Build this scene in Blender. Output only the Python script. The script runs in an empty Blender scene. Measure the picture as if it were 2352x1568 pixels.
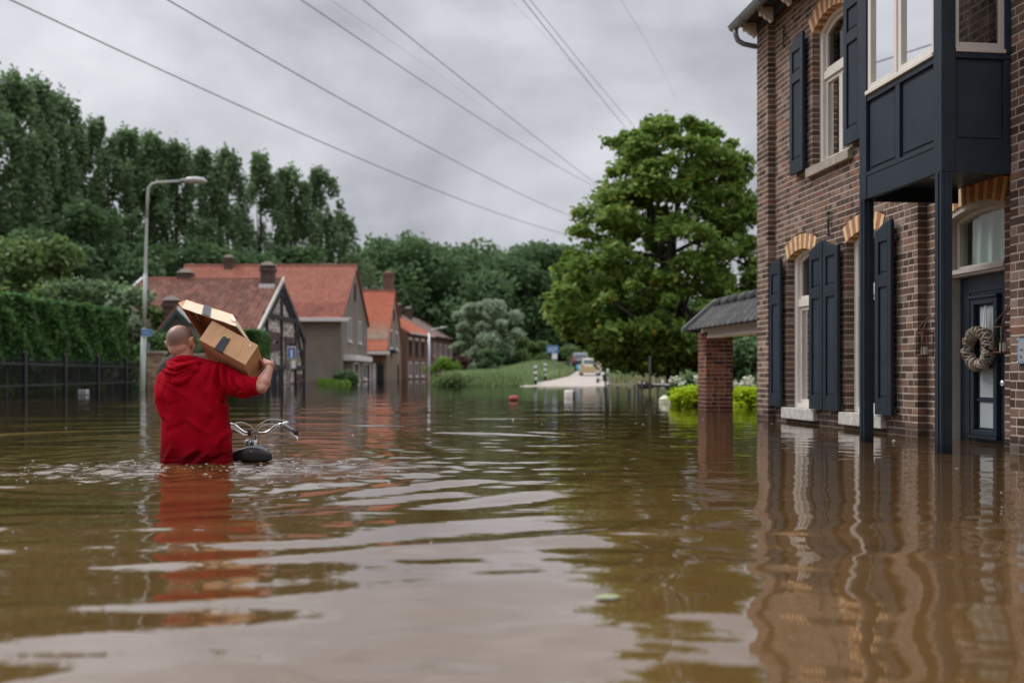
import bpy, math, random
import numpy as np
from mathutils import Vector, noise

random.seed(7)
rng = np.random.default_rng(11)
scene = bpy.context.scene
col = scene.collection

# ------------------------------------------------------------------ camera
cam_data = bpy.data.cameras.new("camera")
cam = bpy.data.objects.new("camera", cam_data)
col.objects.link(cam)
CAM_H = 0.584
cam.location = (0, 0, CAM_H)
cam.rotation_euler = (math.radians(90), 0, 0)
cam_data.lens = 35.0
cam_data.sensor_width = 36.0
cam_data.shift_y = 75.0 / 2352.0
cam_data.clip_start = 0.05
cam_data.clip_end = 3000
cam_data.dof.use_dof = True
cam_data.dof.focus_distance = 6.75
cam_data.dof.aperture_fstop = 1.7
scene.camera = cam

# ------------------------------------------------------------------ light
scene.view_settings.view_transform = 'Standard'
scene.view_settings.look = 'None'
scene.view_settings.exposure = 0.25
scene.view_settings.gamma = 1.0
scene.view_settings.use_curve_mapping = False
scene.render.engine = 'CYCLES'
scene.cycles.use_denoising = True
scene.cycles.max_bounces = 6
scene.cycles.diffuse_bounces = 3
scene.cycles.glossy_bounces = 4
scene.cycles.transparent_max_bounces = 10
scene.cycles.caustics_reflective = False
scene.cycles.caustics_refractive = False

SUN_EL, SUN_AZ = math.radians(48), math.radians(-62)   # azimuth measured from +Y towards +X
world = bpy.data.worlds.new("World")
scene.world = world
world.use_nodes = True
wn, wl = world.node_tree.nodes, world.node_tree.links
wn.clear()
def wnode(t, **kw):
    n = wn.new(t)
    for k, v in kw.items():
        setattr(n, k, v)
    return n
w_out = wnode('ShaderNodeOutputWorld')
w_bg = wnode('ShaderNodeBackground')
w_tc = wnode('ShaderNodeTexCoord')
w_sky = wnode('ShaderNodeTexSky', sky_type='NISHITA', sun_disc=False)
w_sky.sun_elevation = SUN_EL
w_sky.sun_rotation = SUN_AZ
w_skys = wnode('ShaderNodeVectorMath', operation='SCALE')
w_skys.inputs['Scale'].default_value = 0.08
wl.new(w_sky.outputs[0], w_skys.inputs[0])
# cloud deck: direction projected on a flat layer high above the ground
w_sep = wnode('ShaderNodeSeparateXYZ')
wl.new(w_tc.outputs['Generated'], w_sep.inputs[0])
w_abs = wnode('ShaderNodeMath', operation='ABSOLUTE')
wl.new(w_sep.outputs['Z'], w_abs.inputs[0])
w_add = wnode('ShaderNodeMath', operation='ADD')
wl.new(w_abs.outputs[0], w_add.inputs[0]); w_add.inputs[1].default_value = 0.5
w_dx = wnode('ShaderNodeMath', operation='DIVIDE'); w_dy = wnode('ShaderNodeMath', operation='DIVIDE')
wl.new(w_sep.outputs['X'], w_dx.inputs[0]); wl.new(w_add.outputs[0], w_dx.inputs[1])
wl.new(w_sep.outputs['Y'], w_dy.inputs[0]); wl.new(w_add.outputs[0], w_dy.inputs[1])
w_cmb = wnode('ShaderNodeCombineXYZ')
wl.new(w_dx.outputs[0], w_cmb.inputs[0]); wl.new(w_dy.outputs[0], w_cmb.inputs[1])
w_n1 = wnode('ShaderNodeTexNoise')
w_n1.inputs['Scale'].default_value = 2.1; w_n1.inputs['Detail'].default_value = 7
w_n1.inputs['Roughness'].default_value = 0.50; w_n1.inputs['Distortion'].default_value = 0.15
wl.new(w_cmb.outputs[0], w_n1.inputs['Vector'])
w_r = wnode('ShaderNodeValToRGB')
w_r.color_ramp.elements[0].position = 0.37; w_r.color_ramp.elements[0].color = (0.30, 0.307, 0.340, 1)
w_r.color_ramp.elements[1].position = 0.66; w_r.color_ramp.elements[1].color = (0.71, 0.71, 0.75, 1)
e = w_r.color_ramp.elements.new(0.5); e.color = (0.475, 0.48, 0.52, 1)
wl.new(w_n1.outputs['Fac'], w_r.inputs[0])
# an overcast dome is about three times as bright overhead as at the horizon
w_g = wnode('ShaderNodeMapRange')
w_g.inputs['From Min'].default_value = 0.28; w_g.inputs['From Max'].default_value = 1.0
w_g.inputs['To Min'].default_value = 1.0; w_g.inputs['To Max'].default_value = 3.3
wl.new(w_sep.outputs['Z'], w_g.inputs['Value'])
w_m = wnode('ShaderNodeVectorMath', operation='SCALE')
wl.new(w_r.outputs[0], w_m.inputs[0]); wl.new(w_g.outputs[0], w_m.inputs['Scale'])
w_mix = wnode('ShaderNodeMix', data_type='RGBA')
w_mix.inputs['Factor'].default_value = 0.95
wl.new(w_skys.outputs[0], w_mix.inputs['A']); wl.new(w_m.outputs[0], w_mix.inputs['B'])
wl.new(w_mix.outputs['Result'], w_bg.inputs['Color'])
w_bg.inputs['Strength'].default_value = 1.0
wl.new(w_bg.outputs[0], w_out.inputs[0])

sun_d = bpy.data.lights.new("sun", 'SUN')
sun = bpy.data.objects.new("sun", sun_d)
col.objects.link(sun)
sun_d.energy = 1.5
sun_d.angle = math.radians(22)
sun_d.color = (1.0, 0.96, 0.9)
sd = Vector((math.sin(SUN_AZ) * math.cos(SUN_EL), math.cos(SUN_AZ) * math.cos(SUN_EL), math.sin(SUN_EL)))
sun.rotation_euler = sd.to_track_quat('Z', 'Y').to_euler()

# ------------------------------------------------------------------ helpers
F = 2287.0                      # 35 mm lens expressed for a 2352 px wide picture
def at(px, py, Y):              # survey point: a bearing taken from the photograph plus a distance
    return Vector(((px - 1176) / F * Y, Y, CAM_H + (859 - py) / F * Y))
def crop(x0, y0, sc):
    return lambda x, y, Y: at((x0 + x / sc) / 1.63265, (y0 + y / sc) / 1.63265, Y)

MATS = {}
def mat(name, color=(0.5, 0.5, 0.5), rough=0.8, metal=0.0, spec=0.5, var=0.0, vscale=6.0, bump=0.0, bscale=30.0,
        island=0.0, wet=None, color2=None, isl_ramp=None, trans=0.0, obj_rand=False, stretch=None, subsurf=0.0, backlit=0.0):
    m = bpy.data.materials.new(name)
    m.use_nodes = True
    nt = m.node_tree; N, L = nt.nodes, nt.links
    b = N['Principled BSDF']
    b.inputs['Roughness'].default_value = rough
    b.inputs['Metallic'].default_value = metal
    b.inputs['Specular IOR Level'].default_value = spec
    b.inputs['Base Color'].default_value = (*color, 1)
    src = None
    geo = N.new('ShaderNodeNewGeometry')
    tc = N.new('ShaderNodeMapping')
    L.new(geo.outputs['Position'], tc.inputs['Vector'])
    if stretch:
        tc.inputs['Scale'].default_value = stretch
    if isl_ramp:
        r = N.new('ShaderNodeValToRGB')
        r.color_ramp.interpolation = 'LINEAR'
        els = r.color_ramp.elements
        while len(els) > 1: els.remove(els[-1])
        els[0].position = isl_ramp[0][0]; els[0].color = (*isl_ramp[0][1], 1)
        for p, c in isl_ramp[1:]:
            e = els.new(p); e.color = (*c, 1)
        val = geo.outputs['Random Per Island']
        if obj_rand:
            oi = N.new('ShaderNodeObjectInfo')
            a = N.new('ShaderNodeMath'); a.operation = 'ADD'
            L.new(val, a.inputs[0]); L.new(oi.outputs['Random'], a.inputs[1])
            fr = N.new('ShaderNodeMath'); fr.operation = 'FRACT'
            L.new(a.outputs[0], fr.inputs[0]); val = fr.outputs[0]
        L.new(val, r.inputs[0]); src = r.outputs[0]
    if var > 0 or color2:
        n = N.new('ShaderNodeTexNoise'); n.inputs['Scale'].default_value = vscale; n.inputs['Detail'].default_value = 6
        n.inputs['Roughness'].default_value = 0.62
        L.new(tc.outputs[0], n.inputs['Vector'])
        mr = N.new('ShaderNodeMapRange')
        mr.inputs['From Min'].default_value = 0.3; mr.inputs['From Max'].default_value = 0.7
        L.new(n.outputs['Fac'], mr.inputs['Value'])
        if color2:
            mr.inputs['To Min'].default_value = 0; mr.inputs['To Max'].default_value = 1
            mx = N.new('ShaderNodeMix'); mx.data_type = 'RGBA'
            L.new(mr.outputs[0], mx.inputs['Factor'])
            if src: L.new(src, mx.inputs['A'])
            else: mx.inputs['A'].default_value = (*color, 1)
            mx.inputs['B'].default_value = (*color2, 1)
            src = mx.outputs['Result']
            if src and isl_ramp: mr.inputs['To Max'].default_value = 0.6
        if var > 0:
            mr2 = N.new('ShaderNodeMapRange')
            mr2.inputs['From Min'].default_value = 0.3; mr2.inputs['From Max'].default_value = 0.7
            mr2.inputs['To Min'].default_value = 1 - var; mr2.inputs['To Max'].default_value = 1 + var
            L.new(n.outputs['Fac'], mr2.inputs['Value'])
            vm = N.new('ShaderNodeVectorMath'); vm.operation = 'SCALE'
            if src: L.new(src, vm.inputs[0])
            else: vm.inputs[0].default_value = color
            L.new(mr2.outputs[0], vm.inputs['Scale'])
            src = vm.outputs[0]
    if wet:                               # soaked band just above the flood
        sx = N.new('ShaderNodeSeparateXYZ'); L.new(geo.outputs['Position'], sx.inputs[0])
        wn_ = N.new('ShaderNodeTexNoise'); wn_.inputs['Scale'].default_value = 3.5; wn_.inputs['Detail'].default_value = 4; L.new(geo.outputs['Position'], wn_.inputs['Vector'])
        ad = N.new('ShaderNodeMath'); ad.operation = 'MULTIPLY_ADD'; L.new(wn_.outputs['Fac'], ad.inputs[0]); ad.inputs[1].default_value = -wet[0] * 1.2; L.new(sx.outputs['Z'], ad.inputs[2])
        wr0 = N.new('ShaderNodeMapRange'); wr0.inputs['From Min'].default_value = -wet[0] * .2; wr0.inputs['From Max'].default_value = wet[0] * .35; wr0.inputs['To Min'].default_value = wet[1]; wr0.inputs['To Max'].default_value = 1
        L.new(ad.outputs[0], wr0.inputs['Value'])
        vw = N.new('ShaderNodeVectorMath'); vw.operation = 'SCALE'
        if src: L.new(src, vw.inputs[0])
        else: vw.inputs[0].default_value = color
        L.new(wr0.outputs[0], vw.inputs['Scale']); src = vw.outputs[0]
    if src: L.new(src, b.inputs['Base Color'])
    if bump > 0:
        n2 = N.new('ShaderNodeTexNoise'); n2.inputs['Scale'].default_value = bscale; n2.inputs['Detail'].default_value = 5
        L.new(tc.outputs[0], n2.inputs['Vector'])
        bp = N.new('ShaderNodeBump'); bp.inputs['Strength'].default_value = bump; bp.inputs['Distance'].default_value = 0.01
        L.new(n2.outputs['Fac'], bp.inputs['Height']); L.new(bp.outputs[0], b.inputs['Normal'])
    if subsurf > 0:
        b.inputs['Subsurface Weight'].default_value = subsurf
        b.inputs['Subsurface Radius'].default_value = (0.012, 0.005, 0.003)
    if backlit > 0:                      # thin leaves let some light through
        out = N['Material Output']
        t = N.new('ShaderNodeBsdfTranslucent')
        if src: L.new(src, t.inputs['Color'])
        else: t.inputs['Color'].default_value = (*color, 1)
        ms = N.new('ShaderNodeMixShader'); ms.inputs[0].default_value = backlit
        L.new(b.outputs[0], ms.inputs[1]); L.new(t.outputs[0], ms.inputs[2]); L.new(ms.outputs[0], out.inputs[0])
    MATS[name] = m
    return m

def glass_mat(name, reflect=1.0, see=0.5, mult=1.05):
    m = bpy.data.materials.new(name); m.use_nodes = True
    nt = m.node_tree; N, L = nt.nodes, nt.links
    for n in list(N): N.remove(n)
    out = N.new('ShaderNodeOutputMaterial')
    fr = N.new('ShaderNodeFresnel'); fr.inputs['IOR'].default_value = 1.55
    gl = N.new('ShaderNodeBsdfGlossy'); gl.inputs['Roughness'].default_value = 0.01
    gl.inputs['Color'].default_value = (reflect, reflect, reflect, 1)
    tr = N.new('ShaderNodeBsdfTransparent'); tr.inputs['Color'].default_value = (see, see, see, 1)
    mx = N.new('ShaderNodeMixShader')
    mm = N.new('ShaderNodeMath'); mm.operation = 'MULTIPLY'; mm.inputs[1].default_value = mult; mm.use_clamp = True
    L.new(fr.outputs[0], mm.inputs[0]); L.new(mm.outputs[0], mx.inputs[0])
    L.new(tr.outputs[0], mx.inputs[1]); L.new(gl.outputs[0], mx.inputs[2]); L.new(mx.outputs[0], out.inputs[0])
    MATS[name] = m
    return m

ROOT_LOC = {}
def tag(o, label=None, cat=None, group=None, kind=None):
    if label: o['label'] = label
    if cat: o['category'] = cat
    if group: o['group'] = group
    if kind: o['kind'] = kind
    return o
def thing(name, loc, label, cat, group=None):
    o = bpy.data.objects.new(name, None); col.objects.link(o)
    o.location = loc; ROOT_LOC[o.name] = Vector(loc)
    return tag(o, label, cat, group)
def link(name, me, parent=None, loc=None):
    o = bpy.data.objects.new(name, me); col.objects.link(o)
    base = ROOT_LOC.get(parent.name, Vector((0, 0, 0))) if parent else Vector((0, 0, 0))
    if parent: o.parent = parent
    o.location = (Vector(loc) - base) if loc is not None else (0, 0, 0)
    ROOT_LOC[o.name] = Vector(loc) if loc is not None else base.copy()
    return o

class MB:
    def __init__(s): s.v = []; s.f = []
    def add(s, vs, fs):
        k = len(s.v); s.v += [tuple(v) for v in vs]; s.f += [tuple(i + k for i in f) for f in fs]
    def hexa(s, p):   # 8 points: bottom 0-3, top 4-7
        s.add(p, [(0, 3, 2, 1), (4, 5, 6, 7), (0, 1, 5, 4), (1, 2, 6, 5), (2, 3, 7, 6), (3, 0, 4, 7)])
    def box(s, x0, x1, y0, y1, z0, z1, T=None):
        p = [(x0, y0, z0), (x1, y0, z0), (x1, y1, z0), (x0, y1, z0), (x0, y0, z1), (x1, y0, z1), (x1, y1, z1), (x0, y1, z1)]
        s.hexa([T(*q) for q in p] if T else p)
    def bar(s, a, b, w, h=None, up=(0, 0, 1)):
        a, b = Vector(a), Vector(b); h = h or w
        d = (b - a).normalized(); u = Vector(up)
        if abs(d.dot(u)) > 0.99: u = Vector((0, 1, 0))
        sx = d.cross(u).normalized() * w / 2; sz = sx.cross(d).normalized() * h / 2
        s.hexa([a - sx - sz, b - sx - sz, b + sx - sz, a + sx - sz, a - sx + sz, b - sx + sz, b + sx + sz, a + sx + sz])
    def prism(s, pts, vec):
        pts = [Vector(p) for p in pts]; vec = Vector(vec); n = len(pts)
        vs = pts + [p + vec for p in pts]
        fs = [tuple(range(n))[::-1], tuple(range(n, 2 * n))] + [(i, (i + 1) % n, n + (i + 1) % n, n + i) for i in range(n)]
        s.add(vs, fs)
    def tube(s, pts, r, n=8, caps=True, flat=1.0):
        pts = [Vector(p) for p in pts]; m = len(pts)
        rs = r if isinstance(r, (list, tuple)) else [r] * m
        prev = None; vs = []
        for i, p in enumerate(pts):
            d = (pts[min(i + 1, m - 1)] - pts[max(i - 1, 0)]).normalized()
            if prev is None:
                u = Vector((0, 0, 1)) if abs(d.z) < 0.9 else Vector((1, 0, 0))
                a = d.cross(u).normalized()
            else:
                a = (prev - d * prev.dot(d)).normalized()
            b = d.cross(a).normalized(); prev = a
            for k in range(n):
                t = 2 * math.pi * k / n
                vs.append(p + a * math.cos(t) * rs[i] + b * math.sin(t) * rs[i] * flat)
        fs = []
        for i in range(m - 1):
            for k in range(n):
                k2 = (k + 1) % n
                fs.append((i * n + k, i * n + k2, (i + 1) * n + k2, (i + 1) * n + k))
        if caps:
            fs.append(tuple(range(n))[::-1]); fs.append(tuple((m - 1) * n + k for k in range(n)))
        s.add(vs, fs)
    def ell(s, c, rx, ry, rz, R=None, nu=16, nv=10):
        c = Vector(c); vs = []; fs = []
        for j in range(nv + 1):
            ph = math.pi * j / nv
            for i in range(nu):
                th = 2 * math.pi * i / nu
                p = Vector((rx * math.sin(ph) * math.cos(th), ry * math.sin(ph) * math.sin(th), rz * math.cos(ph)))
                if R: p = R @ p
                vs.append(c + p)
        for j in range(nv):
            for i in range(nu):
                i2 = (i + 1) % nu
                fs.append((j * nu + i, (j + 1) * nu + i, (j + 1) * nu + i2, j * nu + i2))
        s.add(vs, fs)
    def build(s, name, m, parent=None, smooth=False, kind=None, label=None, bevel=0):
        me = bpy.data.meshes.new(name)
        base = ROOT_LOC.get(parent.name, Vector((0, 0, 0))) if parent else Vector((0, 0, 0))
        me.from_pydata([(v[0] - base.x, v[1] - base.y, v[2] - base.z) for v in s.v], [], s.f)
        me.materials.append(MATS[m] if isinstance(m, str) else m)
        if smooth: me.shade_smooth()
        o = link(name, me, parent)
        if bevel:
            md = o.modifiers.new('bevel', 'BEVEL'); md.width = bevel; md.segments = 2; md.limit_method = 'ANGLE'
        if kind: o['kind'] = kind
        if label: o['label'] = label
        return o

def leaves_mesh(name, P, size, matname, parent=None, kind='stuff', up=0.4, elong=1.6, droop=None, smooth=False):
    """P: n x 3 leaf centres (world); one folded quad per leaf."""
    n = len(P)
    base = np.array(ROOT_LOC.get(parent.name, Vector((0, 0, 0)))) if parent else np.zeros(3)
    nrm = rng.normal(size=(n, 3)); nrm[:, 2] = np.abs(nrm[:, 2]) + up
    nrm /= np.linalg.norm(nrm, axis=1)[:, None]
    t = rng.normal(size=(n, 3))
    if droop is not None: t = t * 0.6 + np.array(droop)
    t -= nrm * np.sum(t * nrm, axis=1)[:, None]
    t /= np.linalg.norm(t, axis=1)[:, None] + 1e-9
    b = np.cross(nrm, t)
    sz = (size * (0.65 + 0.7 * rng.random(n)))[:, None]
    L = t * sz * elong * 0.5; W = b * sz * 0.5
    v = np.empty((n, 4, 3))
    v[:, 0] = P - L; v[:, 1] = P + W + L * 0.1 + nrm * sz * 0.10; v[:, 2] = P + L; v[:, 3] = P - W + L * 0.1 + nrm * sz * 0.10
    v = (v - base).reshape(-1, 3)
    me = bpy.data.meshes.new(name)
    me.vertices.add(4 * n); me.vertices.foreach_set('co', v.ravel())
    me.loops.add(4 * n); me.loops.foreach_set('vertex_index', np.arange(4 * n, dtype=np.int32))
    me.polygons.add(n); me.polygons.foreach_set('loop_start', np.arange(0, 4 * n, 4, dtype=np.int32))
    me.update(calc_edges=True)
    me.materials.append(MATS[matname])
    o = link(name, me, parent)
    if kind: o['kind'] = kind
    return o

# ------------------------------------------------------------------ materials
BR = [(0.0, (0.045, 0.028, 0.022)), (0.2, (0.085, 0.052, 0.040)), (0.38, (0.125, 0.075, 0.055)), (0.55, (0.070, 0.044, 0.036)),
      (0.7, (0.145, 0.092, 0.070)), (0.82, (0.165, 0.078, 0.052)), (0.93, (0.21, 0.155, 0.125)), (1.0, (0.11, 0.066, 0.050))]
mat('brick', isl_ramp=[(p, (1.38 * c[0], 1.45 * c[1], 1.5 * c[2])) for p, c in BR], obj_rand=True, rough=0.9, var=0.35, vscale=9, bump=0.5, bscale=70, spec=0.2, wet=(.16, .45))
BR2 = [(0.0, (0.055, 0.028, 0.024)), (0.3, (0.13, 0.045, 0.03)), (0.5, (0.08, 0.04, 0.032)), (0.65, (0.3, 0.085, 0.045)), (0.8, (0.16, 0.06, 0.04)), (1.0, (0.25, 0.13, 0.09))]
mat('pier_brick', isl_ramp=BR2, obj_rand=True, rough=0.9, var=0.35, vscale=14, bump=0.4, bscale=60, spec=0.2, wet=(.14, .4))
mat('mortar', (0.66, 0.57, 0.48), rough=0.95, var=0.3, vscale=2.2, color2=(0.42, 0.345, 0.28), wet=(.16, .4), bump=0.5, bscale=90, spec=0.1)
mat('pier_mortar', (0.36, 0.27, 0.21), rough=0.95, var=0.3, vscale=9, bump=0.4, bscale=90, spec=0.1)
mat('voussoir_cream', (0.74, 0.55, 0.30), rough=0.85, var=0.2, vscale=18, bump=0.3, bscale=80)
mat('voussoir_red', (0.44, 0.18, 0.10), rough=0.85, var=0.25, vscale=18, bump=0.3, bscale=80)
mat('navy_paint', (0.017, 0.027, 0.039), rough=0.42, var=0.22, vscale=3, wet=(.10, .5), bump=0.06, bscale=160, spec=0.25)
mat('navy_panel', (0.021, 0.031, 0.044), rough=0.5, var=0.2, vscale=3, bump=0.12, bscale=300, spec=0.22)
mat('cream_paint', (0.72, 0.68, 0.61), rough=0.45, var=0.06, vscale=5, bump=0.05, bscale=80)
mat('grey_frame', (0.48, 0.44, 0.40), rough=0.45, var=0.06, vscale=5)
mat('sill_stone', (0.50, 0.48, 0.45), rough=0.85, var=0.25, wet=(.07, .6), vscale=12, bump=0.4, bscale=60)
mat('concrete_sill', (0.36, 0.32, 0.26), rough=0.9, var=0.2, vscale=12, bump=0.4, bscale=60)
mat('zinc', (0.20, 0.215, 0.225), rough=0.45, metal=0.3, var=0.15, vscale=8)
mat('dark_iron', (0.018, 0.018, 0.02), rough=0.5, var=0.2)
mat('rusty_copper', (0.11, 0.045, 0.028), rough=0.6, var=0.4, vscale=40)
mat('interior_dark', (0.02, 0.02, 0.018), rough=0.9)
mat('interior_wall', (0.16, 0.15, 0.13), rough=0.9)
mat('curtain_green', (0.55, 0.70, 0.62), rough=0.9, var=0.1)
mat('curtain_white', (0.70, 0.70, 0.68), rough=0.9, var=0.06)
mat('candle_wax', (0.78, 0.72, 0.6), rough=0.5)
mat('frosted', (0.36, 0.40, 0.41), rough=0.25, var=0.08, vscale=3)
mat('plaque_blue', (0.25, 0.36, 0.55), rough=0.25)
mat('plaque_grey', (0.36, 0.37, 0.38), rough=0.4)
mat('print_black', (0.02, 0.02, 0.02), rough=0.6)
mat('steel', (0.6, 0.6, 0.6), rough=0.22, metal=1.0)
mat('willow_twig', isl_ramp=[(0, (0.13, 0.10, 0.08)), (0.5, (0.30, 0.25, 0.2)), (1, (0.44, 0.38, 0.31))], rough=0.8)
mat('ribbon', (0.62, 0.62, 0.6), rough=0.6)
mat('roof_tile_dark', isl_ramp=[(0, (0.020, 0.019, 0.019)), (0.5, (0.036, 0.034, 0.034)), (1, (0.06, 0.057, 0.055))], obj_rand=True, rough=0.75, var=0.3, vscale=15, bump=0.3, bscale=50)
glass_mat('window_glass', see=0.7)
glass_mat('clear_glass', see=0.95, reflect=.6, mult=.25)
# man, boxes, bicycle
mat('cardboard', (0.58, 0.335, 0.175), rough=0.85, var=0.08, vscale=9, bump=0.12, bscale=120, stretch=(1, 1, 1))
mat('cardboard_light', (0.72, 0.59, 0.42), rough=0.85, var=0.06, vscale=9, bump=0.15, bscale=120)
mat('black_tape', (0.018, 0.02, 0.026), rough=0.32, bump=0.2, bscale=40)
mat('pale_tape', (0.76, 0.70, 0.58), rough=0.4)
mat('chrome', (0.62, 0.63, 0.65), rough=0.14, metal=1.0)
mat('dull_alloy', (0.42, 0.42, 0.43), rough=0.35, metal=0.8)
mat('rubber', (0.035, 0.036, 0.04), rough=0.55)
mat('saddle_black', (0.012, 0.012, 0.014), rough=0.3, var=0.2, vscale=20, bump=0.1, bscale=60)
mat('amber_wet', (0.55, 0.28, 0.02), rough=0.4, var=0.3)
mat('cable', (0.55, 0.53, 0.50), rough=0.4)
mat('bag_black', (0.03, 0.032, 0.036), rough=0.7, bump=0.3, bscale=120)
mat('jeans', (0.03, 0.04, 0.07), rough=0.9)
# town
mat('render_brown', (0.19, 0.155, 0.125), rough=0.9, var=0.16, vscale=0.8, bump=0.2, bscale=8)
mat('brick_far', (0.16, 0.085, 0.062), rough=0.9, var=0.25, vscale=3, bump=0.2, bscale=14)
mat('brick_far_tan', (0.24, 0.18, 0.13), rough=0.9, var=0.2, vscale=1.5, bump=0.2, bscale=14)
mat('infill_stone', (0.16, 0.125, 0.11), rough=0.9, var=.2, vscale=3.0, bump=0.4, bscale=10)
mat('rubble', isl_ramp=[(0, (0.22, 0.17, 0.15)), (0.35, (0.45, 0.38, 0.34)), (0.7, (0.68, 0.61, 0.56)), (1, (0.85, 0.80, 0.75))], rough=0.9, var=.15, vscale=4)
mat('timber_dark', (0.022, 0.02, 0.022), rough=0.8)
mat('white_far', (0.66, 0.64, 0.62), rough=0.6, var=0.05)
mat('glass_far', (0.02, 0.025, 0.025), rough=0.15)
mat('shutter_far', (0.07, 0.02, 0.02), rough=0.6)
TO = [(0, (0.30, 0.095, 0.055)), (0.5, (0.38, 0.125, 0.075)), (1, (0.44, 0.155, 0.095))]
mat('tile_orange', isl_ramp=TO, obj_rand=True, rough=0.85, color2=(0.22, 0.11, 0.08), var=0.16, vscale=.6)
mat('tile_bright', isl_ramp=[(0, (0.42, 0.11, 0.05)), (1, (0.52, 0.15, 0.075))], obj_rand=True, rough=0.85, color2=(0.34, 0.13, 0.08), var=0.14, vscale=.7)
mat('tile_old', isl_ramp=[(0, (0.14, 0.062, 0.045)), (0.5, (0.23, 0.088, 0.06)), (0.85, (0.30, 0.12, 0.08)), (1, (0.36, 0.16, 0.11))], obj_rand=True, rough=0.9, color2=(0.12, 0.075, 0.055), vscale=0.7, var=0.2, stretch=(1.6, .35, .35))
mat('tile_grey', isl_ramp=[(0, (0.17, 0.12, 0.105)), (1, (0.25, 0.18, 0.155))], rough=0.9, var=0.15, vscale=1)
mat('ridge_red', (0.26, 0.09, 0.06), rough=0.85, var=0.2)
mat('green_board', (0.015, 0.05, 0.042), rough=0.6)
mat('chimney_brick', (0.085, 0.055, 0.045), rough=0.9, var=0.3, vscale=4, bump=0.3, bscale=15)
mat('lamp_pole', (0.40, 0.43, 0.385), rough=0.5, var=0.1, vscale=3)
mat('lamp_head', (0.55, 0.54, 0.54), rough=0.4)
mat('lamp_lens', (0.30, 0.27, 0.24), rough=0.2)
mat('sign_blue', (0.03, 0.14, 0.42), rough=0.4)
mat('sign_blue_pale', (0.10, 0.22, 0.45), rough=0.4)
mat('sign_white', (0.72, 0.73, 0.74), rough=0.5)
mat('sign_red', (0.55, 0.04, 0.04), rough=0.5)
mat('fence_black', (0.012, 0.013, 0.017), rough=0.45)
mat('stem_grey', (0.20, 0.165, 0.135), rough=0.9, var=0.2)
mat('sandstone', isl_ramp=[(0, (0.22, 0.15, 0.09)), (0.5, (0.36, 0.26, 0.17)), (1, (0.48, 0.38, 0.26))], obj_rand=True, rough=0.9, var=0.25, vscale=5, bump=0.3, bscale=20)
mat('coping', (0.30, 0.25, 0.21), rough=0.9, var=0.25, vscale=3, bump=0.3, bscale=10)
mat('bark', (0.055, 0.042, 0.034), rough=0.95, var=0.4, vscale=9, bump=0.8, bscale=25, stretch=(1, 1, .2))
mat('wire', (0.06, 0.06, 0.065), rough=0.6)
mat('road_concrete', (0.42, 0.365, 0.32), rough=0.9, var=0.12, vscale=0.8)
mat('earth', (0.10, 0.075, 0.045), rough=0.95, color2=(0.06, 0.09, 0.025), vscale=0.15, var=0.2)
mat('mud', (0.11, 0.08, 0.05), rough=0.95)
mat('car_grey', (0.30, 0.33, 0.38), rough=0.25, metal=0.3)
mat('car_yellow', (0.52, 0.40, 0.22), rough=0.35)
mat('car_cream', (0.66, 0.60, 0.46), rough=0.35)
mat('car_glass', (0.04, 0.05, 0.06), rough=0.1)
mat('tyre', (0.02, 0.02, 0.02), rough=0.8)
mat('tail_red', (0.45, 0.03, 0.02), rough=0.4)
mat('cloth_blue', (0.08, 0.42, 0.68), rough=0.8)
mat('tile_rust', isl_ramp=[(0, (0.20, 0.065, 0.045)), (1, (0.30, 0.10, 0.065))], obj_rand=True, rough=0.9, var=0.2, vscale=.8)
mat('cloth_red', (0.30, 0.09, 0.08), rough=0.8)
mat('cloth_dark', (0.03, 0.03, 0.035), rough=0.8)
mat('skin_far', (0.42, 0.24, 0.18), rough=0.6)
mat('float_red', (0.36, 0.07, 0.06), rough=0.5)
mat('plastic_white', (0.78, 0.76, 0.72), rough=0.4)
mat('lantern_pale', (0.62, 0.64, 0.45), rough=0.5, var=0.05)
mat('post_black', (0.02, 0.018, 0.018), rough=0.8)
mat('tan_field', (0.36, 0.27, 0.16), rough=0.95, var=0.2, vscale=1)
# foliage
def leafmat(name, dark, mid, light, spec=0.25, backlit=0.28, extra=None):
    ramp = [(0, dark), (0.5, mid), (0.93, light)]
    if extra: ramp += [(0.985, extra), (1.0, extra)]
    return mat(name, isl_ramp=ramp, rough=0.6, spec=spec, backlit=backlit, obj_rand=False)
leafmat('leaf_poplar', (0.100, 0.165, 0.078), (0.155, 0.240, 0.112), (0.230, 0.335, 0.160), backlit=.52)
leafmat('leaf_wood', (0.062, 0.120, 0.050), (0.105, 0.185, 0.078), (0.165, 0.260, 0.110), backlit=.48)
leafmat('leaf_tree', (0.090, 0.170, 0.030), (0.165, 0.275, 0.054), (0.310, 0.420, 0.100), extra=(0.36, 0.34, 0.06), backlit=0.45)
leafmat('leaf_hedge', (0.034, 0.095, 0.030), (0.065, 0.155, 0.045), (0.150, 0.280, 0.070), backlit=.4)
leafmat('leaf_willow', (0.250, 0.340, 0.220), (0.340, 0.430, 0.290), (0.450, 0.540, 0.380), backlit=.5)
leafmat('leaf_shrub', (0.080, 0.135, 0.042), (0.130, 0.205, 0.064), (0.205, 0.290, 0.100), backlit=.4)
leafmat('leaf_bright', (0.085, 0.190, 0.022), (0.150, 0.290, 0.038), (0.240, 0.380, 0.060), backlit=.38)
leafmat('leaf_lime', (0.300, 0.430, 0.012), (0.420, 0.560, 0.018), (0.560, 0.680, 0.035), backlit=0.45)
leafmat('leaf_red', (0.055, 0.020, 0.026), (0.085, 0.034, 0.040), (0.130, 0.060, 0.060))
leafmat('leaf_reed', (0.150, 0.230, 0.090), (0.230, 0.330, 0.135), (0.340, 0.430, 0.200), backlit=.4)
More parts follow.
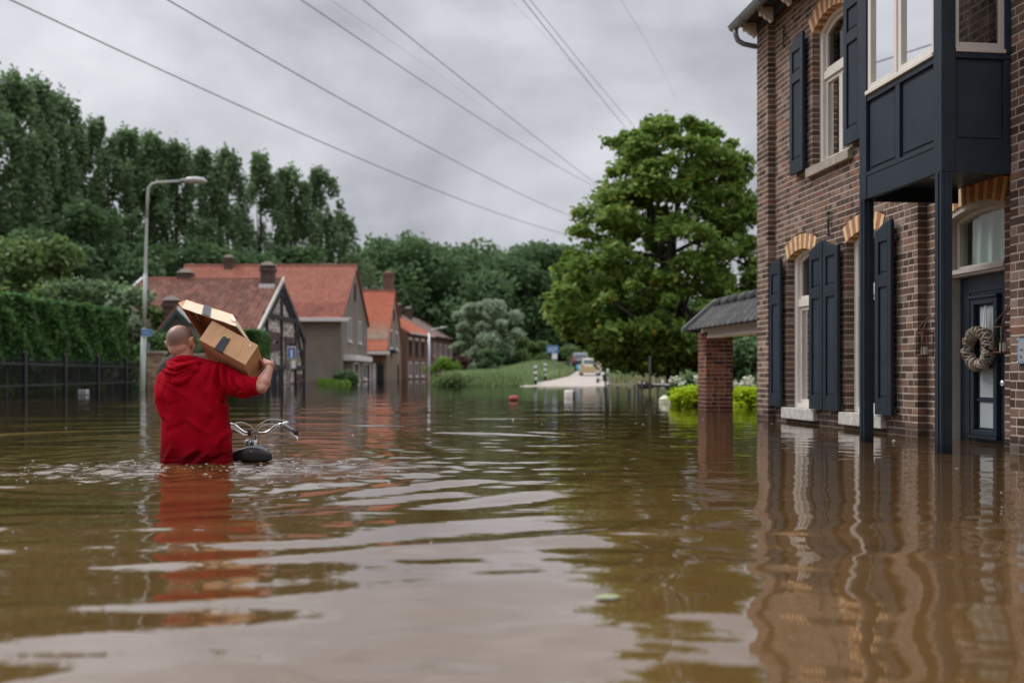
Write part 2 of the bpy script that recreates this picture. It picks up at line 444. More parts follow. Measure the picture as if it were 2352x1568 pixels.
leafmat('leaf_dry', (0.24, 0.21, 0.11), (0.32, 0.30, 0.15), (0.40, 0.39, 0.21))
leafmat('petal', (0.55, 0.55, 0.42), (0.70, 0.72, 0.58), (0.82, 0.82, 0.72), backlit=0.2)
# ------------------------------------------------------------------ terrain above the flood
def land_h(x, y):
    """height of the ground; the flood stands at z = 0"""
    x = np.asarray(x, float); y = np.asarray(y, float)
    def ss(a, b, v):
        t = np.clip((v - a) / (b - a), 0, 1); return t * t * (3 - 2 * t)
    h = np.full(np.broadcast(x, y).shape, -1.15)
    # bank that carries the road out of the water
    slope = -.03 + np.where(y < 92, (y - 46.5) * 0.0078, 0.355 + (y - 92) * 0.024)
    slope = np.minimum(slope, 3.0)
    road_x = 3.0 + (y - 50) * 0.098
    left = -3.8 + 0.02 * (y - 50)
    m = ss(left - 1.2, left + 0.6, x) * ss(47.5, 51.5, y)
    grass = slope + 0.02 + 0.75 * ss(50, 78, y) * ss(2.3, 4.5, np.abs(x - road_x)) * ss(-2.5, 3.0, x)
    h = h * (1 - m) + grass * m
    rd = np.abs(x - road_x)
    # lawn in front of the rendered house
    m2 = ss(52, 54, y) * (1 - ss(86, 89, y)) * ss(-.205, -.195, x / y) * (1 - ss(-.165, -.152, x / y))
    h = np.where(m2 > 0, h * (1 - m2) + 0.16 * m2, h)
    # far country behind
    m3 = ss(146, 175, y)
    h = h * (1 - m3) + 2.4 * m3
    return h, rd

xs = np.concatenate([np.linspace(-240, -40, 41)[:-1], np.linspace(-40, 40, 161), np.linspace(40, 240, 41)[1:]])
ys = np.concatenate([np.linspace(44, 100, 113), np.linspace(101, 180, 60), np.linspace(185, 900, 40)])
GX, GY = np.meshgrid(xs, ys)
GZ, _ = land_h(GX, GY)
GZ = GZ + 0.04 * np.sin(GX * 1.3 + GY * 0.7) * (GZ > -0.5)
def grid_mesh(name, X, Y, Z, m, smooth=True):
    ny, nx = X.shape
    v = np.stack([X, Y, Z], -1).reshape(-1, 3)
    i = np.arange((ny - 1) * (nx - 1)); r = i // (nx - 1); c = i % (nx - 1)
    a = r * nx + c
    f = np.stack([a, a + 1, a + nx + 1, a + nx], -1).astype(np.int32)
    me = bpy.data.meshes.new(name)
    me.vertices.add(len(v)); me.vertices.foreach_set('co', v.astype(np.float32).ravel())
    me.loops.add(f.size); me.loops.foreach_set('vertex_index', f.ravel())
    me.polygons.add(len(f)); me.polygons.foreach_set('loop_start', np.arange(0, f.size, 4, dtype=np.int32))
    me.update(calc_edges=True)
    if smooth: me.shade_smooth()
    me.materials.append(MATS[m])
    return link(name, me)
terrain = tag(grid_mesh('terrain', GX, GY, GZ, 'earth'), kind='structure')
# street and gardens under the flood
b = MB(); b.box(-240, 240, -60, 60, -1.35, -0.95); tag(b.build('flooded_ground', 'mud'), kind='structure')

# road climbing out of the water, its near end worn and uneven
ry = np.concatenate([np.linspace(46, 60, 57), np.linspace(61, 190, 66)]); ru = np.linspace(-1, 1, 15)
RU, RY = np.meshgrid(ru, ry)
RX = 3.0 + (RY - 50) * 0.098 + RU * (1.85 + .10 * np.sin(RY * 1.9 + 2 * (RU > 0)) * (RY < 64) + np.clip((54 - RY) * .12, 0, .5) * (RU < 0))
RZ = np.where(RY < 56, (RY - 50.2) * .021, np.where(RY < 92, .122 + (RY - 56) * .0072, .381 + (RY - 92) * .024)) + .035
RZ += .030 * np.sin(RX * 1.9 + RY * .8) * (RY < 56) + .016 * np.sin(RX * 5.1 - RY * 2.3) * (RY < 56) - .03 * RU * (RY < 60) - .02 * RU ** 2
tag(grid_mesh('road', RX, RY, RZ, 'road_concrete'), kind='structure')

# ------------------------------------------------------------------ the flood water
def axis(segs):
    out = [segs[0][0]]
    for a, bb, d0, d1 in segs:
        n = max(2, int(abs(bb - a) / ((d0 + d1) / 2)))
        t = np.linspace(0, 1, n + 1)[1:]
        w = d0 * t + (d1 - d0) * t * t / 2
        out += list(a + (bb - a) * w / w[-1])
    return np.array(out)
wy = axis([(-12, 0.6, 1.2, 0.08), (0.6, 9, 0.026, 0.036), (9, 22, 0.036, 0.12), (22, 60, 0.12, 1.2), (60, 220, 1.2, 8)])
xp = axis([(0, 4.6, 0.034, 0.036), (4.6, 12, 0.036, 0.14), (12, 40, 0.14, 1.6), (40, 240, 1.6, 25)])
wx = np.concatenate([-xp[::-1][:-1], xp])
WX, WY = np.meshgrid(wx, wy)
dx = np.gradient(wx)[None, :]; dy = np.gradient(wy)[:, None]
WZ = np.zeros_like(WX)
wr = np.random.default_rng(5)
def wave(lam, amp, ang, ph, mask=1.0, peak=False):
    global WZ
    kx, ky = 2 * np.pi / lam * math.cos(ang), 2 * np.pi / lam * math.sin(ang)
    att = np.exp(-((abs(math.cos(ang)) * dx / lam * 3.2) ** 2 + (abs(math.sin(ang)) * dy / lam * 3.2) ** 2) * 1.5)
    w = np.sin(kx * WX + ky * WY + ph + .9 * np.sin(WX * 1.7 / lam ** .5 * .35 + ph * 3))
    if peak: w = 2.2 * ((w + 1) / 2) ** 2.6 - 1
    WZ = WZ + mask * att * amp * w
calm = 0.5 + 0.5 * np.tanh((1.15 - WX) / 0.6)               # sheltered beside the house
env = 0.75 + 0.35 * np.sin(WX * 0.55 + 0.8 * np.sin(WY * .37)) * np.sin(WY * 0.62 + 1.3)
env2 = env * (.35 + .9 * np.clip(np.sin(WX * .9 + 2 * np.sin(WY * .8)) * np.sin(WY * 1.7 + .8 * WX + 1) + .45, 0, 1.4))
for k in range(16):                                           # slow swell, crests mostly across the street
    lam = wr.uniform(0.8, 2.6); wave(lam, 0.0009 * lam ** 1.1, math.pi / 2 + wr.normal(0, 0.34), wr.uniform(0, 6.28), env * (0.16 + 0.84 * calm))
for k in range(22):
    lam = wr.uniform(0.2, 0.7); wave(lam, 0.00135 * lam, math.pi / 2 + wr.normal(0, 0.36), wr.uniform(0, 6.28), env2 * (0.22 + 0.78 * calm), True)
for k in range(16):                                           # small ripples beside the house
    lam = wr.uniform(0.15, 0.34); wave(lam, 0.0010 * lam, math.pi / 2 + wr.normal(0, 0.7), wr.uniform(0, 6.28), (1 - calm) * (.5 + .5 * env))
near = np.exp(-((WY - 2.6) / 1.5) ** 2) * np.clip(.35 + .9 * np.sin(WX * 1.3 + 1.4 * np.sin(WY * 2.1)) * np.sin(WY * 2.7 - .6 * WX), 0, 1.3)
for k in range(14):
    lam = wr.uniform(0.16, 0.42); wave(lam, 0.0022 * lam, math.pi / 2 + wr.normal(0, 0.5), wr.uniform(0, 6.28), near * (.3 + .7 * calm), True)
def ring(cx, cy, lam, amp, r0, fade, ph=0.0):
    global WZ
    r = np.hypot(WX - cx, WY - cy); th = np.arctan2(WY - cy, WX - cx)
    r = r + .05 * r0 ** .5 * np.sin(4.3 * th + r0 * 2.1) + .02 * np.sin(13 * th + r0)
    amp = amp * np.clip(.62 + .55 * np.sin(3.1 * th + r0 * 4.7) + .35 * np.sin(9 * th + r0 * 2.9), 0, 1.5)
    att = np.exp(-((dx + 0 * WY) / lam * 1.6) ** 2)
    att = att * (.12 + .88 * np.clip(np.tanh((1.0 - WX) / .5) * .5 + .5, 0, 1))
    WZ = WZ + att * amp * np.cos(2 * np.pi * (r - r0) / lam + ph) * np.exp(-np.abs(r - r0) / fade)
ring(-2.08, 6.6, 0.36, 0.0038, 0.6, 1.3)
ring(-2.08, 6.6, 0.55, 0.0034, 2.2, 1.5)
ring(-2.08, 6.6, 0.95, 0.0032, 4.3, 1.5)
for lam, amp, r0, fd in ((.26, .0022, 1.1, .25), (.30, .0026, 1.75, .22), (.34, .0030, 2.45, .22), (.30, .0030, 3.05, .2), (.46, .0050, 3.7, .2), (.36, .0036, 4.2, .18), (.50, .0048, 4.75, .25)): ring(-2.08, 6.6, lam, amp, r0, fd)
ring(-1.72, 6.9, 0.30, 0.0030, 0.3, 0.8)
for cx, cy in ((1.0, 5.3), (1.7, 5.6), (0.35, 5.9), (1.5, 4.6), (2.6, 5.7), (2.2, 6.9), (0.9, 7.6), (3.0, 4.8)):
    ring(cx, cy, 0.16, 0.0009, 0.16, 0.16)
# fine chop where the man has been wading
chop = np.exp(-(((WX + 2.0) / 1.25) ** 2 + ((WY - 6.25) / 0.75) ** 2))
for k in range(26):
    lam = wr.uniform(0.09, 0.22); wave(lam, 0.018 * lam, wr.uniform(0, math.pi), wr.uniform(0, 6.28), chop)
m = bpy.data.materials.new('flood_water'); m.use_nodes = True
nt = m.node_tree; N, L = nt.nodes, nt.links
bs = N['Principled BSDF']
bs.inputs['Roughness'].default_value = 0.025
bs.inputs['IOR'].default_value = 1.45
bs.inputs['Specular IOR Level'].default_value = 0.5
geo = N.new('ShaderNodeNewGeometry')
n1 = N.new('ShaderNodeTexNoise'); n1.inputs['Scale'].default_value = 0.35; n1.inputs['Detail'].default_value = 5
L.new(geo.outputs['Position'], n1.inputs['Vector'])
rp = N.new('ShaderNodeValToRGB')
rp.color_ramp.elements[0].position = 0.35; rp.color_ramp.elements[0].color = (0.142, 0.078, 0.026, 1)
rp.color_ramp.elements[1].position = 0.65; rp.color_ramp.elements[1].color = (0.190, 0.106, 0.037, 1)
L.new(n1.outputs['Fac'], rp.inputs[0]); L.new(rp.outputs[0], bs.inputs['Base Color'])
def bumpnoise(scale, dist, strength, prev=None, stretch=(1, 1, 1), detail=3):
    mp = N.new('ShaderNodeMapping'); mp.inputs['Scale'].default_value = stretch
    L.new(geo.outputs['Position'], mp.inputs['Vector'])
    n = N.new('ShaderNodeTexNoise'); n.inputs['Scale'].default_value = scale; n.inputs['Detail'].default_value = detail
    n.inputs['Roughness'].default_value = 0.5
    L.new(mp.outputs[0], n.inputs['Vector'])
    bp = N.new('ShaderNodeBump'); bp.inputs['Distance'].default_value = dist; bp.inputs['Strength'].default_value = strength
    L.new(n.outputs['Fac'], bp.inputs['Height'])
    if prev: L.new(prev.outputs[0], bp.inputs['Normal'])
    return bp
p = bumpnoise(1.3, 0.012, 0.4, stretch=(0.55, 1, 1))
p = bumpnoise(3.2, 0.010, 0.4, p, stretch=(0.3, 1, 1))
p = bumpnoise(7.0, 0.0035, 0.4, p, stretch=(0.45, 1, 1))
p = bumpnoise(20.0, 0.0007, 0.3, p, stretch=(0.7, 1, 1))
# broken surface round the wading man
vs_ = N.new('ShaderNodeVectorMath'); vs_.operation = 'SUBTRACT'; vs_.inputs[1].default_value = (-1.95, 6.2, 0); L.new(geo.outputs['Position'], vs_.inputs[0])
vm_ = N.new('ShaderNodeVectorMath'); vm_.operation = 'MULTIPLY'; vm_.inputs[1].default_value = (.75, 1.25, 0); L.new(vs_.outputs[0], vm_.inputs[0])
vl_ = N.new('ShaderNodeVectorMath'); vl_.operation = 'LENGTH'; L.new(vm_.outputs[0], vl_.inputs[0])
mr_ = N.new('ShaderNodeMapRange'); mr_.inputs['From Min'].default_value = .25; mr_.inputs['From Max'].default_value = 1.25; mr_.inputs['To Min'].default_value = .8; mr_.inputs['To Max'].default_value = 0; L.new(vl_.outputs['Value'], mr_.inputs['Value'])
q_ = bumpnoise(24.0, 0.012, 0.5, p, detail=2); L.new(mr_.outputs[0], q_.inputs['Strength']); p = q_
L.new(p.outputs[0], bs.inputs['Normal'])
bs.inputs['Specular IOR Level'].default_value = 0.0; bs.inputs['Roughness'].default_value = 0.9
fr_ = N.new('ShaderNodeFresnel'); fr_.inputs['IOR'].default_value = 1.33; L.new(p.outputs[0], fr_.inputs['Normal'])
pw_ = N.new('ShaderNodeMath'); pw_.operation = 'POWER'; pw_.inputs[1].default_value = 0.52; L.new(fr_.outputs[0], pw_.inputs[0])
mu_ = N.new('ShaderNodeMath'); mu_.operation = 'MULTIPLY'; mu_.inputs[1].default_value = 1.08; mu_.use_clamp = True; L.new(pw_.outputs[0], mu_.inputs[0])
gl_ = N.new('ShaderNodeBsdfGlossy'); gl_.inputs['Roughness'].default_value = 0.03; L.new(p.outputs[0], gl_.inputs['Normal'])
ms_ = N.new('ShaderNodeMixShader'); L.new(mu_.outputs[0], ms_.inputs[0]); L.new(bs.outputs[0], ms_.inputs[1]); L.new(gl_.outputs[0], ms_.inputs[2]); L.new(ms_.outputs[0], N['Material Output'].inputs[0])
MATS['flood_water'] = m
water = tag(grid_mesh('water', WX, WY, WZ, 'flood_water'), kind='structure')
def water_z(x, y):
    i = int(np.clip(np.searchsorted(wy, y), 1, len(wy) - 1)); j = int(np.clip(np.searchsorted(wx, x), 1, len(wx) - 1))
    return float(WZ[i, j])

# froth and bubbles left by the wading man
def foam():
    b = MB(); r = random.Random(3)
    spots = []
    for k in range(120):
        a = r.gauss(0, 1); c = r.gauss(0, 1)
        spots.append((-2.0 + a * 0.62, 6.25 + c * 0.42, r.uniform(.0015, .0045)))
    for k in range(50): spots.append((-1.62 + r.gauss(0, .35), 6.35 + r.gauss(0, .22), r.uniform(.0015, .0045)))
    for (cx, cy, sx, sy, n) in ((-3.0, 4.8, .5, .08, 90), (-3.3, 4.45, .35, .06, 70), (-3.6, 4.2, .35, .05, 60), (-2.7, 5.6, .5, .08, 90), (-2.2, 3.7, .3, .05, 30), (-1.3, 4.4, .5, .3, 40), (-2.3, 3.35, .6, .1, 40)):
        for k in range(n // 8): spots.append((cx + r.gauss(0, sx), cy + r.gauss(0, sy), r.uniform(.001, .003)))
    for k in range(40): spots.append((r.uniform(-7, 3.2), r.uniform(5.0, 16), r.uniform(.002, .005)))
    for x, y, s in spots:
        if (x + 2.08) ** 2 / .06 + (y - 6.6) ** 2 / .03 < 1: continue
        z = water_z(x, y) + 0.003; n = 6; el = r.uniform(1.5, 5); a0 = 0
        ring_ = [(x + s * el * math.cos(a0 + 6.283 * i / n) * r.uniform(.7, 1.2), y + s * math.sin(a0 + 6.283 * i / n) * r.uniform(.7, 1.2), z) for i in range(n)]
        b.add(ring_ + [(x, y, z + s * .45)], [(i, (i + 1) % n, n) for i in range(n)])
    o = b.build('foam', 'foam', smooth=True); tag(o, kind='stuff')
mat('foam', (0.72, 0.70, 0.66), rough=0.4)
foam()

# ------------------------------------------------------------------ brick house on the right (local frame: s along the front, o outward)
def H(s, o, z): return (3.308 + .1198 * s - .9928 * o, 13.083 - .9928 * s - .1198 * o, z)
house = thing('brick_house', H(2.8, 0, -1.0), 'dark brown brick house with navy shutters and a navy bay window on posts', 'house')
CO = 0.067
near_bricks = []                  # candidates for single bricks
def brick_panel(T, s0, s1, z0, z1, w, depth, mort, stuff, holes=None, cand=None, seed=1, offset=0.0):
    """courses of bricks standing 6 mm proud of recessed mortar; holes(z) gives the openings of a course"""
    r = random.Random(seed); n0 = int(round(z0 / CO)); n1 = int(round(z1 / CO))
    for c in range(n0, n1):
        za, zb = c * CO, (c + 1) * CO
        op = sorted(holes((za + zb) / 2)) if holes else []
        segs = []; a = s0
        for (h0, h1) in op:
            if h1 <= a or h0 >= s1: continue
            if h0 > a + .01: segs.append((a, h0))
            a = max(a, h1)
        if a < s1 - .01: segs.append((a, s1))
        for (p, q) in segs:
            mort.box(p + .004, q - .004, w - depth, w, za, zb, T)
            x = p; first = True
            while x < q - .004:
                L_ = 0.105 if (r.random() < .62) else 0.21
                if first and r.random() < .5: L_ = 0.06 + .05 * r.random()
                first = False
                e = x + L_
                if q - e < 0.05: e = q
                last = e >= q - .004
                bb = (x if x == p else x + .0065, e if last else e - .0065, za + .0075, zb - .0075)
                full = abs((bb[1] - bb[0]) - .092) < .002 or abs((bb[1] - bb[0]) - .197) < .002
                pr = .0025 + r.uniform(-.0012, .0015)
                if full and cand is not None and x != p and not last:
                    cand.append((T, bb, w, depth, pr, stuff))
                else:
                    stuff.box(bb[0], bb[1], w - depth + .003, w + pr, bb[2], bb[3], T)
                x = e
def arch_top(sa, sb, zs, rise):
    hw = (sb - sa) / 2; R = (hw * hw + rise * rise) / (2 * rise); cz = zs + rise - R; cs = (sa + sb) / 2
    return cs, cz, R
ARCHES = {'w1': (0.80, 1.585, 1.995, 0.085), 'w2': (2.395, 3.175, 1.995, 0.085), 'u1': (1.53, 2.46, 4.535, 0.13), 'door': (4.16, 5.045, 1.985, 0.075)}
def opening(sa, sb, zs, rise, zbot, vh):
    cs, cz, R = arch_top(sa, sb, zs, rise)
    def f(z):
        if z < zbot: return None
        if z < zs: return (sa, sb)
        # outline of the voussoir band
        if z > cz + R + vh: return None
        a0 = math.asin(min(1, ((sb - sa) / 2) / R))
        so = (R + vh) * math.sin(a0); zt = cz + (R + vh) * math.cos(a0)
        if z < zt:
            t = (z - zs) / max(1e-6, zt - zs); hw = (sb - sa) / 2 * (1 - t) + so * t
        else:
            hw = math.sqrt(max(0, (R + vh) ** 2 - (z - cz) ** 2))
        return (cs - hw, cs + hw)
    return f
OP = [opening(*ARCHES['w1'], 0.155, .175), opening(*ARCHES['w2'], 0.155, .175), opening(*ARCHES['u1'], 2.97, .2)]
def holes_main(z): return [h for h in (f(z) for f in OP) if h]
OPD = opening(*ARCHES['door'], -2, .2)
def holes_door(z):
    h = OPD(z); return [h] if h else []
mort, stf = MB(), MB()
cand = []
brick_panel(H, 0.0, 0.385, -.335, 5.16, .09, .19, mort, stf, cand=None, seed=2)
brick_panel(H, 0.387, 3.862, -.335, 5.16, 0, .105, mort, stf, holes_main, cand=cand, seed=3)
mort.box(3.864, 5.69, -.30, -.092, 2.22, 5.15, H)
brick_panel(H, 3.864, 5.72, -.335, 2.22, -.09, .105, mort, stf, holes_door, cand=cand, seed=4)
brick_panel(H, 5.692, 6.35, -.335, 5.16, .29, .38, mort, stf, cand=cand, seed=5)
mort.box(6.352, 24, -.09, .29, -1, 5.09, H)  # unseen run of wall past the camera, lengthened to block light on the bay side
mort.box(.003, .2, -4.0, -.11, -1, 5.09, H)
wall = mort.build('wall', 'mortar', house)
# the 300 bricks that show largest stay separate bricks
def bpos(c):
    T, bb, w, depth, pr, st = c
    return Vector(T((bb[0] + bb[1]) / 2, w, (bb[2] + bb[3]) / 2))
def bscore(c):
    p = bpos(c); px = 1176 + p.x / p.y * F; py = 859 - (p.z - CAM_H) / p.y * F
    if not (1740 < px < 2350 and 0 < py < 1040): return 1e9
    if 1975 < px < 2310 and py < 460: return 1e9
    return p.y
cand.sort(key=bscore)
meshes = {}
for k, c in enumerate(cand):
    T, bb, w, depth, pr, st = c
    if k < 296 and bscore(c) < 1e8:
        Lb = round(bb[1] - bb[0], 3)
        key = (Lb > .15)
        d = Vector(T(1, 0, 0)) - Vector(T(0, 0, 0)); n_ = Vector(T(0, 1, 0)) - Vector(T(0, 0, 0))
        if key not in meshes:
            h = .026; x = Lb / 2
            mb = MB(); pts = [d * a_ + n_ * o_ + Vector((0, 0, z_)) for z_ in (-h, h) for a_, o_ in ((-x, -.10), (x, -.10), (x, 0), (-x, 0))]
            mb.hexa(pts); me = bpy.data.meshes.new('brick')
            me.from_pydata([tuple(v) for v in mb.v], [], mb.f); me.materials.append(MATS['brick']); meshes[key] = me
        ctr = Vector(T((bb[0] + bb[1]) / 2, w + pr, (bb[2] + bb[3]) / 2))
        link('brick', meshes[key], wall, ctr)
    else:
        st.box(bb[0], bb[1], w - depth + .003, w + pr, bb[2], bb[3], T)
tag(stf.build('brick_courses', 'brick', wall), kind='stuff')
# dark inside and roof over the walls
b = MB()
b.box(.21, 10.5, -4.2, -4.0, -1, 5.09, H); b.box(.01, 24, -4.2, .28, 5.205, 5.26, H); b.box(10.3, 10.5, -4.0, -.1, -1, 5.09, H)
b.box(.21, 10.3, -4.0, -.31, 2.35, 2.5, H)
b.build('inner_shell', 'interior_wall', house)
# voussoirs
for key, vh, oo in (('w1', .175, 0), ('w2', .175, 0), ('u1', .20, 0), ('door', .20, -.09)):
    sa, sb, zs, rise = ARCHES[key]; cs, cz, R = arch_top(sa, sb, zs, rise)
    a0 = math.asin(((sb - sa) / 2) / R); n = int(round(2 * a0 * (R + vh / 2) / .066)); n += (n % 2 == 0)
    for k in range(n):
        t0 = -a0 + 2 * a0 * k / n + .004 / R; t1 = -a0 + 2 * a0 * (k + 1) / n - .004 / R
        q = [(cs + rr * math.sin(t), cz + rr * math.cos(t)) for rr, t in ((R, t0), (R, t1), (R + vh, t1), (R + vh, t0))]
        b = MB(); b.prism([H(s, oo - .10, z) for s, z in q], Vector(H(0, .109, 0)) - Vector(H(0, 0, 0)))
        b.build('voussoir', 'voussoir_cream' if k % 2 == 0 else 'voussoir_red', wall)
# windows with arched heads
def arch_pts(sa, sb, zs, rise, n=12):
    cs, cz, R = arch_top(sa, sb, zs, rise); a0 = math.asin(((sb - sa) / 2) / R)
    return [(cs + R * math.sin(t), cz + R * math.cos(t)) for t in [a0 - 2 * a0 * k / n for k in range(n + 1)]]
def arched_frame(b, outer, inner, o0, o1):
    """outer/inner: (sa,sb,zs,rise,zbot)"""
    def loop(q): return [(q[0], q[4]), (q[1], q[4])] + arch_pts(*q[:4])
    A, B = loop(outer), loop(inner); n = len(A)
    vs = [H(s, o, z) for o in (o0, o1) for P in (A, B) for s, z in P]
    fs = []
    for i in range(n):
        j = (i + 1) % n
        fs += [(2 * n + i, 2 * n + j, 3 * n + j, 3 * n + i), (i, n + i, n + j, j), (i, j, 2 * n + j, 2 * n + i), (n + i, 3 * n + i, 3 * n + j, n + j)]
    b.add(vs, fs)
def arched_window(sa, sb, zs, rise, zb, ztr, cols, sillz, sillmat, curtain=None):
    fr = MB()
    arched_frame(fr, (sa + .003, sb - .003, zs, rise, zb), (sa + .085, sb - .085, zs - .02, rise * .8, zb + .05), -.19, -.085)
    f = fr.build('window_frame', 'cream_paint', house, bevel=.004)
    sa2, sb2 = sa + .085, sb - .085
    s2 = MB()
    s2.box(sa2, sb2, -.17, -.10, ztr - .045, ztr + .045, H)
    arched_frame(s2, (sa2 + .001, sb2 - .001, zs - .02, rise * .8, ztr + .046), (sa2 + .035, sb2 - .035, zs - .05, rise * .7, ztr + .085), -.18, -.125)
    xs_ = [sa2 + (sb2 - sa2) * i / cols for i in range(cols + 1)]
    for i in range(cols):
        a_, b_ = xs_[i] + .001, xs_[i + 1] - .001
        for (p, q, r_, t_) in ((a_, a_ + .04, zb + .051, ztr - .047), (b_ - .04, b_, zb + .051, ztr - .047), (a_ + .041, b_ - .041, zb + .051, zb + .10), (a_ + .041, b_ - .041, ztr - .09, ztr - .047)):
            s2.box(p, q, -.18, -.125, r_, t_, H)
    s2.build('sash', 'cream_paint', f, bevel=.003)
    g = MB(); g.prism([H(s, -.155, z) for s, z in [(sa2 + .03, ztr + .06), (sb2 - .03, ztr + .06)] + arch_pts(sa2 + .03, sb2 - .03, zs - .05, rise * .7)], Vector(H(0, .004, 0)) - Vector(H(0, 0, 0)))
    g.build('pane', 'window_glass', f)
    for i in range(cols):
        g = MB(); g.box(xs_[i] + .035, xs_[i + 1] - .035, -.157, -.152, zb + .09, ztr - .08, H); g.build('pane', 'window_glass', f)
    if curtain:
        c = MB(); n = 60
        for i in range(n):
            s_a = sa + (sb - sa) * i / n; s_b = sa + (sb - sa) * (i + 1) / n
            if curtain == 'side' and not (i < 22 or i > 44): continue
            oa = -.30 - .018 * math.sin(i * 1.1); ob = -.30 - .018 * math.sin((i + 1) * 1.1)
            c.hexa([H(s_a, oa, zb), H(s_b, ob, zb), H(s_b, ob - .004, zb), H(s_a, oa - .004, zb), H(s_a, oa, zs + .1), H(s_b, ob, zs + .1), H(s_b, ob - .004, zs + .1), H(s_a, oa - .004, zs + .1)])
        c.build('curtain', 'interior_wall', f)
    s3 = MB(); s3.box(sa - .06, sb + .10, -.10, .065, sillz, zb - .001, H)
    s3.build('sill', sillmat, f, bevel=.006)
arched_window(*ARCHES['w1'], .178, 1.45, 1, .045, 'sill_stone', 'side')
arched_window(*ARCHES['w2'], .178, 1.45, 1, .045, 'sill_stone', 'side')
arched_window(*ARCHES['u1'], 2.972, 4.02, 2, 2.868, 'concrete_sill', 'side')
# shutters: stiles and rails round two recessed panels
def shutter(sa, sb, zb, zt_a, zt_b, split, o=.045):
    def top(s):
        t = (s - sa) / (sb - sa); return zt_a + (zt_b - zt_a) * math.sin(t * math.pi / 2 if zt_b >= zt_a else math.pi / 2 * t)
    T = .038; st = .075
    b = MB(); vec = Vector(H(0, T, 0)) - Vector(H(0, 0, 0))
    def piece(s0, s1, z0, z1=None):
        ss = [s0 + (s1 - s0) * i / 4 for i in range(5)]
        tops = [(s, top(s) if z1 is None else z1) for s in ss][::-1]
        b.prism([H(s, o, z) for s, z in [(s0, z0), (s1, z0)] + tops], vec)
    piece(sa, sa + st, zb); piece(sb - st, sb, zb)
    piece(sa + st + .0005, sb - st - .0005, zb, zb + .16)
    piece(sa + st + .0005, sb - st - .0005, split - .06, split + .06)
    ztp = min(zt_a, zt_b) - .10
    piece(sa + st + .0005, sb - st - .0005, ztp)
    f = b.build('shutter', 'navy_paint', house, bevel=.004)
    for z0, z1 in ((zb + .16, split - .06), (split + .06, ztp)):
        p = MB(); p.box(sa + st + .0005, sb - st - .0005, o + .004, o + .018, z0 + .0005, z1 - .0005, H)
        p.box(sa + st + .025, sb - st - .025, o + .0185, o + .026, z0 + .03, z1 - .03, H)
        p.build('panel', 'navy_panel', f, bevel=.003)
    h = MB()
    for zz in (zb + .05, zt_a - .09):
        h.tube([H(sb - .01, .0, zz), H(sb - .01, o + .02, zz)], .012, 6)
        h.box(sb - .03, sb + .03, o - .01, o - .001, zz - .015, zz + .015, H)
    h.tube([H((sa + sb) / 2, o + .02, zb - .05), H((sa + sb) / 2, o + .02, zb - .002)], [.016, .008], 6)
    h.tube([H((sa + sb) / 2 , 0, zb - .04), H((sa + sb) / 2, o + .02, zb - .04)], .006, 6)
    h.build('hinge', 'dark_iron', f)
shutter(.395, .752, .185, 1.94, 2.02, 1.52)
shutter(1.612, 1.965, .185, 1.985, 2.075, 1.50)
shutter(1.985, 2.352, .185, 2.075, 1.985, 1.50)
shutter(3.185, 3.512, .185, 1.985, 2.075, 1.50)
shutter(1.05, 1.43, 2.975, 4.53, 4.60, 4.12)
shutter(2.495, 2.885, 3.005, 4.60, 4.53, 4.12)
# wall anchors
for s_, z_ in ((2.02, 2.26), (.75, 4.76)):
    b = MB(); b.tube([H(s_, .03, z_ - .125), H(s_, .035, z_), H(s_, .03, z_ + .125)], [.008, .012, .008], 8)
    for zz in (z_ - .12, z_ + .03, z_ + .12): b.ell(H(s_, .032, zz), .02, .02, .02, nu=8, nv=6)
    b.tube([H(s_, -.02, z_), H(s_, .03, z_)], .008, 6)
    b.build('wall_anchor', 'dark_iron', house, smooth=True)
# eaves: soffit, carved rafter ends, gutter
b = MB(); b.box(-.12, 24, -.3, .30, 5.165, 5.20, H); b.box(-.0, 5.68, .092, .12, 5.06, 5.16, H); b.build('eaves_board', 'interior_dark', house)  # soffit carried on unseen behind the camera, lengthened with the light-blocking wall
for s_ in (.05, .62, 1.2, 1.8, 2.4, 3.0):
    b = MB(); prof = [(.122, 4.99), (.15, 4.97), (.18, 5.01), (.22, 5.02), (.25, 5.06), (.29, 5.05), (.30, 5.10), (.30, 5.163), (.122, 5.163)]
    b.prism([H(s_ - .03, o, z) for o, z in prof], Vector(H(.06, 0, 0)) - Vector(H(0, 0, 0)))
    b.build('rafter_end', 'cream_paint', house, bevel=.004)
b = MB(); n = 9; A_, B_ = [], []
for k in range(n + 1):
    t = math.pi + math.pi * k / n
    A_.append((.372 + .068 * math.cos(t), 5.165 + .068 * math.sin(t)))
for k in range(n, -1, -1):
    t = math.pi + math.pi * k / n
    A_.append((.372 + .062 * math.cos(t), 5.165 + .062 * math.sin(t)))
b.prism([H(-.12, o, z) for o, z in A_], Vector(H(7, 0, 0)) - Vector(H(0, 0, 0)))
b.prism([H(-.125, .372 + .068 * math.cos(math.pi + math.pi * k / 8), 5.165 + .068 * math.sin(math.pi + math.pi * k / 8)) for k in range(9)], Vector(H(.005, 0, 0)) - Vector(H(0, 0, 0)))
b.tube([H(-.13, .441, 5.17), H(7, .441, 5.17)], .008, 6)
for s_ in (.3, .95, 1.6): b.tube([H(s_, .372 + .073 * math.cos(math.pi + math.pi * k / 8), 5.165 + .073 * math.sin(math.pi + math.pi * k / 8)) for k in range(9)], .006, 6)
g = b.build('gutter', 'zinc', house, smooth=False)
b = MB(); b.tube([H(-.03, .372, 5.11), H(-.03, .37, 5.03), H(-.03, .34, 4.96), H(-.03, .27, 4.92), H(-.03, .16, 4.90), H(-.03, .085, 4.89)], .034, 12)
b.build('downpipe', 'zinc', g, smooth=True)

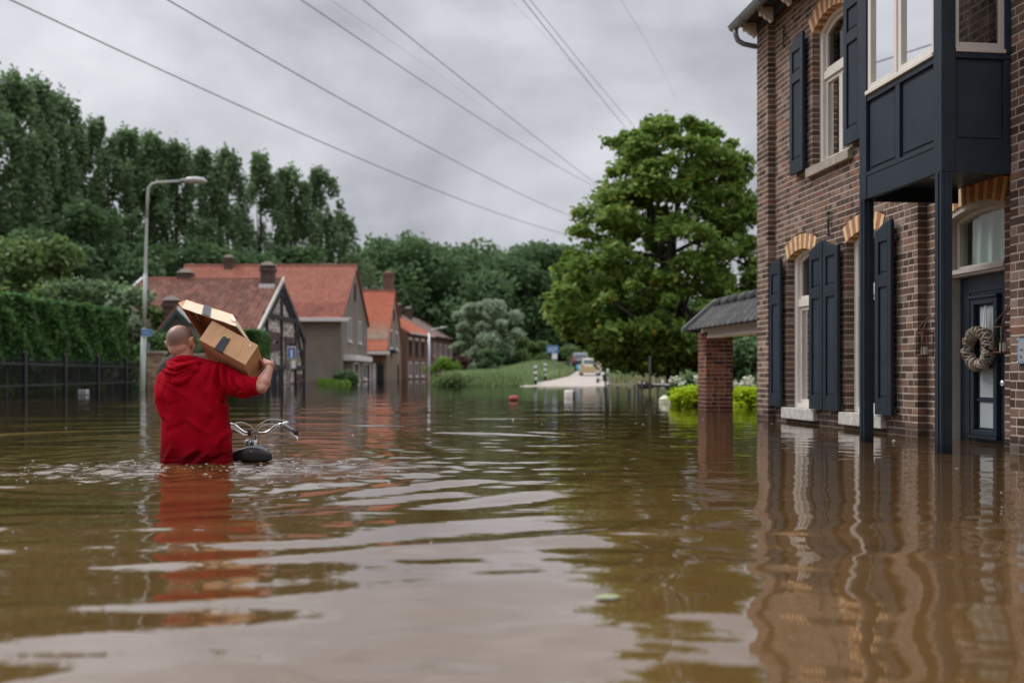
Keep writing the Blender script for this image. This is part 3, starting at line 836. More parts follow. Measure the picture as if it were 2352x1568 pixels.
# ------------------------------------------------------------------ navy bay window on posts
bay = MB()
ZT = 4.7
# corner posts reach from the ground to the top
for s0 in (4.417, 5.62):
    bay.box(s0, s0 + .09, .755, .845, -1.0, 2.07, H)
posts = []
fr = MB()
fr.box(4.417, 4.54, .745, .845, 2.071, ZT, H); fr.box(5.60, 5.712, .732, .845, 2.071, ZT, H)
fr.box(4.541, 5.599, .79, .838, 2.073, 2.265, H)                # fascia
fr.box(4.541, 5.599, .785, .842, 2.267, 2.30, H)                # bottom rail
fr.box(4.541, 5.599, .79, .838, 2.90, 2.948, H)                 # rail under sill
fr.box(5.022, 5.088, .79, .838, 2.301, 2.899, H)
fr.box(4.541, 5.599, .79, .838, 4.45, ZT, H)
# near side
fr.box(5.672, 5.712, .30, .731, 2.071, 2.30, H); fr.box(5.672, 5.712, .30, .731, 2.912, 2.952, H)
fr.box(5.675, 5.708, .30, .35, 2.301, 2.911, H); fr.box(5.675, 5.712, .295, .338, 2.953, ZT, H)
fr.box(5.675, 5.712, .339, .731, 4.45, ZT, H)
# far side and floor, roof
fr.box(4.417, 4.45, -.05, .744, 2.071, ZT, H); fr.box(4.451, 5.671, -.05, .789, 2.19, 2.215, H); fr.box(4.38, 5.75, -.05, .88, ZT + .002, ZT + .08, H)
bw = fr.build('bay_window', 'navy_paint', house, bevel=.004)
for s0 in (4.417, 5.62):
    p = MB(); p.box(s0, s0 + .09, .757, .845, -1.0, 2.069, H); p.box(s0 + .03, s0 + .058, .846, .853, -1.0, 2.069, H); p.box(s0 + .091, s0 + .098, .79, .815, -1.0, 2.069, H)
    p.build('post', 'navy_paint', house, bevel=.006)
for a_, b_ in ((4.541, 5.021), (5.089, 5.599)):
    p = MB(); p.box(a_, b_, .79, .812, 2.301, 2.899, H); p.box(a_ + .03, b_ - .03, .8125, .822, 2.335, 2.865, H); p.build('panel', 'navy_panel', bw, bevel=.004)
p = MB(); p.box(5.668, 5.690, .351, .731, 2.301, 2.911, H); p.box(5.6905, 5.698, .375, .705, 2.33, 2.885, H); p.build('panel', 'navy_panel', bw, bevel=.004)
s_ = MB(); s_.box(4.541, 5.599, .79, .858, 2.950, 2.984, H); s_.build('sill', 'cream_paint', bw, bevel=.004)
s_ = MB(); s_.box(5.66, 5.722, .34, .731, 2.954, 2.985, H); s_.build('sill', 'grey_frame', bw, bevel=.004)
for a_, b_, nm in ((4.545, 5.03, 1), (5.052, 5.598, 2)):
    w_ = MB()
    for q in ((a_, a_ + .05, 2.986, 4.449), (b_ - .05, b_, 2.986, 4.449), (a_ + .0505, b_ - .0505, 2.986, 3.036), (a_ + .0505, b_ - .0505, 4.39, 4.449)):
        w_.box(q[0], q[1], .775, .832, q[2], q[3], H)
    f = w_.build('window_frame', 'cream_paint', bw, bevel=.004)
w_ = MB(); w_.box(5.031, 5.051, .77, .845, 2.986, 4.449, H); w_.build('mullion', 'cream_paint', bw, bevel=.003)
for a_, b_ in ((4.59, 4.985), (5.10, 5.55)):
    w_ = MB(); w_.box(a_, b_, .80, .805, 3.03, 4.40, H); w_.build('pane', 'window_glass', bw)
w_ = MB()
for q in ((.342, .385, 2.986, 4.449), (.700, .731, 2.986, 4.449), (.3855, .6995, 2.986, 3.032), (.3855, .6995, 4.40, 4.449)):
    w_.box(5.66, 5.702, q[0], q[1], q[2], q[3], H)
w_.build('window_frame', 'grey_frame', bw, bevel=.004)
w_ = MB(); w_.box(5.68, 5.684, .38, .705, 3.03, 4.41, H); w_.build('pane', 'window_glass', bw)
def drape(name, s0, s1, o, z0, z1, m, par, fold=26, amp=.014, axis_o=False):
    c = MB(); n = int(fold * 4)
    for i in range(n):
        a_, b_ = s0 + (s1 - s0) * i / n, s0 + (s1 - s0) * (i + 1) / n
        oa, ob = o + amp * math.sin(i * math.pi / 2 * .9) , o + amp * math.sin((i + 1) * math.pi / 2 * .9)
        P = (lambda s, q, z: H(q, s, z)) if axis_o else H
        c.add([P(a_, oa, z0), P(b_, ob, z0), P(b_, ob, z1), P(a_, oa, z1)], [(0, 1, 2, 3)])
    return c.build(name, m, par, smooth=True)
drape('curtain', 4.50, 5.62, .56, 2.60, 4.4, 'curtain_white', bw, 30, amp=.01)
drape('curtain', 5.20, 5.60, .40, 2.60, 4.4, 'curtain_white', bw, 16)
drape('curtain', .60, .72, 5.62, 2.60, 4.4, 'curtain_white', bw, 7, axis_o=True)
# table lamps standing inside the bay
for s_c, zb_ in ((4.86, 2.99), (5.42, 2.99)):
    t = thing('table_lamp', H(s_c, .62, 2.75), 'white table lamp standing behind the %s pane of the bay window' % ('far' if s_c < 5 else 'near'), 'lamp')
    b = MB(); b.tube([H(s_c, .62, 2.22), H(s_c, .62, 2.99), H(s_c, .62, 3.0 if s_c < 5 else 3.15), H(s_c, .62, 3.02 if s_c < 5 else 3.3)], [.05, .045, .05, .025], 12); b.build('base', 'curtain_white', t, smooth=True)
    b = MB(); z0 = 3.02 if s_c < 5 else 3.3; b.tube([H(s_c, .62, z0), H(s_c, .62, z0 + .17)], [.075, .065], 16); b.build('lamp_shade', 'curtain_white', t, smooth=True)
for s_c, o_c in ((5.45, .50), (4.95, .45), (5.2, .15)):
    b = MB(); b.tube([H(s_c, o_c, 2.186), H(s_c, o_c, 2.189)], .045, 16); b.build('spotlight', 'dull_alloy', bw, smooth=False)

# ------------------------------------------------------------------ front door
dr = MB()
arched_frame(dr, (4.163, 5.08, 1.984, .075, -1.0), (4.215, 5.05, 1.95, .065, -1.0), -.27, -.197)
arched_frame(dr, (4.163, 5.043, 1.984, .075, -1.0), (4.215, 5.035, 1.95, .065, -1.0), -.1965, -.097)
dr.box(4.216, 5.034, -.26, -.11, 1.44, 1.49, H); dr.box(4.20, 5.04, -.11, -.08, 1.462, 1.50, H)
arched_frame(dr, (4.217, 5.048, 1.948, .064, 1.491), (4.262, 5.005, 1.92, .055, 1.535), -.25, -.17)
dfr = dr.build('door_frame', 'grey_frame', house, bevel=.004)
g = MB(); g.prism([H(s, -.21, z) for s, z in [(4.26, 1.53), (5.01, 1.53)] + arch_pts(4.26, 5.01, 1.925, .055)], Vector(H(0, .004, 0)) - Vector(H(0, 0, 0))); g.build('pane', 'clear_glass', dfr)
c = MB(); n = 90
for i in range(n):
    a_, b_ = 4.3 + .52 * i / n, 4.3 + .52 * (i + 1) / n
    fo = lambda t: -.265 - .022 * math.sin(t * 34) - .008 * math.sin(t * 71)
    ta, tb = (a_ - 4.3), (b_ - 4.3)
    lean = lambda s, z: s + (z - 1.5) * .12
    c.add([H(a_, fo(ta), 1.4), H(b_, fo(tb), 1.4), H(lean(b_, 2.05), fo(tb) * .9, 2.05), H(lean(a_, 2.05), fo(ta) * .9, 2.05)], [(0, 1, 2, 3)])
c.build('curtain', 'curtain_green', dfr, smooth=True)
d = MB(); d.box(4.217, 5.048, -.245, -.205, -1.0, 1.438, H)
door = d.build('door', 'navy_paint', house, bevel=.003)
def rectring(b, s0, s1, z0, z1, w, o0, o1):
    b.box(s0, s0 + w, o0, o1, z0, z1, H); b.box(s1 - w, s1, o0, o1, z0, z1, H)
    b.box(s0 + w + .0003, s1 - w - .0003, o0, o1, z0, z0 + w, H); b.box(s0 + w + .0003, s1 - w - .0003, o0, o1, z1 - w, z1, H)
m_ = MB(); rectring(m_, 4.36, 4.90, -.04, 1.31, .014, -.204, -.194); rectring(m_, 4.39, 4.87, -.01, 1.28, .010, -.204, -.198); m_.build('moulding', 'navy_paint', door, bevel=.003)
m_ = MB(); rectring(m_, 4.435, 4.815, .055, 1.235, .05, -.204, -.165)
m_.box(4.42, 4.83, -.204, -.150, 1.236, 1.26, H); m_.box(4.42, 4.83, -.204, -.150, .03, .054, H)
m_.build('moulding', 'navy_paint', door, bevel=.006)
for z0, z1 in ((.945, 1.165), (.665, .915), (.385, .635), (.125, .345)):
    p = MB(); p.box(4.53, 4.725, -.203, -.199, z0, z1, H); p.build('pane', 'frosted', door)
m_ = MB(); 
for z0 in (.348, .638, .918): m_.box(4.487, 4.763, -.2035, -.188, z0, z0 + .024, H)
m_.build('glazing_bar', 'navy_paint', door, bevel=.003)
m_ = MB(); m_.tube([H(4.955, -.204, .51), H(4.955, -.16, .51)], .012, 10); m_.ell(H(4.955, -.14, .51), .03, .03, .03); m_.build('handle', 'steel', door, smooth=True)

# wreath of pale twigs
wc = Vector(H(4.625, -.125, .80))
wr_ = thing('door_wreath', wc, 'oval wreath of wound grey twigs hanging on the navy front door', 'wreath')
b = MB(); r = random.Random(8)
ds, dz, dn = Vector(H(1, 0, 0)) - Vector(H(0, 0, 0)), Vector((0, 0, 1)), Vector(H(0, 1, 0)) - Vector(H(0, 0, 0))
for k in range(44):
    pts = []; t0 = r.random() * 6.283; turns = r.uniform(.22, .4); pitch = r.choice((-1, 1)) * r.uniform(5.5, 9); ph = r.random() * 6.28; rad = r.uniform(.042, .058)
    for i in range(15):
        t = t0 + turns * 6.283 * i / 14; q = ph + pitch * (t - t0)
        cc = ds * (.158 * math.cos(t)) + dz * (.142 * math.sin(t))
        out = (ds * math.cos(t) + dz * math.sin(t)).normalized()
        pts.append(wc + cc + out * rad * math.cos(q) + dn * rad * math.sin(q))
    b.tube(pts, r.uniform(.0045, .0078), 5, caps=False)
b.build('twigs', 'willow_twig', wr_, smooth=True)
b = MB(); b.prism([H(4.645, -.17, .93), H(4.675, -.17, .93), H(4.665, -.17, 1.17), H(4.660, -.17, 1.17)], Vector(H(0, .008, 0)) - Vector(H(0, 0, 0))); b.prism([H(4.625, -.155, .93), H(4.645, -.155, .93), H(4.660, -.165, 1.16), H(4.656, -.165, 1.16)], Vector(H(0, .005, 0)) - Vector(H(0, 0, 0))); b.build('ribbon', 'ribbon', wr_)
# wall lanterns with candles
def wall_lantern(s, o, label):
    zt, zb = .957, .757; w = .052
    t = thing('wall_lantern', H(s, o, zb), label, 'lantern', 'candle lanterns beside the door')
    b = MB()
    for ds_ in (-w, w):
        for do_ in (-w, w): b.tube([H(s + ds_, o + do_, zb - .015), H(s + ds_, o + do_, zt)], .006, 6)
    for z in (zb, zt):
        for p, q in (((-w, -w), (w, -w)), ((w, -w), (w, w)), ((w, w), (-w, w)), ((-w, w), (-w, -w))): b.tube([H(s + p[0], o + p[1], z), H(s + q[0], o + q[1], z)], .006, 6)
    b.box(s - w, s + w, o - w, o + w, zb - .004, zb + .004, H)
    for sg in (-1, 1): b.tube([H(s + sg * w, o + w, zt), H(s + sg * w * .9, o + w * .6, zt + .05), H(s + sg * w * .5, o, zt + .10), H(s, o - w * .7, zt + .14)], .005, 6)
    b.tube([H(s + .02 * math.cos(k * .785), o - .04, zt + .155 + .02 * math.sin(k * .785)) for k in range(9)], .005, 6)
    b.tube([H(s, o - .04, zt + .14), H(s, o - .13, zt + .13)], .006, 6)
    b.tube([H(s, o - w, zb + .02), H(s, o - .13, zb + .02)], .006, 6)
    b.build('lantern_frame', 'rusty_copper', t, smooth=True)
    for args in ((s - w, s + w, o + w - .002, o + w), (s + w - .002, s + w, o - w, o + w)):
        g_ = MB(); g_.box(args[0] + .004, args[1] - .004 if args[1] - args[0] > .01 else args[1], args[2], args[3], zb + .008, zt - .006, H); g_.build('pane', 'clear_glass', t)
    c_ = thing('candle', H(s, o, zb), 'white pillar candle in the lantern %s' % ('left of the navy door' if s < 4.6 else 'right of the navy door'), 'candle', 'candles in the wall lanterns')
    m_ = MB(); m_.tube([H(s, o, zb + .005), H(s, o, zb + .075)], .03, 16); m_.build('wax', 'candle_wax', c_, smooth=False)
    m_ = MB(); m_.tube([H(s, o, zb + .075), H(s, o, zb + .088)], .0015, 6); m_.build('wick', 'print_black', c_)
wall_lantern(4.06, .045, 'rusty copper lantern between the brick corner and the bay post')
wall_lantern(5.235, .045, 'rusty copper lantern on the right side of the navy door')
# plaque
pl = thing('wall_plaque', H(5.93, .30, .755), 'small blue edged glass name plaque screwed to the brick wall', 'plaque')
b = MB(); b.box(5.808, 6.10, .304, .309, .662, .845, H); b.build('glass_plate', 'plaque_blue', pl)
b = MB(); b.box(5.826, 6.085, .3095, .311, .678, .828, H); b.build('plate', 'plaque_grey', pl)
for s_ in (5.815, 6.09):
    for z_ in (.672, .836): b = MB(); b.ell(H(s_, .312, z_), .007, .006, .007, nu=10, nv=6); b.build('screw', 'steel', pl, smooth=True)
def text_obj(body, loc, size, mname, parent, ex, ey, name='lettering'):
    cu = bpy.data.curves.new(name, 'FONT'); cu.body = body; cu.size = size; cu.extrude = .0004
    cu.materials.append(MATS[mname])
    tmp = bpy.data.objects.new(name, cu); col.objects.link(tmp)
    me = bpy.data.meshes.new_from_object(tmp.evaluated_get(bpy.context.evaluated_depsgraph_get())); bpy.data.objects.remove(tmp)
    o = bpy.data.objects.new(name, me); col.objects.link(o); o.parent = parent
    ex = Vector(ex).normalized(); ey = Vector(ey).normalized(); ez = ex.cross(ey)
    from mathutils import Matrix
    M = Matrix((ex, ey, ez)).transposed().to_4x4(); M.translation = Vector(loc) - ROOT_LOC[parent.name]
    o.matrix_local = M
    return o
text_obj('He', H(5.838, .3118, .752), .030, 'print_black', pl, ds, dz)
text_obj('Br', H(5.838, .3118, .700), .030, 'print_black', pl, ds, dz)

# ------------------------------------------------------------------ tiled garden gateway behind the house
gate = thing('garden_gateway', H(-3.4, -.45, -1.0), 'red brick pier and grey tiled canopy joining the far corner of the house', 'gateway')
mo, st = MB(), MB(); pc = []
brick_panel(H, -3.65, -3.213, -.335, 1.30, -.26, .12, mo, st, cand=None, seed=20)
# end face turned to the street: along = inward, outward = +s
def HE(u, w, z): return H(-3.211 + w, -.262 - u, z)
brick_panel(HE, 0.0, .45, -.335, 1.30, 0, .12, mo, st, cand=None, seed=21)
mo.box(-3.64, -3.335, -.70, -.385, -1.0, 1.3, H)
pier = mo.build('pier', 'pier_mortar', gate)
# bricks of the pier as single pieces
import itertools
vv, ff = st.v, st.f
for i in range(0, len(vv), 8):
    b = MB(); b.hexa(vv[i:i + 8]); b.build('brick', 'pier_brick', pier)
b = MB(); b.box(-3.56, .0, -.50, -.262, 1.17, 1.215, H); b.build('beam', 'cream_paint', gate, bevel=.004)
b = MB(); b.box(-3.52, .0, -.45, -.275, 1.216, 1.36, H); b.build('fascia', 'grey_frame', gate)
# roof: sloping deck with pantiles
def roofP(s, t, h=0):          # t 0 at the eave, 1 at the ridge
    return H(s, .0 - .50 * t - h * .66, 1.315 + .42 * t + h * .75)
b = MB()
b.hexa([roofP(-3.50, 0), roofP(.0, 0), roofP(.0, 1), roofP(-3.50, 1), roofP(-3.50, 0, .02), roofP(.0, 0, .02), roofP(.0, 1, .02), roofP(-3.50, 1, .02)])
b.hexa([H(-3.50, -1.0, 1.315), H(.0, -1.0, 1.315), H(.0, -.5, 1.735), H(-3.5, -.5, 1.735), H(-3.50, -1.0, 1.335), H(.0, -1.0, 1.335), H(.0, -.5, 1.755), H(-3.5, -.5, 1.755)])
deck = b.build('roof', 'interior_dark', gate)
tile_me = None
for row in range(3):
    for k in range(15):
        s0 = -3.50 + k * .235; b = MB(); n = 8; top, bot = [], []
        for i in range(n + 1):
            x = i / n * .25; hh = .016 + .045 * max(0, math.sin(i / n * 2 * math.pi + .5)) - .010 * (i / n > .55)
            for tt, lst, ex in ((row / 3 - .02, bot, .018), ((row + 1) / 3 + .02, top, .0)):
                lst.append((s0 + x, tt, hh + ex))
        vs = [roofP(*q) for q in bot] + [roofP(*q) for q in top] + [roofP(q[0], q[1], q[2] - .014) for q in bot] + [roofP(q[0], q[1], q[2] - .014) for q in top]
        m1 = n + 1; fs = []
        for i in range(n): fs += [(i, i + 1, m1 + i + 1, m1 + i), (2 * m1 + i, 2 * m1 + i + 1, i + 1, i)]
        b.add(vs, fs); b.build('tile', 'roof_tile_dark', deck, smooth=True)
for k in range(9):
    b = MB(); s0 = -3.47 + k * .39
    b.tube([H(s0, -.52, 1.755), H(s0 + .40, -.52, 1.765)], [.075, .085], 10); b.build('ridge_tile', 'roof_tile_dark', deck, smooth=True)
b = MB(); b.hexa([H(-3.56, .06, 1.285), H(-3.50, .06, 1.285), H(-3.50, -.52, 1.785), H(-3.56, -.52, 1.785), H(-3.56, .06, 1.345), H(-3.50, .06, 1.345), H(-3.50, -.52, 1.845), H(-3.56, -.52, 1.845)]); b.build('verge_board', 'zinc', gate)
b = MB()
for k in range(15): s0 = -3.50 + k * .235; b.tube([H(s0 + .06, .02, 1.30), H(s0 + .06, -.1, 1.34)], .02, 6)
b.build('tile_batten', 'roof_tile_dark', gate)
# ------------------------------------------------------------------ far houses
def tiled_roof(parent, A, B, C, D, nrow, ncol, m, nparts, thick=.12, name='roof'):
    """A,B eave left/right, C,D ridge right/left. Overlapping curved pantiles; the first nparts (nearest the eave) are single tiles."""
    A, B, C, D = map(Vector, (A, B, C, D))
    nrm = (B - A).cross(D - A).normalized()
    if nrm.z < 0: nrm = -nrm
    b = MB(); b.hexa([A - nrm * thick, B - nrm * thick, C - nrm * thick, D - nrm * thick, A, B, C, D])
    deck = b.build(name, m, parent)
    def P(u, t, h): return A.lerp(B, u).lerp(D.lerp(C, u), t) + nrm * h
    st = MB(); k = 0
    for r in range(nrow):
        for c in range(ncol):
            u0, u1 = c / ncol, (c + 1) / ncol; t0, t1 = max(0, r / nrow - .006), min(1, (r + 1) / nrow)
            prof = [(0, .02), (.18, .065), (.4, .075), (.6, .03), (.85, .015), (1, .03)]
            lo = [P(u0 + (u1 - u0) * x, t0, h + .035) for x, h in prof]; hi = [P(u0 + (u1 - u0) * x, t1, h) for x, h in prof]
            bt = [P(u0 + (u1 - u0) * x, t0, .002) for x, h in prof]
            vs = lo + hi + bt; n = len(prof)
            fs = [(i, i + 1, n + i + 1, n + i) for i in range(n - 1)] + [(2 * n + i, 2 * n + i + 1, i + 1, i) for i in range(n - 1)]
            if k < nparts:
                t_ = MB(); t_.add(vs, fs); t_.build('tile', m, deck)
            else: st.add(vs, fs)
            k += 1
    if st.v: tag(st.build('tiles', m, deck), kind='stuff')
    return deck
def window(parent, P0, ux, w, h, frame='white_far', out=None, fw=.09, mull=1, transom=None, sill=True, depth=.06, name='window'):
    """P0 lower-left corner on the wall, ux unit vector along the wall, out = outward normal"""
    P0, ux, out = Vector(P0), Vector(ux), Vector(out); uz = Vector((0, 0, 1))
    def T(x, o, z): return P0 + ux * x + out * o + uz * z
    f = MB()
    for q in ((0, fw, 0, h), (w - fw, w, 0, h), (fw + .001, w - fw - .001, 0, fw), (fw + .001, w - fw - .001, h - fw, h)): f.box(q[0], q[1], .002, depth, q[2], q[3], T)
    for i in range(1, mull): x = w * i / mull; f.box(x - .03, x + .03, .004, depth - .004, fw, h - fw, T)
    if transom: f.box(fw, w - fw, .004, depth - .006, transom - .03, transom + .03, T)
    fo = f.build(name, frame, parent)
    g = MB(); g.box(fw * .7, w - fw * .7, .006, .02, fw * .7, h - fw * .7, T); g.build('pane', 'glass_far', fo)
    if sill: g = MB(); g.box(-.06, w + .06, .002, .16, -.10, -.003, T); g.build('sill', frame, fo)
    return fo
def chimney(parent, c, w, z0, z1, m='chimney_brick', cap='stem_grey', flash=True):
    b = MB(); b.box(c[0] - w / 2, c[0] + w / 2, c[1] - w / 2, c[1] + w / 2, z0, z1)
    b.box(c[0] - w / 2 - .06, c[0] + w / 2 + .06, c[1] - w / 2 - .06, c[1] + w / 2 + .06, z1 - .32, z1 - .14)
    o = b.build('chimney', m, parent)
    b = MB(); b.hexa([(c[0] + sx * (w / 2 + .08), c[1] + sy * (w / 2 + .08), z1 + .001) for sx, sy in ((-1, -1), (1, -1), (1, 1), (-1, 1))] + [(c[0] + sx * w * .22, c[1] + sy * w * .22, z1 + .22) for sx, sy in ((-1, -1), (1, -1), (1, 1), (-1, 1))])
    b.build('cap', cap, o)
    if flash: b = MB(); b.box(c[0] - w / 2 - .07, c[0] + w / 2 + .07, c[1] - w / 2 - .07, c[1] + w / 2 - .0, z0 + .02, z0 + .32); b.build('flashing', 'white_far', o)
    return o
UX, UY = Vector((1, 0, 0)), Vector((0, 1, 0))

# 1: old half-timbered farmhouse
h1 = thing('half_timbered_house', (-17, 55.5, -1), 'half-timbered house with a weathered brown-red tiled roof behind the man', 'house')
X1, X0 = -12.9, -20.6; Yf, Yr, Ym = 50.0, 62.0, 55.6; ZE, ZR = 2.8, 5.85
b = MB(); b.box(X0, X1 - .06, Yf + .4, Yr - .3, -1, ZE)
b.prism([(X1 - .06, Yf + .4, ZE), (X1 - .06, Yr - .3, ZE), (X1 - .06, Ym, ZR - .15)], (X0 - X1, 0, 0))
b.build('wall', 'infill_stone', h1)
tiled_roof(h1, (X0 - .9, Yf, ZE - .05), (X1 + .12, Yf, ZE - .05), (X1 + .12, Ym, ZR), (X0, Ym, ZR), 17, 34, 'tile_old', 290)
b = MB(); b.hexa([(X0 - .9, Yr, ZE - .2), (X1 + .12, Yr, ZE - .2), (X1 + .12, Ym, ZR - .1), (X0, Ym, ZR - .1), (X0 - .9, Yr, ZE), (X1 + .12, Yr, ZE), (X1 + .12, Ym, ZR + .02), (X0, Ym, ZR + .02)]); b.build('rear_roof', 'tile_old', h1)
b = MB(); b.tube([(X0, Ym, ZR + .03), (X1 + .12, Ym, ZR + .03)], .11, 8); b.build('ridge', 'ridge_red', h1)
b = MB(); b.bar((X1 + .16, Yf - .05, ZE - .05), (X1 + .16, Ym, ZR + .08), .07, .20); b.build('verge_board', 'cream_paint', h1)
b = MB(); b.bar((X0 - .95, Yf - .05, ZE - .05), (X0 - .02, Ym, ZR + .08), .10, .16); b.build('verge_board', 'sign_white', h1)
b = MB(); b.bar((X1 + .13, Yf + .1, ZE - .25), (X1 + .13, Ym, ZR - .16), .05, .14); b.build('green_board', 'green_board', h1)
rr_ = random.Random(31); sb_ = MB(); z = 0.05
while z < ZR - .3:
    hh_ = rr_.uniform(.12, .22); y = Yf + .6
    while y < Yr - .5:
        ww_ = rr_.uniform(.18, .42); zt_ = (ZE + (ZR - ZE) * (y + ww_ / 2 - Yf) / (Ym - Yf)) if y < Ym else (ZE + (ZR - ZE) * (Yr - y - ww_ / 2) / (Yr - Ym))
        if z + hh_ < zt_ - .25:
            p_ = rr_.uniform(.015, .05); j = lambda: rr_.uniform(-.02, .02)
            sb_.hexa([(X1 - .08, y + .02, z + .02), (X1 - .06 + p_, y + .03 + j(), z + .02 + j()), (X1 - .06 + p_, y + ww_ - .03 + j(), z + .02 + j()), (X1 - .08, y + ww_ - .02, z + .02), (X1 - .08, y + .02, z + hh_ - .02), (X1 - .06 + p_, y + .03 + j(), z + hh_ - .02 + j()), (X1 - .06 + p_, y + ww_ - .03 + j(), z + hh_ - .02 + j()), (X1 - .08, y + ww_ - .02, z + hh_ - .02)])
        y += ww_
    z += hh_
tag(sb_.build('stones', 'rubble', h1), kind='stuff')
tb = MB(); gx = X1 - .0
def tim(a, c, w=.24): tb.bar((gx, a[0], a[1]), (gx, c[0], c[1]), .1, w, up=(1, 0, 0))
zat = lambda y: (ZE + (ZR - ZE) * (y - Yf) / (Ym - Yf)) if y < Ym else (ZE + (ZR - ZE) * (Yr - y) / (Yr - Ym))
def timber(a, c, w=.24, cw=.1):
    a, c = Vector((gx, *a)), Vector((gx, *c)); d = (c - a).normalized(); n_ = Vector((1, 0, 0)).cross(d) * w / 2
    tb.prism([a - n_, c - n_, c + n_, a + n_], (cw, 0, 0))
timber((Ym, -.9), (Ym, ZR - .3)); timber((Yf + .5, -.9), (Yf + .5, ZE - .2)); timber((Yr - .4, -.9), (Yr - .4, ZE + .1), .3)
timber((52.3, -.9), (52.3, 3.75), .22); timber((59.2, -.9), (59.2, 3.85), .26)
for z in (1.0, 3.72): timber((51.6 if z > 2 else Yf + .4, z), (59.6 if z > 2 else Yr - .4, z), .24, .115)
timber((Ym, 5.2), (52.9, 3.75), .2, .09); timber((Ym, 5.2), (58.5, 3.75), .2, .09)
timber((Ym, ZR - .2), (Yr - .15, ZE - .2), .34, .125)
timber((Yf + .5, 1.1), (52.2, 2.4), .2, .09); timber((59.3, 3.6), (61.3, 1.2), .22, .09)
tb.build('timber_frame', 'timber_dark', h1)
for (y, z, w, h) in ((52.9, 1.85, 2.3, 1.0), (56.6, 1.55, 2.1, 1.2), (59.6, -.6, 1.5, 1.2)):
    window(h1, (X1 - .05, y, z), UY, w, h, 'shutter_far', out=UX, fw=.4, sill=False, depth=.09)
b = MB(); b.box(X1, X1 + .35, 56.4, 58.9, 1.25, 1.5); b.build('window_box', 'leaf_dry', h1)
chimney(h1, (-13.45, 54.9), .68, 5.2, 6.55); chimney(h1, (-18.3, 55.9), .7, 5.5, 6.25)

# 2: tall rendered house with an orange roof
h2 = thing('rendered_house', (-18, 76.6, -1), 'tall grey-brown rendered house with long orange roof and two narrow gable windows', 'house')
X1, X0 = -12.06, -25.2; Yf, Yr, Ym = 70.0, 83.3, 76.6; ZE, ZR = 4.5, 8.85
b = MB(); b.box(X0, X1, Yf + .3, Yr - .3, -1, ZE + .3)
b.prism([(X1, Yf + .3, ZE + .3), (X1, Yr - .3, ZE + .3), (X1, 80.2, 6.4), (X1, Ym, ZR - .1), (X1, 73.0, 6.4)], (X0 - X1, 0, 0))
b.build('wall', 'render_brown', h2)
tiled_roof(h2, (X0, Yf - .1, ZE + .02), (X1 + .1, Yf - .1, ZE + .02), (X1 + .1, 71.9, 5.75), (X0, 71.9, 5.75), 5, 52, 'tile_rust', 0, name='lower_roof')
tiled_roof(h2, (X0, 71.85, 5.72), (X1 + .1, 71.85, 5.72), (X1 + .1, Ym, ZR), (X0, Ym, ZR), 16, 52, 'tile_orange', 290)
b = MB(); b.hexa([(X0, Yr + .1, ZE), (X1 + .1, Yr + .1, ZE), (X1 + .1, Ym, ZR - .1), (X0, Ym, ZR - .1), (X0, Yr + .1, ZE + .1), (X1 + .1, Yr + .1, ZE + .1), (X1 + .1, Ym, ZR), (X0, Ym, ZR)]); b.build('rear_roof', 'tile_orange', h2)
b = MB(); b.bar((X1 + .13, Yf, ZE + .1), (X1 + .13, 73.0, 6.5), .06, .16); b.bar((X1 + .13, 73.0, 6.5), (X1 + .13, Ym, ZR + .02), .06, .16); b.bar((X1 + .13, Ym, ZR + .02), (X1 + .13, 80.2, 6.5), .06, .16); b.bar((X1 + .13, 80.2, 6.5), (X1 + .13, Yr, ZE + .1), .06, .16)
b.tube([(X0, Ym, ZR + .06), (X1 + .1, Ym, ZR + .06)], .12, 8); b.build('ridge', 'ridge_red', h2)
b = MB(); b.box(X0, X1 + .55, Yf - .35, Yf + .25, ZE - .22, ZE + .04); b.build('gutter_board', 'white_far', h2, bevel=.02)
for y in (73.1, 78.0): window(h2, (X1 + .002, y, 3.02), UY, 1.35, 1.75, out=UX, mull=2)
window(h2, (X1 + .002, 76.1, 6.15), UY, .6, 1.35, 'timber_dark', out=UX, fw=.12, sill=False)
b = MB(); b.box(X1 - .2, X1 + .9, 71.2, 79.6, 1.55, 1.95); b.build('canopy', 'white_far', h2, bevel=.03)
b = MB(); b.box(X1 + .001, X1 + .55, 71.6, 79.0, -1, 1.549); b.build('bay', 'render_brown', h2)
window(h2, (X1 + .552, 72.4, .2), UY, 2.2, 1.25, out=UX, fw=.12, mull=1); window(h2, (X1 + .552, 77.0, .2), UY, 1.5, 1.25, out=UX, fw=.12)
chimney(h2, (-21.7, 76.4), .62, 8.2, 9.5)

# 3: steep bright orange roof, flooded garage
h3 = thing('steep_roofed_house', (-16, 101, -1), 'house with a very steep bright orange roof and a flooded white garage front', 'house')
X1, X0 = -12.0, -24.0; Yf, Yr, Ym = 95.0, 108.0, 101.6; ZE, ZR = 2.75, 9.0
b = MB(); b.box(X0, X1, Yf + .4, Yr - .4, -1, ZE)
b.prism([(X1, Yf + .4, ZE), (X1, Yr - .4, ZE), (X1, Yr - .9, 4.6), (X1, Ym, ZR - .15), (X1, Yf + .9, 4.0)], (X0 - X1, 0, 0))
b.build('wall', 'brick_far_tan', h3)
tiled_roof(h3, (X0, Yf - .2, ZE + .1), (X1 + .1, Yf - .2, ZE + .1), (X1 + .1, Ym, ZR), (X0, Ym, ZR), 26, 42, 'tile_bright', 0)
b = MB(); b.hexa([(X0, Yr, 3.6), (X1 + .1, Yr, 3.6), (X1 + .1, Ym, ZR - .1), (X0, Ym, ZR - .1), (X0, Yr, 3.7), (X1 + .1, Yr, 3.7), (X1 + .1, Ym, ZR), (X0, Ym, ZR)]); b.build('rear_roof', 'tile_bright', h3)
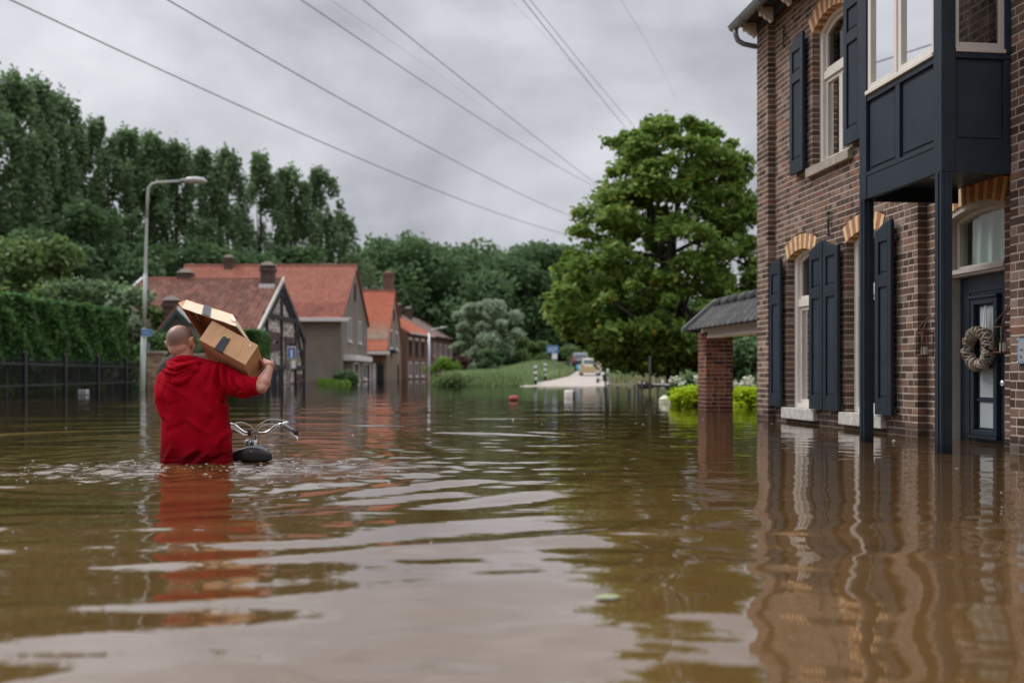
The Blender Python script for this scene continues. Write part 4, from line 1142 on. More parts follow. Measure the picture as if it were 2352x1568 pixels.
b = MB(); b.tube([(X0, Ym, ZR + .06), (X1 + .1, Ym, ZR + .06)], .13, 8); b.bar((X1 + .14, Ym, ZR), (X1 + .14, Yr, 3.75), .08, .2); b.build('ridge', 'ridge_red', h3)
b = MB(); b.box(X0, X1 + .3, Yf - .7, Yf + .35, 2.45, 2.75); b.build('gutter_board', 'white_far', h3, bevel=.02)
b = MB(); b.box(X0, X1 - .4, Yf + .1, Yf + .398, 1.75, 2.44); b.build('lintel', 'brick_far', h3)
for x, w in ((-15.6, 1.1), (-14.35, .85), (-13.35, .3)):
    window(h3, (x, Yf + .398, -.6), UX, w, 2.25, out=-UY, fw=.14, sill=False)
window(h3, (X1 - 1.0, Yf + .398, -.6), UX, .75, 2.2, 'fence_black', out=-UY, fw=.2, sill=False)
for y in (97.6, 102.4): window(h3, (X1 + .002, y, 3.1), UY, 2.0, 1.9, out=UX, fw=.2, mull=1)
window(h3, (X1 + .002, 100.6, 6.0), UY, 1.0, 1.1, 'timber_dark', out=UX, fw=.15, sill=False)
window(h3, (X1 + .002, 104.2, -.6), UY, 1.3, 2.2, 'timber_dark', out=UX, fw=.3, sill=False)
b = MB(); b.box(X1 + .001, X1 + .4, 98.2, 100.2, 2.65, 3.0); b.build('flower_box', 'fence_black', h3)
chimney(h3, (-12.7, 102.2), 1.0, 8.0, 10.9, 'brick_far', 'brick_far')
# 4: terrace that turns to the right
def terrace(A, B, depth, ze, zr, label, roofm, nwin, wallm='brick_far', shutter=False):
    A, B = Vector((*A, 0)), Vector((*B, 0)); d = (B - A).normalized(); n_ = Vector((d.y, -d.x, 0))   # outward to the street
    t = thing('terrace_house', (A.x, A.y, -1), label, 'house', 'terraced houses at the bend'); back = -n_ * depth
    b = MB(); b.hexa([A + Vector((0, 0, -1)), B + Vector((0, 0, -1)), B + back + Vector((0, 0, -1)), A + back + Vector((0, 0, -1)), A + Vector((0, 0, ze)), B + Vector((0, 0, ze)), B + back + Vector((0, 0, ze)), A + back + Vector((0, 0, ze))])
    b.prism([A + Vector((0, 0, ze)), A + back + Vector((0, 0, ze)), A + back / 2 + Vector((0, 0, zr - .1))], B - A)
    b.build('wall', wallm, t)
    z = Vector((0, 0, 1))
    tiled_roof(t, A + n_ * .35 + z * (ze - .1), B + n_ * .35 + z * (ze - .1), B + back / 2 + z * zr, A + back / 2 + z * zr, 18, 40, roofm, 0)
    b = MB(); b.hexa([A + back - n_ * .3 + z * (ze - .2), B + back - n_ * .3 + z * (ze - .2), B + back / 2 + z * (zr - .1), A + back / 2 + z * (zr - .1), A + back - n_ * .3 + z * ze, B + back - n_ * .3 + z * ze, B + back / 2 + z * (zr), A + back / 2 + z * (zr)]); b.build('rear_roof', roofm, t)
    b = MB(); b.bar(A + n_ * .45 + z * (ze - .12), B + n_ * .45 + z * (ze - .12), .2, .16); b.build('gutter', 'white_far' if not shutter else 'fence_black', t)
    Lw = (B - A).length
    for i in range(nwin):
        s = Lw * (i + .5) / nwin
        w_ = Lw / nwin * .42
        window(t, A + d * (s - w_ / 2) + z * (ze - 2.6) + n_ * .002, d, w_, 1.7, 'white_far' if shutter else 'timber_dark', out=n_, fw=.12 if shutter else .2, mull=2, sill=not shutter)
        if not shutter:
            b = MB(); b.box(0, 1, 0, 1, 0, 1, lambda x, y, q: A + d * (s - w_ / 2 - .1 + x * (w_ + .2)) + z * (ze - .85 + q * .28) + n_ * (.003 + y * .05)); b.build('lintel', 'white_far', t)
        window(t, A + d * (s - w_ / 2) + z * .3 + n_ * .002, d, w_, 1.7, 'white_far', out=n_, fw=.14, mull=1)
    return t
t1 = terrace((-12.0, 113.6), (-10.1, 124.5), 9.5, 5.4, 8.2, 'terraced brick house with bright orange roof at the bend', 'tile_bright', 4)
chimney(t1, (-15.0, 118.5), .9, 7.2, 9.0); chimney(t1, (-14.2, 124.0), .9, 7.6, 9.2, flash=False)
t2 = terrace((-10.05, 124.8), (-8.2, 138.5), 9.5, 5.4, 8.2, 'terraced brick house with pale grey-brown roof at the bend', 'tile_grey', 4, shutter=True)
chimney(t2, (-13.4, 129), .9, 7.6, 9.1, flash=False)
# small outbuilding gable with green boards by the farmhouse
ob = thing('outbuilding', at(405, 859, 46), 'small stone outbuilding with dark green gable boards in front of the old roof', 'shed')
P = lambda px, py, Y=46: at(px, py, Y)
b = MB(); b.prism([P(350, 900), P(432, 900), P(432, 742), P(405, 714), P(350, 785)], (0, 4, 0)); b.build('wall', 'infill_stone', ob)
b = MB(); b.prism([P(340, 792, 45.8), P(405, 709, 45.8), P(405, 702, 45.8), P(334, 788, 45.8)], (0, 4.4, 0)); b.build('roof', 'tile_old', ob)
b = MB(); b.prism([P(405, 709, 45.8), P(436, 742, 45.8), P(439, 737, 45.8), P(405, 702, 45.8)], (0, 4.4, 0)); b.build('right_roof', 'tile_old', ob)
b = MB(); b.prism([P(341, 799, 45.7), P(405, 722, 45.7), P(405, 710, 45.7), P(336, 792, 45.7)], (0, .06, 0)); b.prism([P(405, 722, 45.7), P(432, 750, 45.7), P(437, 744, 45.7), P(405, 710, 45.7)], (0, .06, 0)); b.build('bargeboard', 'green_board', ob)
b = MB(); b.prism([P(406, 709.5, 45.6), P(438, 742, 45.6), P(441, 737, 45.6), P(408, 703, 45.6)], (0, .08, 0)); b.build('verge_board', 'sign_white', ob)
c_ = P(394, 700, 47); chimney(ob, (c_.x, c_.y), .62, 3.0, 4.05, flash=False)

# ------------------------------------------------------------------ trees and shrubs
def blob_points(blobs, n, shell=.55, soft=0):
    """points spread through ellipsoid lobes, thicker towards their skin"""
    vol = np.array([b[3] * b[4] * b[5] for b in blobs]) ** (2 / 3); vol /= vol.sum()
    idx = rng.choice(len(blobs), size=n, p=vol)
    B = np.array(blobs)[idx]
    d = rng.normal(size=(n, 3)); d /= np.linalg.norm(d, axis=1)[:, None]
    r = (shell + (1 - shell) * rng.random(n) ** .7) * (1 + .10 * rng.normal(size=n))
    if soft: r = r * (1 - soft) + soft * np.abs(rng.normal(0, .75, n))
    return B[:, :3] + d * B[:, 3:6] * r[:, None]
def limbs(parent, base, top, r0, targets, m='bark', name='trunk'):
    b = MB(); base, top = Vector(base), Vector(top); pts = []; 
    for i in range(7):
        t = i / 6; p = base.lerp(top, t); p.x += .12 * math.sin(i * 1.7 + base.x) * t * r0 * 4; pts.append(p)
    b.tube(pts, [r0 * (1.25 if i == 0 else 1) * (1 - .75 * i / 6) for i in range(7)], 9)
    for tg in targets:
        tg = Vector(tg); t = random.uniform(.25, .8); p0 = base.lerp(top, t); mid = p0.lerp(tg, .5); mid.z += (tg - p0).length * .08
        b.tube([p0, mid, tg], [r0 * (1 - .75 * t) * .55, r0 * .25, r0 * .08], 6)
    return b.build(name, m, parent, smooth=True)
def tree(name, base, h, w, label, group, m, nl, size, lobes=26, crown0=.15, trunk_r=.3, shape='round', seed=0, droop=None, fill=.62, elong=1.5, cat='tree', shell=.5, d=None, lobe=None, soft=.25):
    r = random.Random(seed); base = Vector(base); d = d or w
    t = thing(name, base, label, cat, group)
    bl = []
    for k in range(lobes):
        z = crown0 + (1 - crown0) * ((k + r.random()) / lobes)
        if shape == 'poplar': prof = min(1, .55 + 1.5 * (z - crown0)) * min(1, (1 - z) * 2.3 + .03) ** .8
        elif shape == 'cone': prof = (1 - z) * 1.2 + .1
        else: prof = math.sqrt(max(.04, 1 - (2 * (z - crown0) / (1 - crown0) - 1) ** 2))
        a = r.random() * 6.283; q = math.sqrt(r.random()) * fill
        x, y = math.cos(a) * q * w * prof * .72, math.sin(a) * q * d * prof * .72
        if shape == 'poplar': rx = w * r.uniform(.075, .135); rz = rx * r.uniform(1.7, 3.0)
        else: rx = (lobe or .2) * w * r.uniform(.7, 1.3); rz = rx * r.uniform(.6, .85)
        z_ = min(z, 1 - rz / h * 1.0)
        bl.append((base.x + x, base.y + y, base.z + z_ * h, rx, rx, rz))
    limbs(t, base, base + Vector((0, 0, h * (.9 if shape == 'poplar' else .6))), trunk_r, [b_[:3] for b_ in bl[::max(1, lobes // 12)]])
    leaves_mesh('crown', blob_points(bl, nl, shell, soft), size, m, t, droop=droop, elong=elong)
    return t
G = 'poplars in the row behind the houses'
pop = [(-30, 175, 80), (28, 160, 84), (85, 172, 87), (140, 205, 90), (225, 262, 94), (285, 288, 97), (345, 300, 100), (405, 318, 101), (470, 338, 104), (520, 335, 106), (600, 345, 110), (668, 378, 112), (735, 380, 115), (778, 480, 118)]
desc = ['tallest poplar, cut by the left edge of the picture', 'tall poplar with a forked top at the far left', 'tall poplar rising over the left end of the hedge', 'poplar whose top falls away steeply toward the gap left of the street lamp',
        'poplar just left of the gap above the street lamp bend', 'poplar directly above the bend of the street lamp', 'poplar rising right behind the street lamp pole', 'poplar above the head of the street lamp', 'poplar above the left end of the orange roof ridge',
        'poplar above the man and the chimney of the orange roof', 'poplar with two pointed tips in the middle of the right half of the row', 'poplar left of the last two in the row', 'last full height poplar at the right end of the row', 'short sparse poplar closing the row at its right end']
for k, (px, py, Y) in enumerate(pop):
    p = at(px, 859, Y); hh = (859 - py) / F * Y + CAM_H + 1
    tree('poplar_tree', (p.x, Y, -1), hh, 7.4 if k < 4 else 6.4, desc[k], G, 'leaf_poplar', 11000 if k < 13 else 5500, .30, lobes=84, crown0=.16, trunk_r=.3, shape='poplar', seed=40 + k, fill=1.0, shell=.2, elong=1.4, soft=.34)
# lower dark growth between the poplars
for k, (px, py, Y, w, lab) in enumerate([(180, 470, 82, 10, 'dark broad tree below the poplars behind the left hedge'), (330, 560, 90, 9, 'dark low tree behind the street lamp pole'), (500, 560, 96, 10, 'dark low tree over the left end of the orange roof'), (650, 560, 104, 9, 'dark low tree behind the middle of the orange roof'), (60, 520, 74, 8, 'dark low tree behind the yellowish one at far left')]):
    p = at(px, 859, Y); tree('dark_tree', (p.x, Y, -1), (859 - py) / F * Y + 1.5, w, lab, 'dark trees under the poplars', 'leaf_wood', 7000, .42, lobes=20, crown0=.1, seed=90 + k, fill=.9)
# yellowish tree and shrubs behind the hedge
p = at(45, 859, 50); tree('garden_tree', (p.x, 50, -1), 8.4, 6.8, 'yellow green tree behind the left end of the hedge', None, 'leaf_shrub', 9000, .26, lobes=30, crown0=.2, seed=5, fill=.9, trunk_r=.2)
for k, (px, py, w) in enumerate([(120, 640, 3.6), (185, 632, 3.8), (250, 640, 3.4), (300, 662, 2.6), (345, 700, 2.2)]):
    p = at(px, 859, 47); tree('garden_shrub', (p.x, 47, -1), (859 - py) / F * 47 + 1.5, w, ['green shrub beside the yellow green tree', 'green shrub over the middle of the hedge', 'green shrub left of the old roof', 'small pale shrub against the left verge of the old roof', 'small green shrub right of the street lamp pole'][k], 'shrubs behind the hedge', ['leaf_shrub', 'leaf_poplar', 'leaf_poplar', 'leaf_willow', 'leaf_shrub'][k], 3500, .17, soft=.5, lobes=18, crown0=.2, seed=60 + k, fill=.8, cat='shrub', trunk_r=.06)
# wood in the middle distance
wood = [(870, 545, 150, 17), (955, 560, 158, 18), (1030, 549, 150, 19), (1110, 560, 160, 19), (1165, 600, 150, 15), (1225, 556, 155, 15), (1290, 580, 165, 16), (1350, 590, 160, 16), (1430, 600, 165, 18)]
wl_ = ['open topped tree at the left end of the far wood', 'broad dark tree above the steep orange roof', 'broad rounded tree at the middle of the far wood', 'dark rounded tree left of the gap in the far wood', 'lower dark tree in the gap above the grey willow', 'airy tree with sky showing through, right of the gap', 'dark tree beside the big yellow green crown', 'dark tree behind the left side of the big crown', 'dark tree mostly hidden by the big crown']
for k, (px, py, Y, w) in enumerate(wood):
    p = at(px, 859, Y); tree('woodland_tree', (p.x, Y, 1.0), (859 - py) / F * Y - .4, w, wl_[k], 'trees of the far wood', 'leaf_wood', 11000 if k not in (0, 5) else 6500, .55, lobes=34, crown0=.03 if k not in (0, 5) else .3, seed=120 + k, fill=.95, trunk_r=.4)
P_ = []
for k in range(26):
    x = -28 + k * 3.1; P_.append((x, 172 + random.uniform(-5, 5), 6 + random.uniform(-2, 3), 5.5, 4, 6.5))
tag(leaves_mesh('distant_forest', blob_points(P_, 32000, .3), .7, 'leaf_wood', None), 'dark undergrowth filling the foot of the far wood', 'undergrowth')
for k, (px, py, Y, w, lab) in enumerate([(388, 762, 44.5, 2.0, 'ivy mound covering the wall of the small outbuilding'), (500, 790, 45.5, 2.6, 'dark ivy mound behind the neck and the boxes')]):
    p = at(px, 859, Y); tree('ivy_mound', (p.x, Y, -1.0), (859 - py) / F * Y + 1.6, w, lab, 'ivy mounds by the old farmhouse', 'leaf_hedge', 5500, .12, lobes=26, crown0=.1, soft=.5, seed=260 + k, cat='ivy', trunk_r=.04, fill=1.0)
# willow, red shrub, bushes
p = at(1114, 859, 96); tree('willow_tree', (p.x, 96, -.2), (859 - 688) / F * 96 + .8, 5.4, 'soft grey green willow in the middle of the picture', None, 'leaf_willow', 12000, .22, lobes=44, crown0=.06, seed=9, fill=.85, droop=(0, 0, -.8), elong=2.6, trunk_r=.22, lobe=.15)
p = at(1062, 859, 88); tree('red_shrub', (p.x, 88, 0), 2.2, 2.9, 'dark red leaved shrub at the foot of the willow', None, 'leaf_red', 3500, .14, lobes=10, crown0=.15, seed=10, cat='shrub', trunk_r=.05)
p = at(1008, 859, 86); tree('bright_bush', (p.x, 86, -.6), 2.7, 3.0, 'fresh green bush beside the thin lamp post', None, 'leaf_bright', 4000, .14, lobes=12, crown0=.1, seed=11, cat='shrub', trunk_r=.05)
for k, (px, py, Y, w, lab) in enumerate([(1135, 800, 90, 3.0, 'green bush right of the willow foot'), (1185, 770, 100, 4.2, 'round green bush between willow and blue road sign'), (1235, 782, 104, 4.0, 'green bush just left of the blue road sign'), (1300, 790, 130, 6, 'low green bush behind the parked cars')]):
    p = at(px, 859, Y); tree('green_bush', (p.x, Y, .2), (859 - py) / F * Y + .4, w, lab, 'bushes along the bank', 'leaf_shrub' if k != 0 else 'leaf_wood', 3500, .2, lobes=12, crown0=.05, seed=140 + k, cat='bush', trunk_r=.06)
p = at(795, 859, 60); tree('dark_bush', (p.x, 60, .0), .8, 2.1, 'dark flowering bush on the lawn of the rendered house', None, 'leaf_wood', 3500, .10, lobes=14, crown0=.0, seed=13, cat='bush', trunk_r=.05, d=1.2)
p = at(1435, 859, 60); tree('green_bush', (p.x, 60, .0), .75, 2.3, 'low dark green bush beyond the thin white post', 'bushes along the bank', 'leaf_wood', 2500, .1, lobes=12, crown0=.0, seed=15, cat='bush', trunk_r=.05, d=1.4)
# reeds and tall grass on the bank
def reeds(name, n, fx, hgt, mats, label):
    x, y = fx(n)
    z, rd = land_h(x, y)
    keep = (z > -.55) & (rd > 2.05)
    x, y, z = x[keep], y[keep], z[keep]; n = len(x)
    hh = hgt * (.5 + .8 * rng.random(n)); w = .02 + .012 * rng.random(n) + .0004 * y
    lean = rng.normal(0, .22, (n, 2)) * hh[:, None]
    a = rng.random(n) * np.pi; ca, sa = np.cos(a) * w, np.sin(a) * w
    v = np.empty((n, 4, 3))
    v[:, 0] = np.stack([x - ca, y - sa, z - .1], -1); v[:, 1] = np.stack([x + ca, y + sa, z - .1], -1)
    v[:, 2] = np.stack([x + lean[:, 0] * .5 + ca * .8, y + lean[:, 1] * .5 + sa * .8, z + hh * .65], -1)
    v[:, 3] = np.stack([x + lean[:, 0], y + lean[:, 1], z + hh], -1)
    me = bpy.data.meshes.new(name); me.vertices.add(4 * n); me.vertices.foreach_set('co', v.astype(np.float32).ravel())
    me.loops.add(4 * n); me.loops.foreach_set('vertex_index', np.arange(4 * n, dtype=np.int32)); me.polygons.add(n); me.polygons.foreach_set('loop_start', np.arange(0, 4 * n, 4, dtype=np.int32)); me.update(calc_edges=True)
    me.materials.append(MATS[mats]); tag(link(name, me), kind='stuff')
def clump(n, x0, x1, y0, y1, cl=40):
    c = rng.random((cl, 2)); k = rng.integers(0, cl, n)
    return x0 + (x1 - x0) * c[k, 0] + rng.normal(0, .45, n), y0 + (y1 - y0) * c[k, 1] + rng.normal(0, .8, n)
reeds('reeds', 20000, lambda n: clump(n, -3.7, 1.0, 48.5, 54, 60), .62, 'leaf_reed', '')
reeds('tall_grass', 42000, lambda n: clump(n, -3, 9, 54, 110, 200), .62, 'leaf_reed', '')
for k, (px, Y, w, m_, lab) in enumerate([(1028, 49.5, 2.0, 'leaf_shrub', 'dark clump of waterside plants at the left end of the bank'), (1072, 50.5, 1.1, 'leaf_reed', 'pale clump of waterside plants next to the dark one'), (1120, 53, 1.2, 'leaf_shrub', 'yellowish clump of waterside plants halfway along the bank'), (1185, 56, 1.3, 'leaf_reed', 'wide clump of waterside plants left of the bollards')]):
    p = at(px, 859, Y); tree('waterside_plant', (p.x, Y, -.1), .75, w, lab, 'plants at the waterline', m_, 2600, .08, lobes=26, crown0=.0, soft=.7, seed=240 + k, cat='plant', trunk_r=.03)
reeds('tall_grass', 9000, lambda n: clump(n, 0, 12, 50, 110, 60), .5, 'leaf_dry', '')
reeds('tall_grass', 26000, lambda n: clump(n, 6, 22, 56, 100, 90), .6, 'leaf_reed', '')
reeds('dry_reeds', 16000, lambda n: clump(n, 8.5, 22, 64, 84, 60), .9, 'leaf_dry', '')
reeds('lawn_grass', 9000, lambda n: ((lambda Y: (Y * rng.uniform(-.195, -.162, n), Y))(rng.uniform(53, 72, n))), .10, 'leaf_bright', '')

# ------------------------------------------------------------------ the big tree on the right
tb_ = Vector((5.38, 33, -1.1))
bt = thing('broadleaf_tree', tb_, 'big yellow green broadleaf tree with a dark trunk standing in the water', 'tree')
r = random.Random(21); bl = []
prof = [(9.0, 4.6, 6.3), (8.45, 3.1, 7.3), (7.5, 2.8, 7.9), (6.4, 2.4, 8.4), (5.5, 1.9, 8.7), (4.6, 1.5, 9.0), (3.8, 1.15, 9.1), (3.0, 1.1, 9.1), (2.35, 1.3, 8.9), (1.75, 1.9, 8.5), (1.35, 2.6, 8.2), (.95, 3.2, 7.4)]
for k in range(520):
    i = r.randrange(len(prof) - 1); t = r.random(); q = [prof[i][j] * (1 - t) + prof[i + 1][j] * t for j in range(3)]
    z, xl, xr = q; cx, hw = (xl + xr) / 2, (xr - xl) / 2
    rx = r.uniform(.28, .66) * (1 if z < 8 else .6)
    a = r.random() * 6.283; rad = math.sqrt(r.uniform(.12, 1))
    x = cx + math.cos(a) * rad * max(.05, hw - rx * .35); y = 33 + math.sin(a) * rad * max(.1, hw - rx * .5) * .9
    bl.append((x, y, z - rx * .2, rx, rx, rx * .6))
limbs(bt, tb_, (5.1, 33, 6.2), .27, [b_[:3] for b_ in bl[::24]])
pts = blob_points(bl, 60000, .3, .4)
leaves_mesh('crown', pts, .14, 'leaf_tree', bt, droop=(0, 0, -.9), elong=1.7, up=.7)
# leaves on the side facing the street stay single leaves
order = np.argsort(pts[:, 1])[:260]
lme = bpy.data.meshes.new('leaf'); lme.from_pydata([(-.115, 0, 0), (0, .068, .015), (.115, 0, -.01), (0, -.068, .015)], [], [(0, 1, 2), (0, 2, 3)]); lme.materials.append(MATS['leaf_tree'])
for k in order:
    o = link('leaf', lme, bt, pts[k]); o.rotation_euler = (r.uniform(-.6, .6), r.uniform(.2, 1.2), r.uniform(0, 6.28))

# ------------------------------------------------------------------ lime shrubs and hydrangeas behind the gateway
for k, (px, Y, w) in enumerate([(1592, 18.6, .36), (1640, 18.9, .4), (1716, 18.4, .5)]):
    p = at(px, 859, Y); tree('lime_shrub', (p.x, Y, -1.0), 1.0 + (859 - 886) / F * Y + CAM_H, w * 1.35, ['lime green shrub left of the brick pier', 'lime green shrub hidden behind the brick pier', 'lime green shrub between brick pier and house corner'][k], 'lime green shrubs at the gateway', 'leaf_lime', 5000, .045, lobes=40, crown0=.5, lobe=.3, shell=.3, seed=200 + k, cat='shrub', trunk_r=.02, d=.5, fill=1.1)
for k, (px, Y, w) in enumerate([(1575, 23, .9), (1700, 22.5, .7), (1730, 21.5, .5)]):
    p = at(px, 859, Y); t = tree('hydrangea', (p.x, Y, -1.0), 1.35, w, ['white flowering hydrangea left of the brick pier', 'white flowering hydrangea seen through the gateway', 'white flowering hydrangea touching the house corner'][k], 'white hydrangeas', 'leaf_bright', 1500, .07, lobes=14, crown0=.4, seed=210 + k, cat='shrub', trunk_r=.02, fill=1)
    for j in range(9):
        q = (p.x + random.uniform(-.45, .45) * w, Y + random.uniform(-.3, .1), random.uniform(.28, .48)); P_ = np.array(q) + rng.normal(0, .035, (60, 3)); leaves_mesh('flower', P_, .045, 'petal', t, kind=None)
# dark shrubs filling the view under the canopy
for k, (px, Y, w, top) in enumerate([(1700, 27, 2.2, 800), (1760, 26, 3.0, 770), (1625, 38, 1.8, 842)]):
    p = at(px, 859, Y); tree('dark_shrub', (p.x, Y, -1.0), (859 - top) / F * Y + 1.6, w, ['dark green shrub behind the brick pier', 'dark green shrub under the canopy beside the house', 'low green shrub right of the dark tree trunk'][k], 'dark shrubs behind the gateway', 'leaf_wood', 4500, .12, lobes=18, crown0=.2, seed=220 + k, cat='shrub', trunk_r=.05)

# ------------------------------------------------------------------ pleached hedge, fence, wall on the left
def fl(Y, off=0): return Vector((-9.90 - .1207 * (Y - 0) + 0.0 * off - off, Y, 0))
hd = thing('pleached_hedge', fl(30), 'long clipped green hedge on bare stems above the black railings', 'hedge')
def hedge_leaves(par, Y0, Y1, off, zb, zt, th, n, m, sz):
    Y = rng.uniform(Y0, Y1, n); u = rng.random(n); f = rng.random(n)
    zt_ = zt[0] + (zt[1] - zt[0]) * (Y - Y0) / (Y1 - Y0)
    z = zb + (zt_ - zb) * rng.random(n); o = off + th * (rng.random(n) ** 2.2 - .0) * .8
    top = rng.random(n) < .22; z = np.where(top, zt_ + rng.normal(0, .05, n), z); o = np.where(top, off + th * rng.random(n), o)
    low = rng.random(n) < .10; z = np.where(low, zb + rng.normal(0, .10, n), z)
    near = (f < .06); Y = np.where(near, Y0 + .1 * rng.random(n), Y)
    wob = .10 * np.sin(Y * 2.1) + .08 * np.sin(z * 4 + Y * 3.3)
    X = -9.90 - .1207 * Y - o + wob
    return leaves_mesh('foliage', np.stack([X, Y, z], -1), sz, m, par, droop=(0, 0, -.7), elong=1.35, up=.2)
hedge_leaves(hd, 17.0, 38.8, .35, 1.02, (2.42, 2.98), .8, 30000, 'leaf_hedge', .13)
b = MB()
for Y in (19.5, 22.0, 24.6, 27.5, 28.8, 31.3, 33.7, 35.6, 37.8): q = fl(Y, .75); b.tube([(q.x, Y, -1), (q.x + .03, Y, .4), (q.x, Y, 1.5)], [.055, .045, .04], 8)
b.build('stems', 'stem_grey', hd, smooth=True)
fe = thing('railing_fence', fl(30), 'black metal railings standing in the water under the hedge', 'fence')
b = MB()
for zz in (.28, .86): b.bar(fl(17) + Vector((0, 0, zz)), fl(38.9) + Vector((0, 0, zz)), .05, .05)
b.build('rail', 'fence_black', fe)
pk = MB(); Y = 17.0; k = 0
pm = bpy.data.meshes.new('picket'); _b = MB(); _b.box(-.009, .009, -.009, .009, -1.0, 1.0); _b.add([(-.009, -.009, 1), (.009, -.009, 1), (.009, .009, 1), (-.009, .009, 1), (0, 0, 1.06)], [(0, 1, 4), (1, 2, 4), (2, 3, 4), (3, 0, 4)]); pm.from_pydata(_b.v, [], _b.f); pm.materials.append(MATS['fence_black'])
while Y < 38.8:
    if Y > 22: link('picket', pm, fe, fl(Y))
    Y += .15
for Y in (20.0, 23.4, 26.8, 30.1, 33.5, 37.0):
    b = MB(); q = fl(Y); b.box(q.x - .055, q.x + .055, Y - .055, Y + .055, -1, 1.14); b.ell((q.x, Y, 1.17), .06, .06, .05, nu=8, nv=6); b.build('post', 'fence_black', fe)
gw = thing('garden_wall', fl(30, 1.6), 'long garden wall with pale coping showing above the hedge', 'wall')
b = MB(); P0, P1 = fl(18, 1.9), fl(41, 1.9)
b.hexa([P0 + Vector((-.3, 0, -1)), P0 + Vector((0, 0, -1)), P1 + Vector((0, 0, -1)), P1 + Vector((-.3, 0, -1)), P0 + Vector((-.3, 0, 2.62)), P0 + Vector((0, 0, 2.62)), P1 + Vector((0, 0, 3.12)), P1 + Vector((-.3, 0, 3.12))]); b.build('wall', 'brick_far', gw)
for k in range(23):
    a, c = P0.lerp(P1, k / 23 + .001), P0.lerp(P1, (k + 1) / 23 - .001); za, zc = 2.625 + .5 * k / 23, 2.625 + .5 * (k + 1) / 23
    b = MB(); b.hexa([a + Vector((-.4, 0, za)), a + Vector((.1, 0, za)), c + Vector((.1, 0, zc)), c + Vector((-.4, 0, zc)), a + Vector((-.4, 0, za + .12)), a + Vector((.1, 0, za + .12)), c + Vector((.1, 0, zc + .12)), c + Vector((-.4, 0, zc + .12))]); b.build('coping_stone', 'coping', gw, bevel=.015)
P_ = np.stack([-9.9 - .1207 * (Yy := rng.uniform(20, 38.5, 16000)) - 1.35 + rng.normal(0, .1, 16000), Yy, rng.uniform(-.25, .98, 16000)], -1)
t = thing('low_hedge', fl(30, 1.7), 'yellow green low hedge seen through the railings', 'hedge'); leaves_mesh('foliage', P_, .12, 'leaf_bright', t, droop=(0, 0, -.7)) 
# gate piers of pale stone, end hedge and dark gate
for k, (pl_, pr_, pt, Y) in enumerate([(337, 371.5, 806, 40.5), (442, 474, 812, 43.5)]):
    a, c = at(pl_, pt, Y), at(pr_, pt, Y); t = thing('gate_pier', ((a.x + c.x) / 2, Y, -1), ['yellow stone gate pier between the lamp post and the man', 'yellow stone gate pier partly hidden behind the neck of the man'][k], 'pier', 'yellow stone gate piers')
    zt = a.z - .12; rr = random.Random(k); mb_ = MB(); mb_.box(a.x + .015, c.x - .015, Y + .015, Y + .5, -1, zt - .01); core = mb_.build('core', 'pier_mortar', t)
    z = -.3
    while z < zt - .05:
        hh_ = min(.11, zt - z); x = a.x
        while x < c.x - .03:
            L_ = min(rr.uniform(.16, .30), c.x - x)
            if c.x - x - L_ < .08: L_ = c.x - x
            b = MB(); b.box(x + .006, x + L_ - .006, Y - rr.uniform(0, .012), Y + .12, z + .005, z + hh_ - .005); b.build('stone', 'sandstone', core); x += L_
        b = MB(); b.box(c.x - .10, c.x + .008, Y + .125, Y + .51, z + .005, z + hh_ - .005); b.build('stone', 'sandstone', core)
        z += hh_
    b = MB(); b.box(a.x - .06, c.x + .06, Y - .06, Y + .57, zt + .002, zt + .12); b.build('cap', 'coping', t, bevel=.02)
h_ = thing('far_hedge', at(600, 859, 47), 'clipped hedge block behind the cardboard boxes', 'hedge')
P_ = rng.random((9000, 3)); f = rng.random(9000)
Yh = 44.5 + 4.5 * P_[:, 0]; Xh = -9.90 - .1207 * Yh + 4.1 - 1.6 * np.where(f < .5, P_[:, 1] ** 3, P_[:, 1]); Zh = .95 + 1.55 * np.where(f > .8, 1, P_[:, 2]) + rng.normal(0, .05, 9000)
Xh = np.where(f < .25, Xh, Xh); Yh = np.where((f > .25) & (f < .5), 44.5 + rng.random(9000) * .15, Yh)
leaves_mesh('foliage', np.stack([Xh - .2, Yh, Zh], -1), .13, 'leaf_hedge', h_)
b = MB(); [b.tube([(-11.5 + k * .55, 46, -1), (-11.5 + k * .55, 46, 1.3)], .04, 6) for k in range(3)]; b.build('stems', 'stem_grey', h_)
gt = thing('dark_gate', at(600, 859, 44), 'dark solid gate panels below the far hedge', 'gate')
for k in range(7):
    a = at(548 + k * 15, 859, 44); b = MB(); b.box(a.x, a.x + .26, 44, 44.04, -1, .80 - .02 * (k % 2)); b.build('board', 'fence_black', gt)
# ------------------------------------------------------------------ street lamp and signs
sl = thing('street_lamp', (-12.86, 34.6, -1), 'tall grey green street lamp with curved arm left of the man', 'lamp post')
pb, pt_ = at(327, 890, 34.6), at(338.5, 450, 34.6)
b = MB()
def lp(z): t = (z - pb.z) / (pt_.z - pb.z); return pb.lerp(pt_, t)
b.tube([lp(-1.0), lp(2.05)], .095, 16); b.tube([lp(2.05), lp(2.2)], [.095, .068], 16, caps=False)
b.tube([lp(2.2), lp(4.05)], .066, 16); b.tube([lp(4.05), lp(4.15), lp(6.0)], [.066, .052, .050], 16, caps=False)
pts = [lp(6.0)]
P1 = at(339.5, 447, 34.6); P2 = at(341, 432, 34.6); P3 = at(349, 423, 34.6); P4 = at(362, 419, 34.6); P5 = at(420, 415.5, 34.6)
b.tube([lp(6.0), P1, P2, P3, P4, P5], [.05, .05, .05, .05, .048, .045], 12)
b.build('pole', 'lamp_pole', sl, smooth=True)
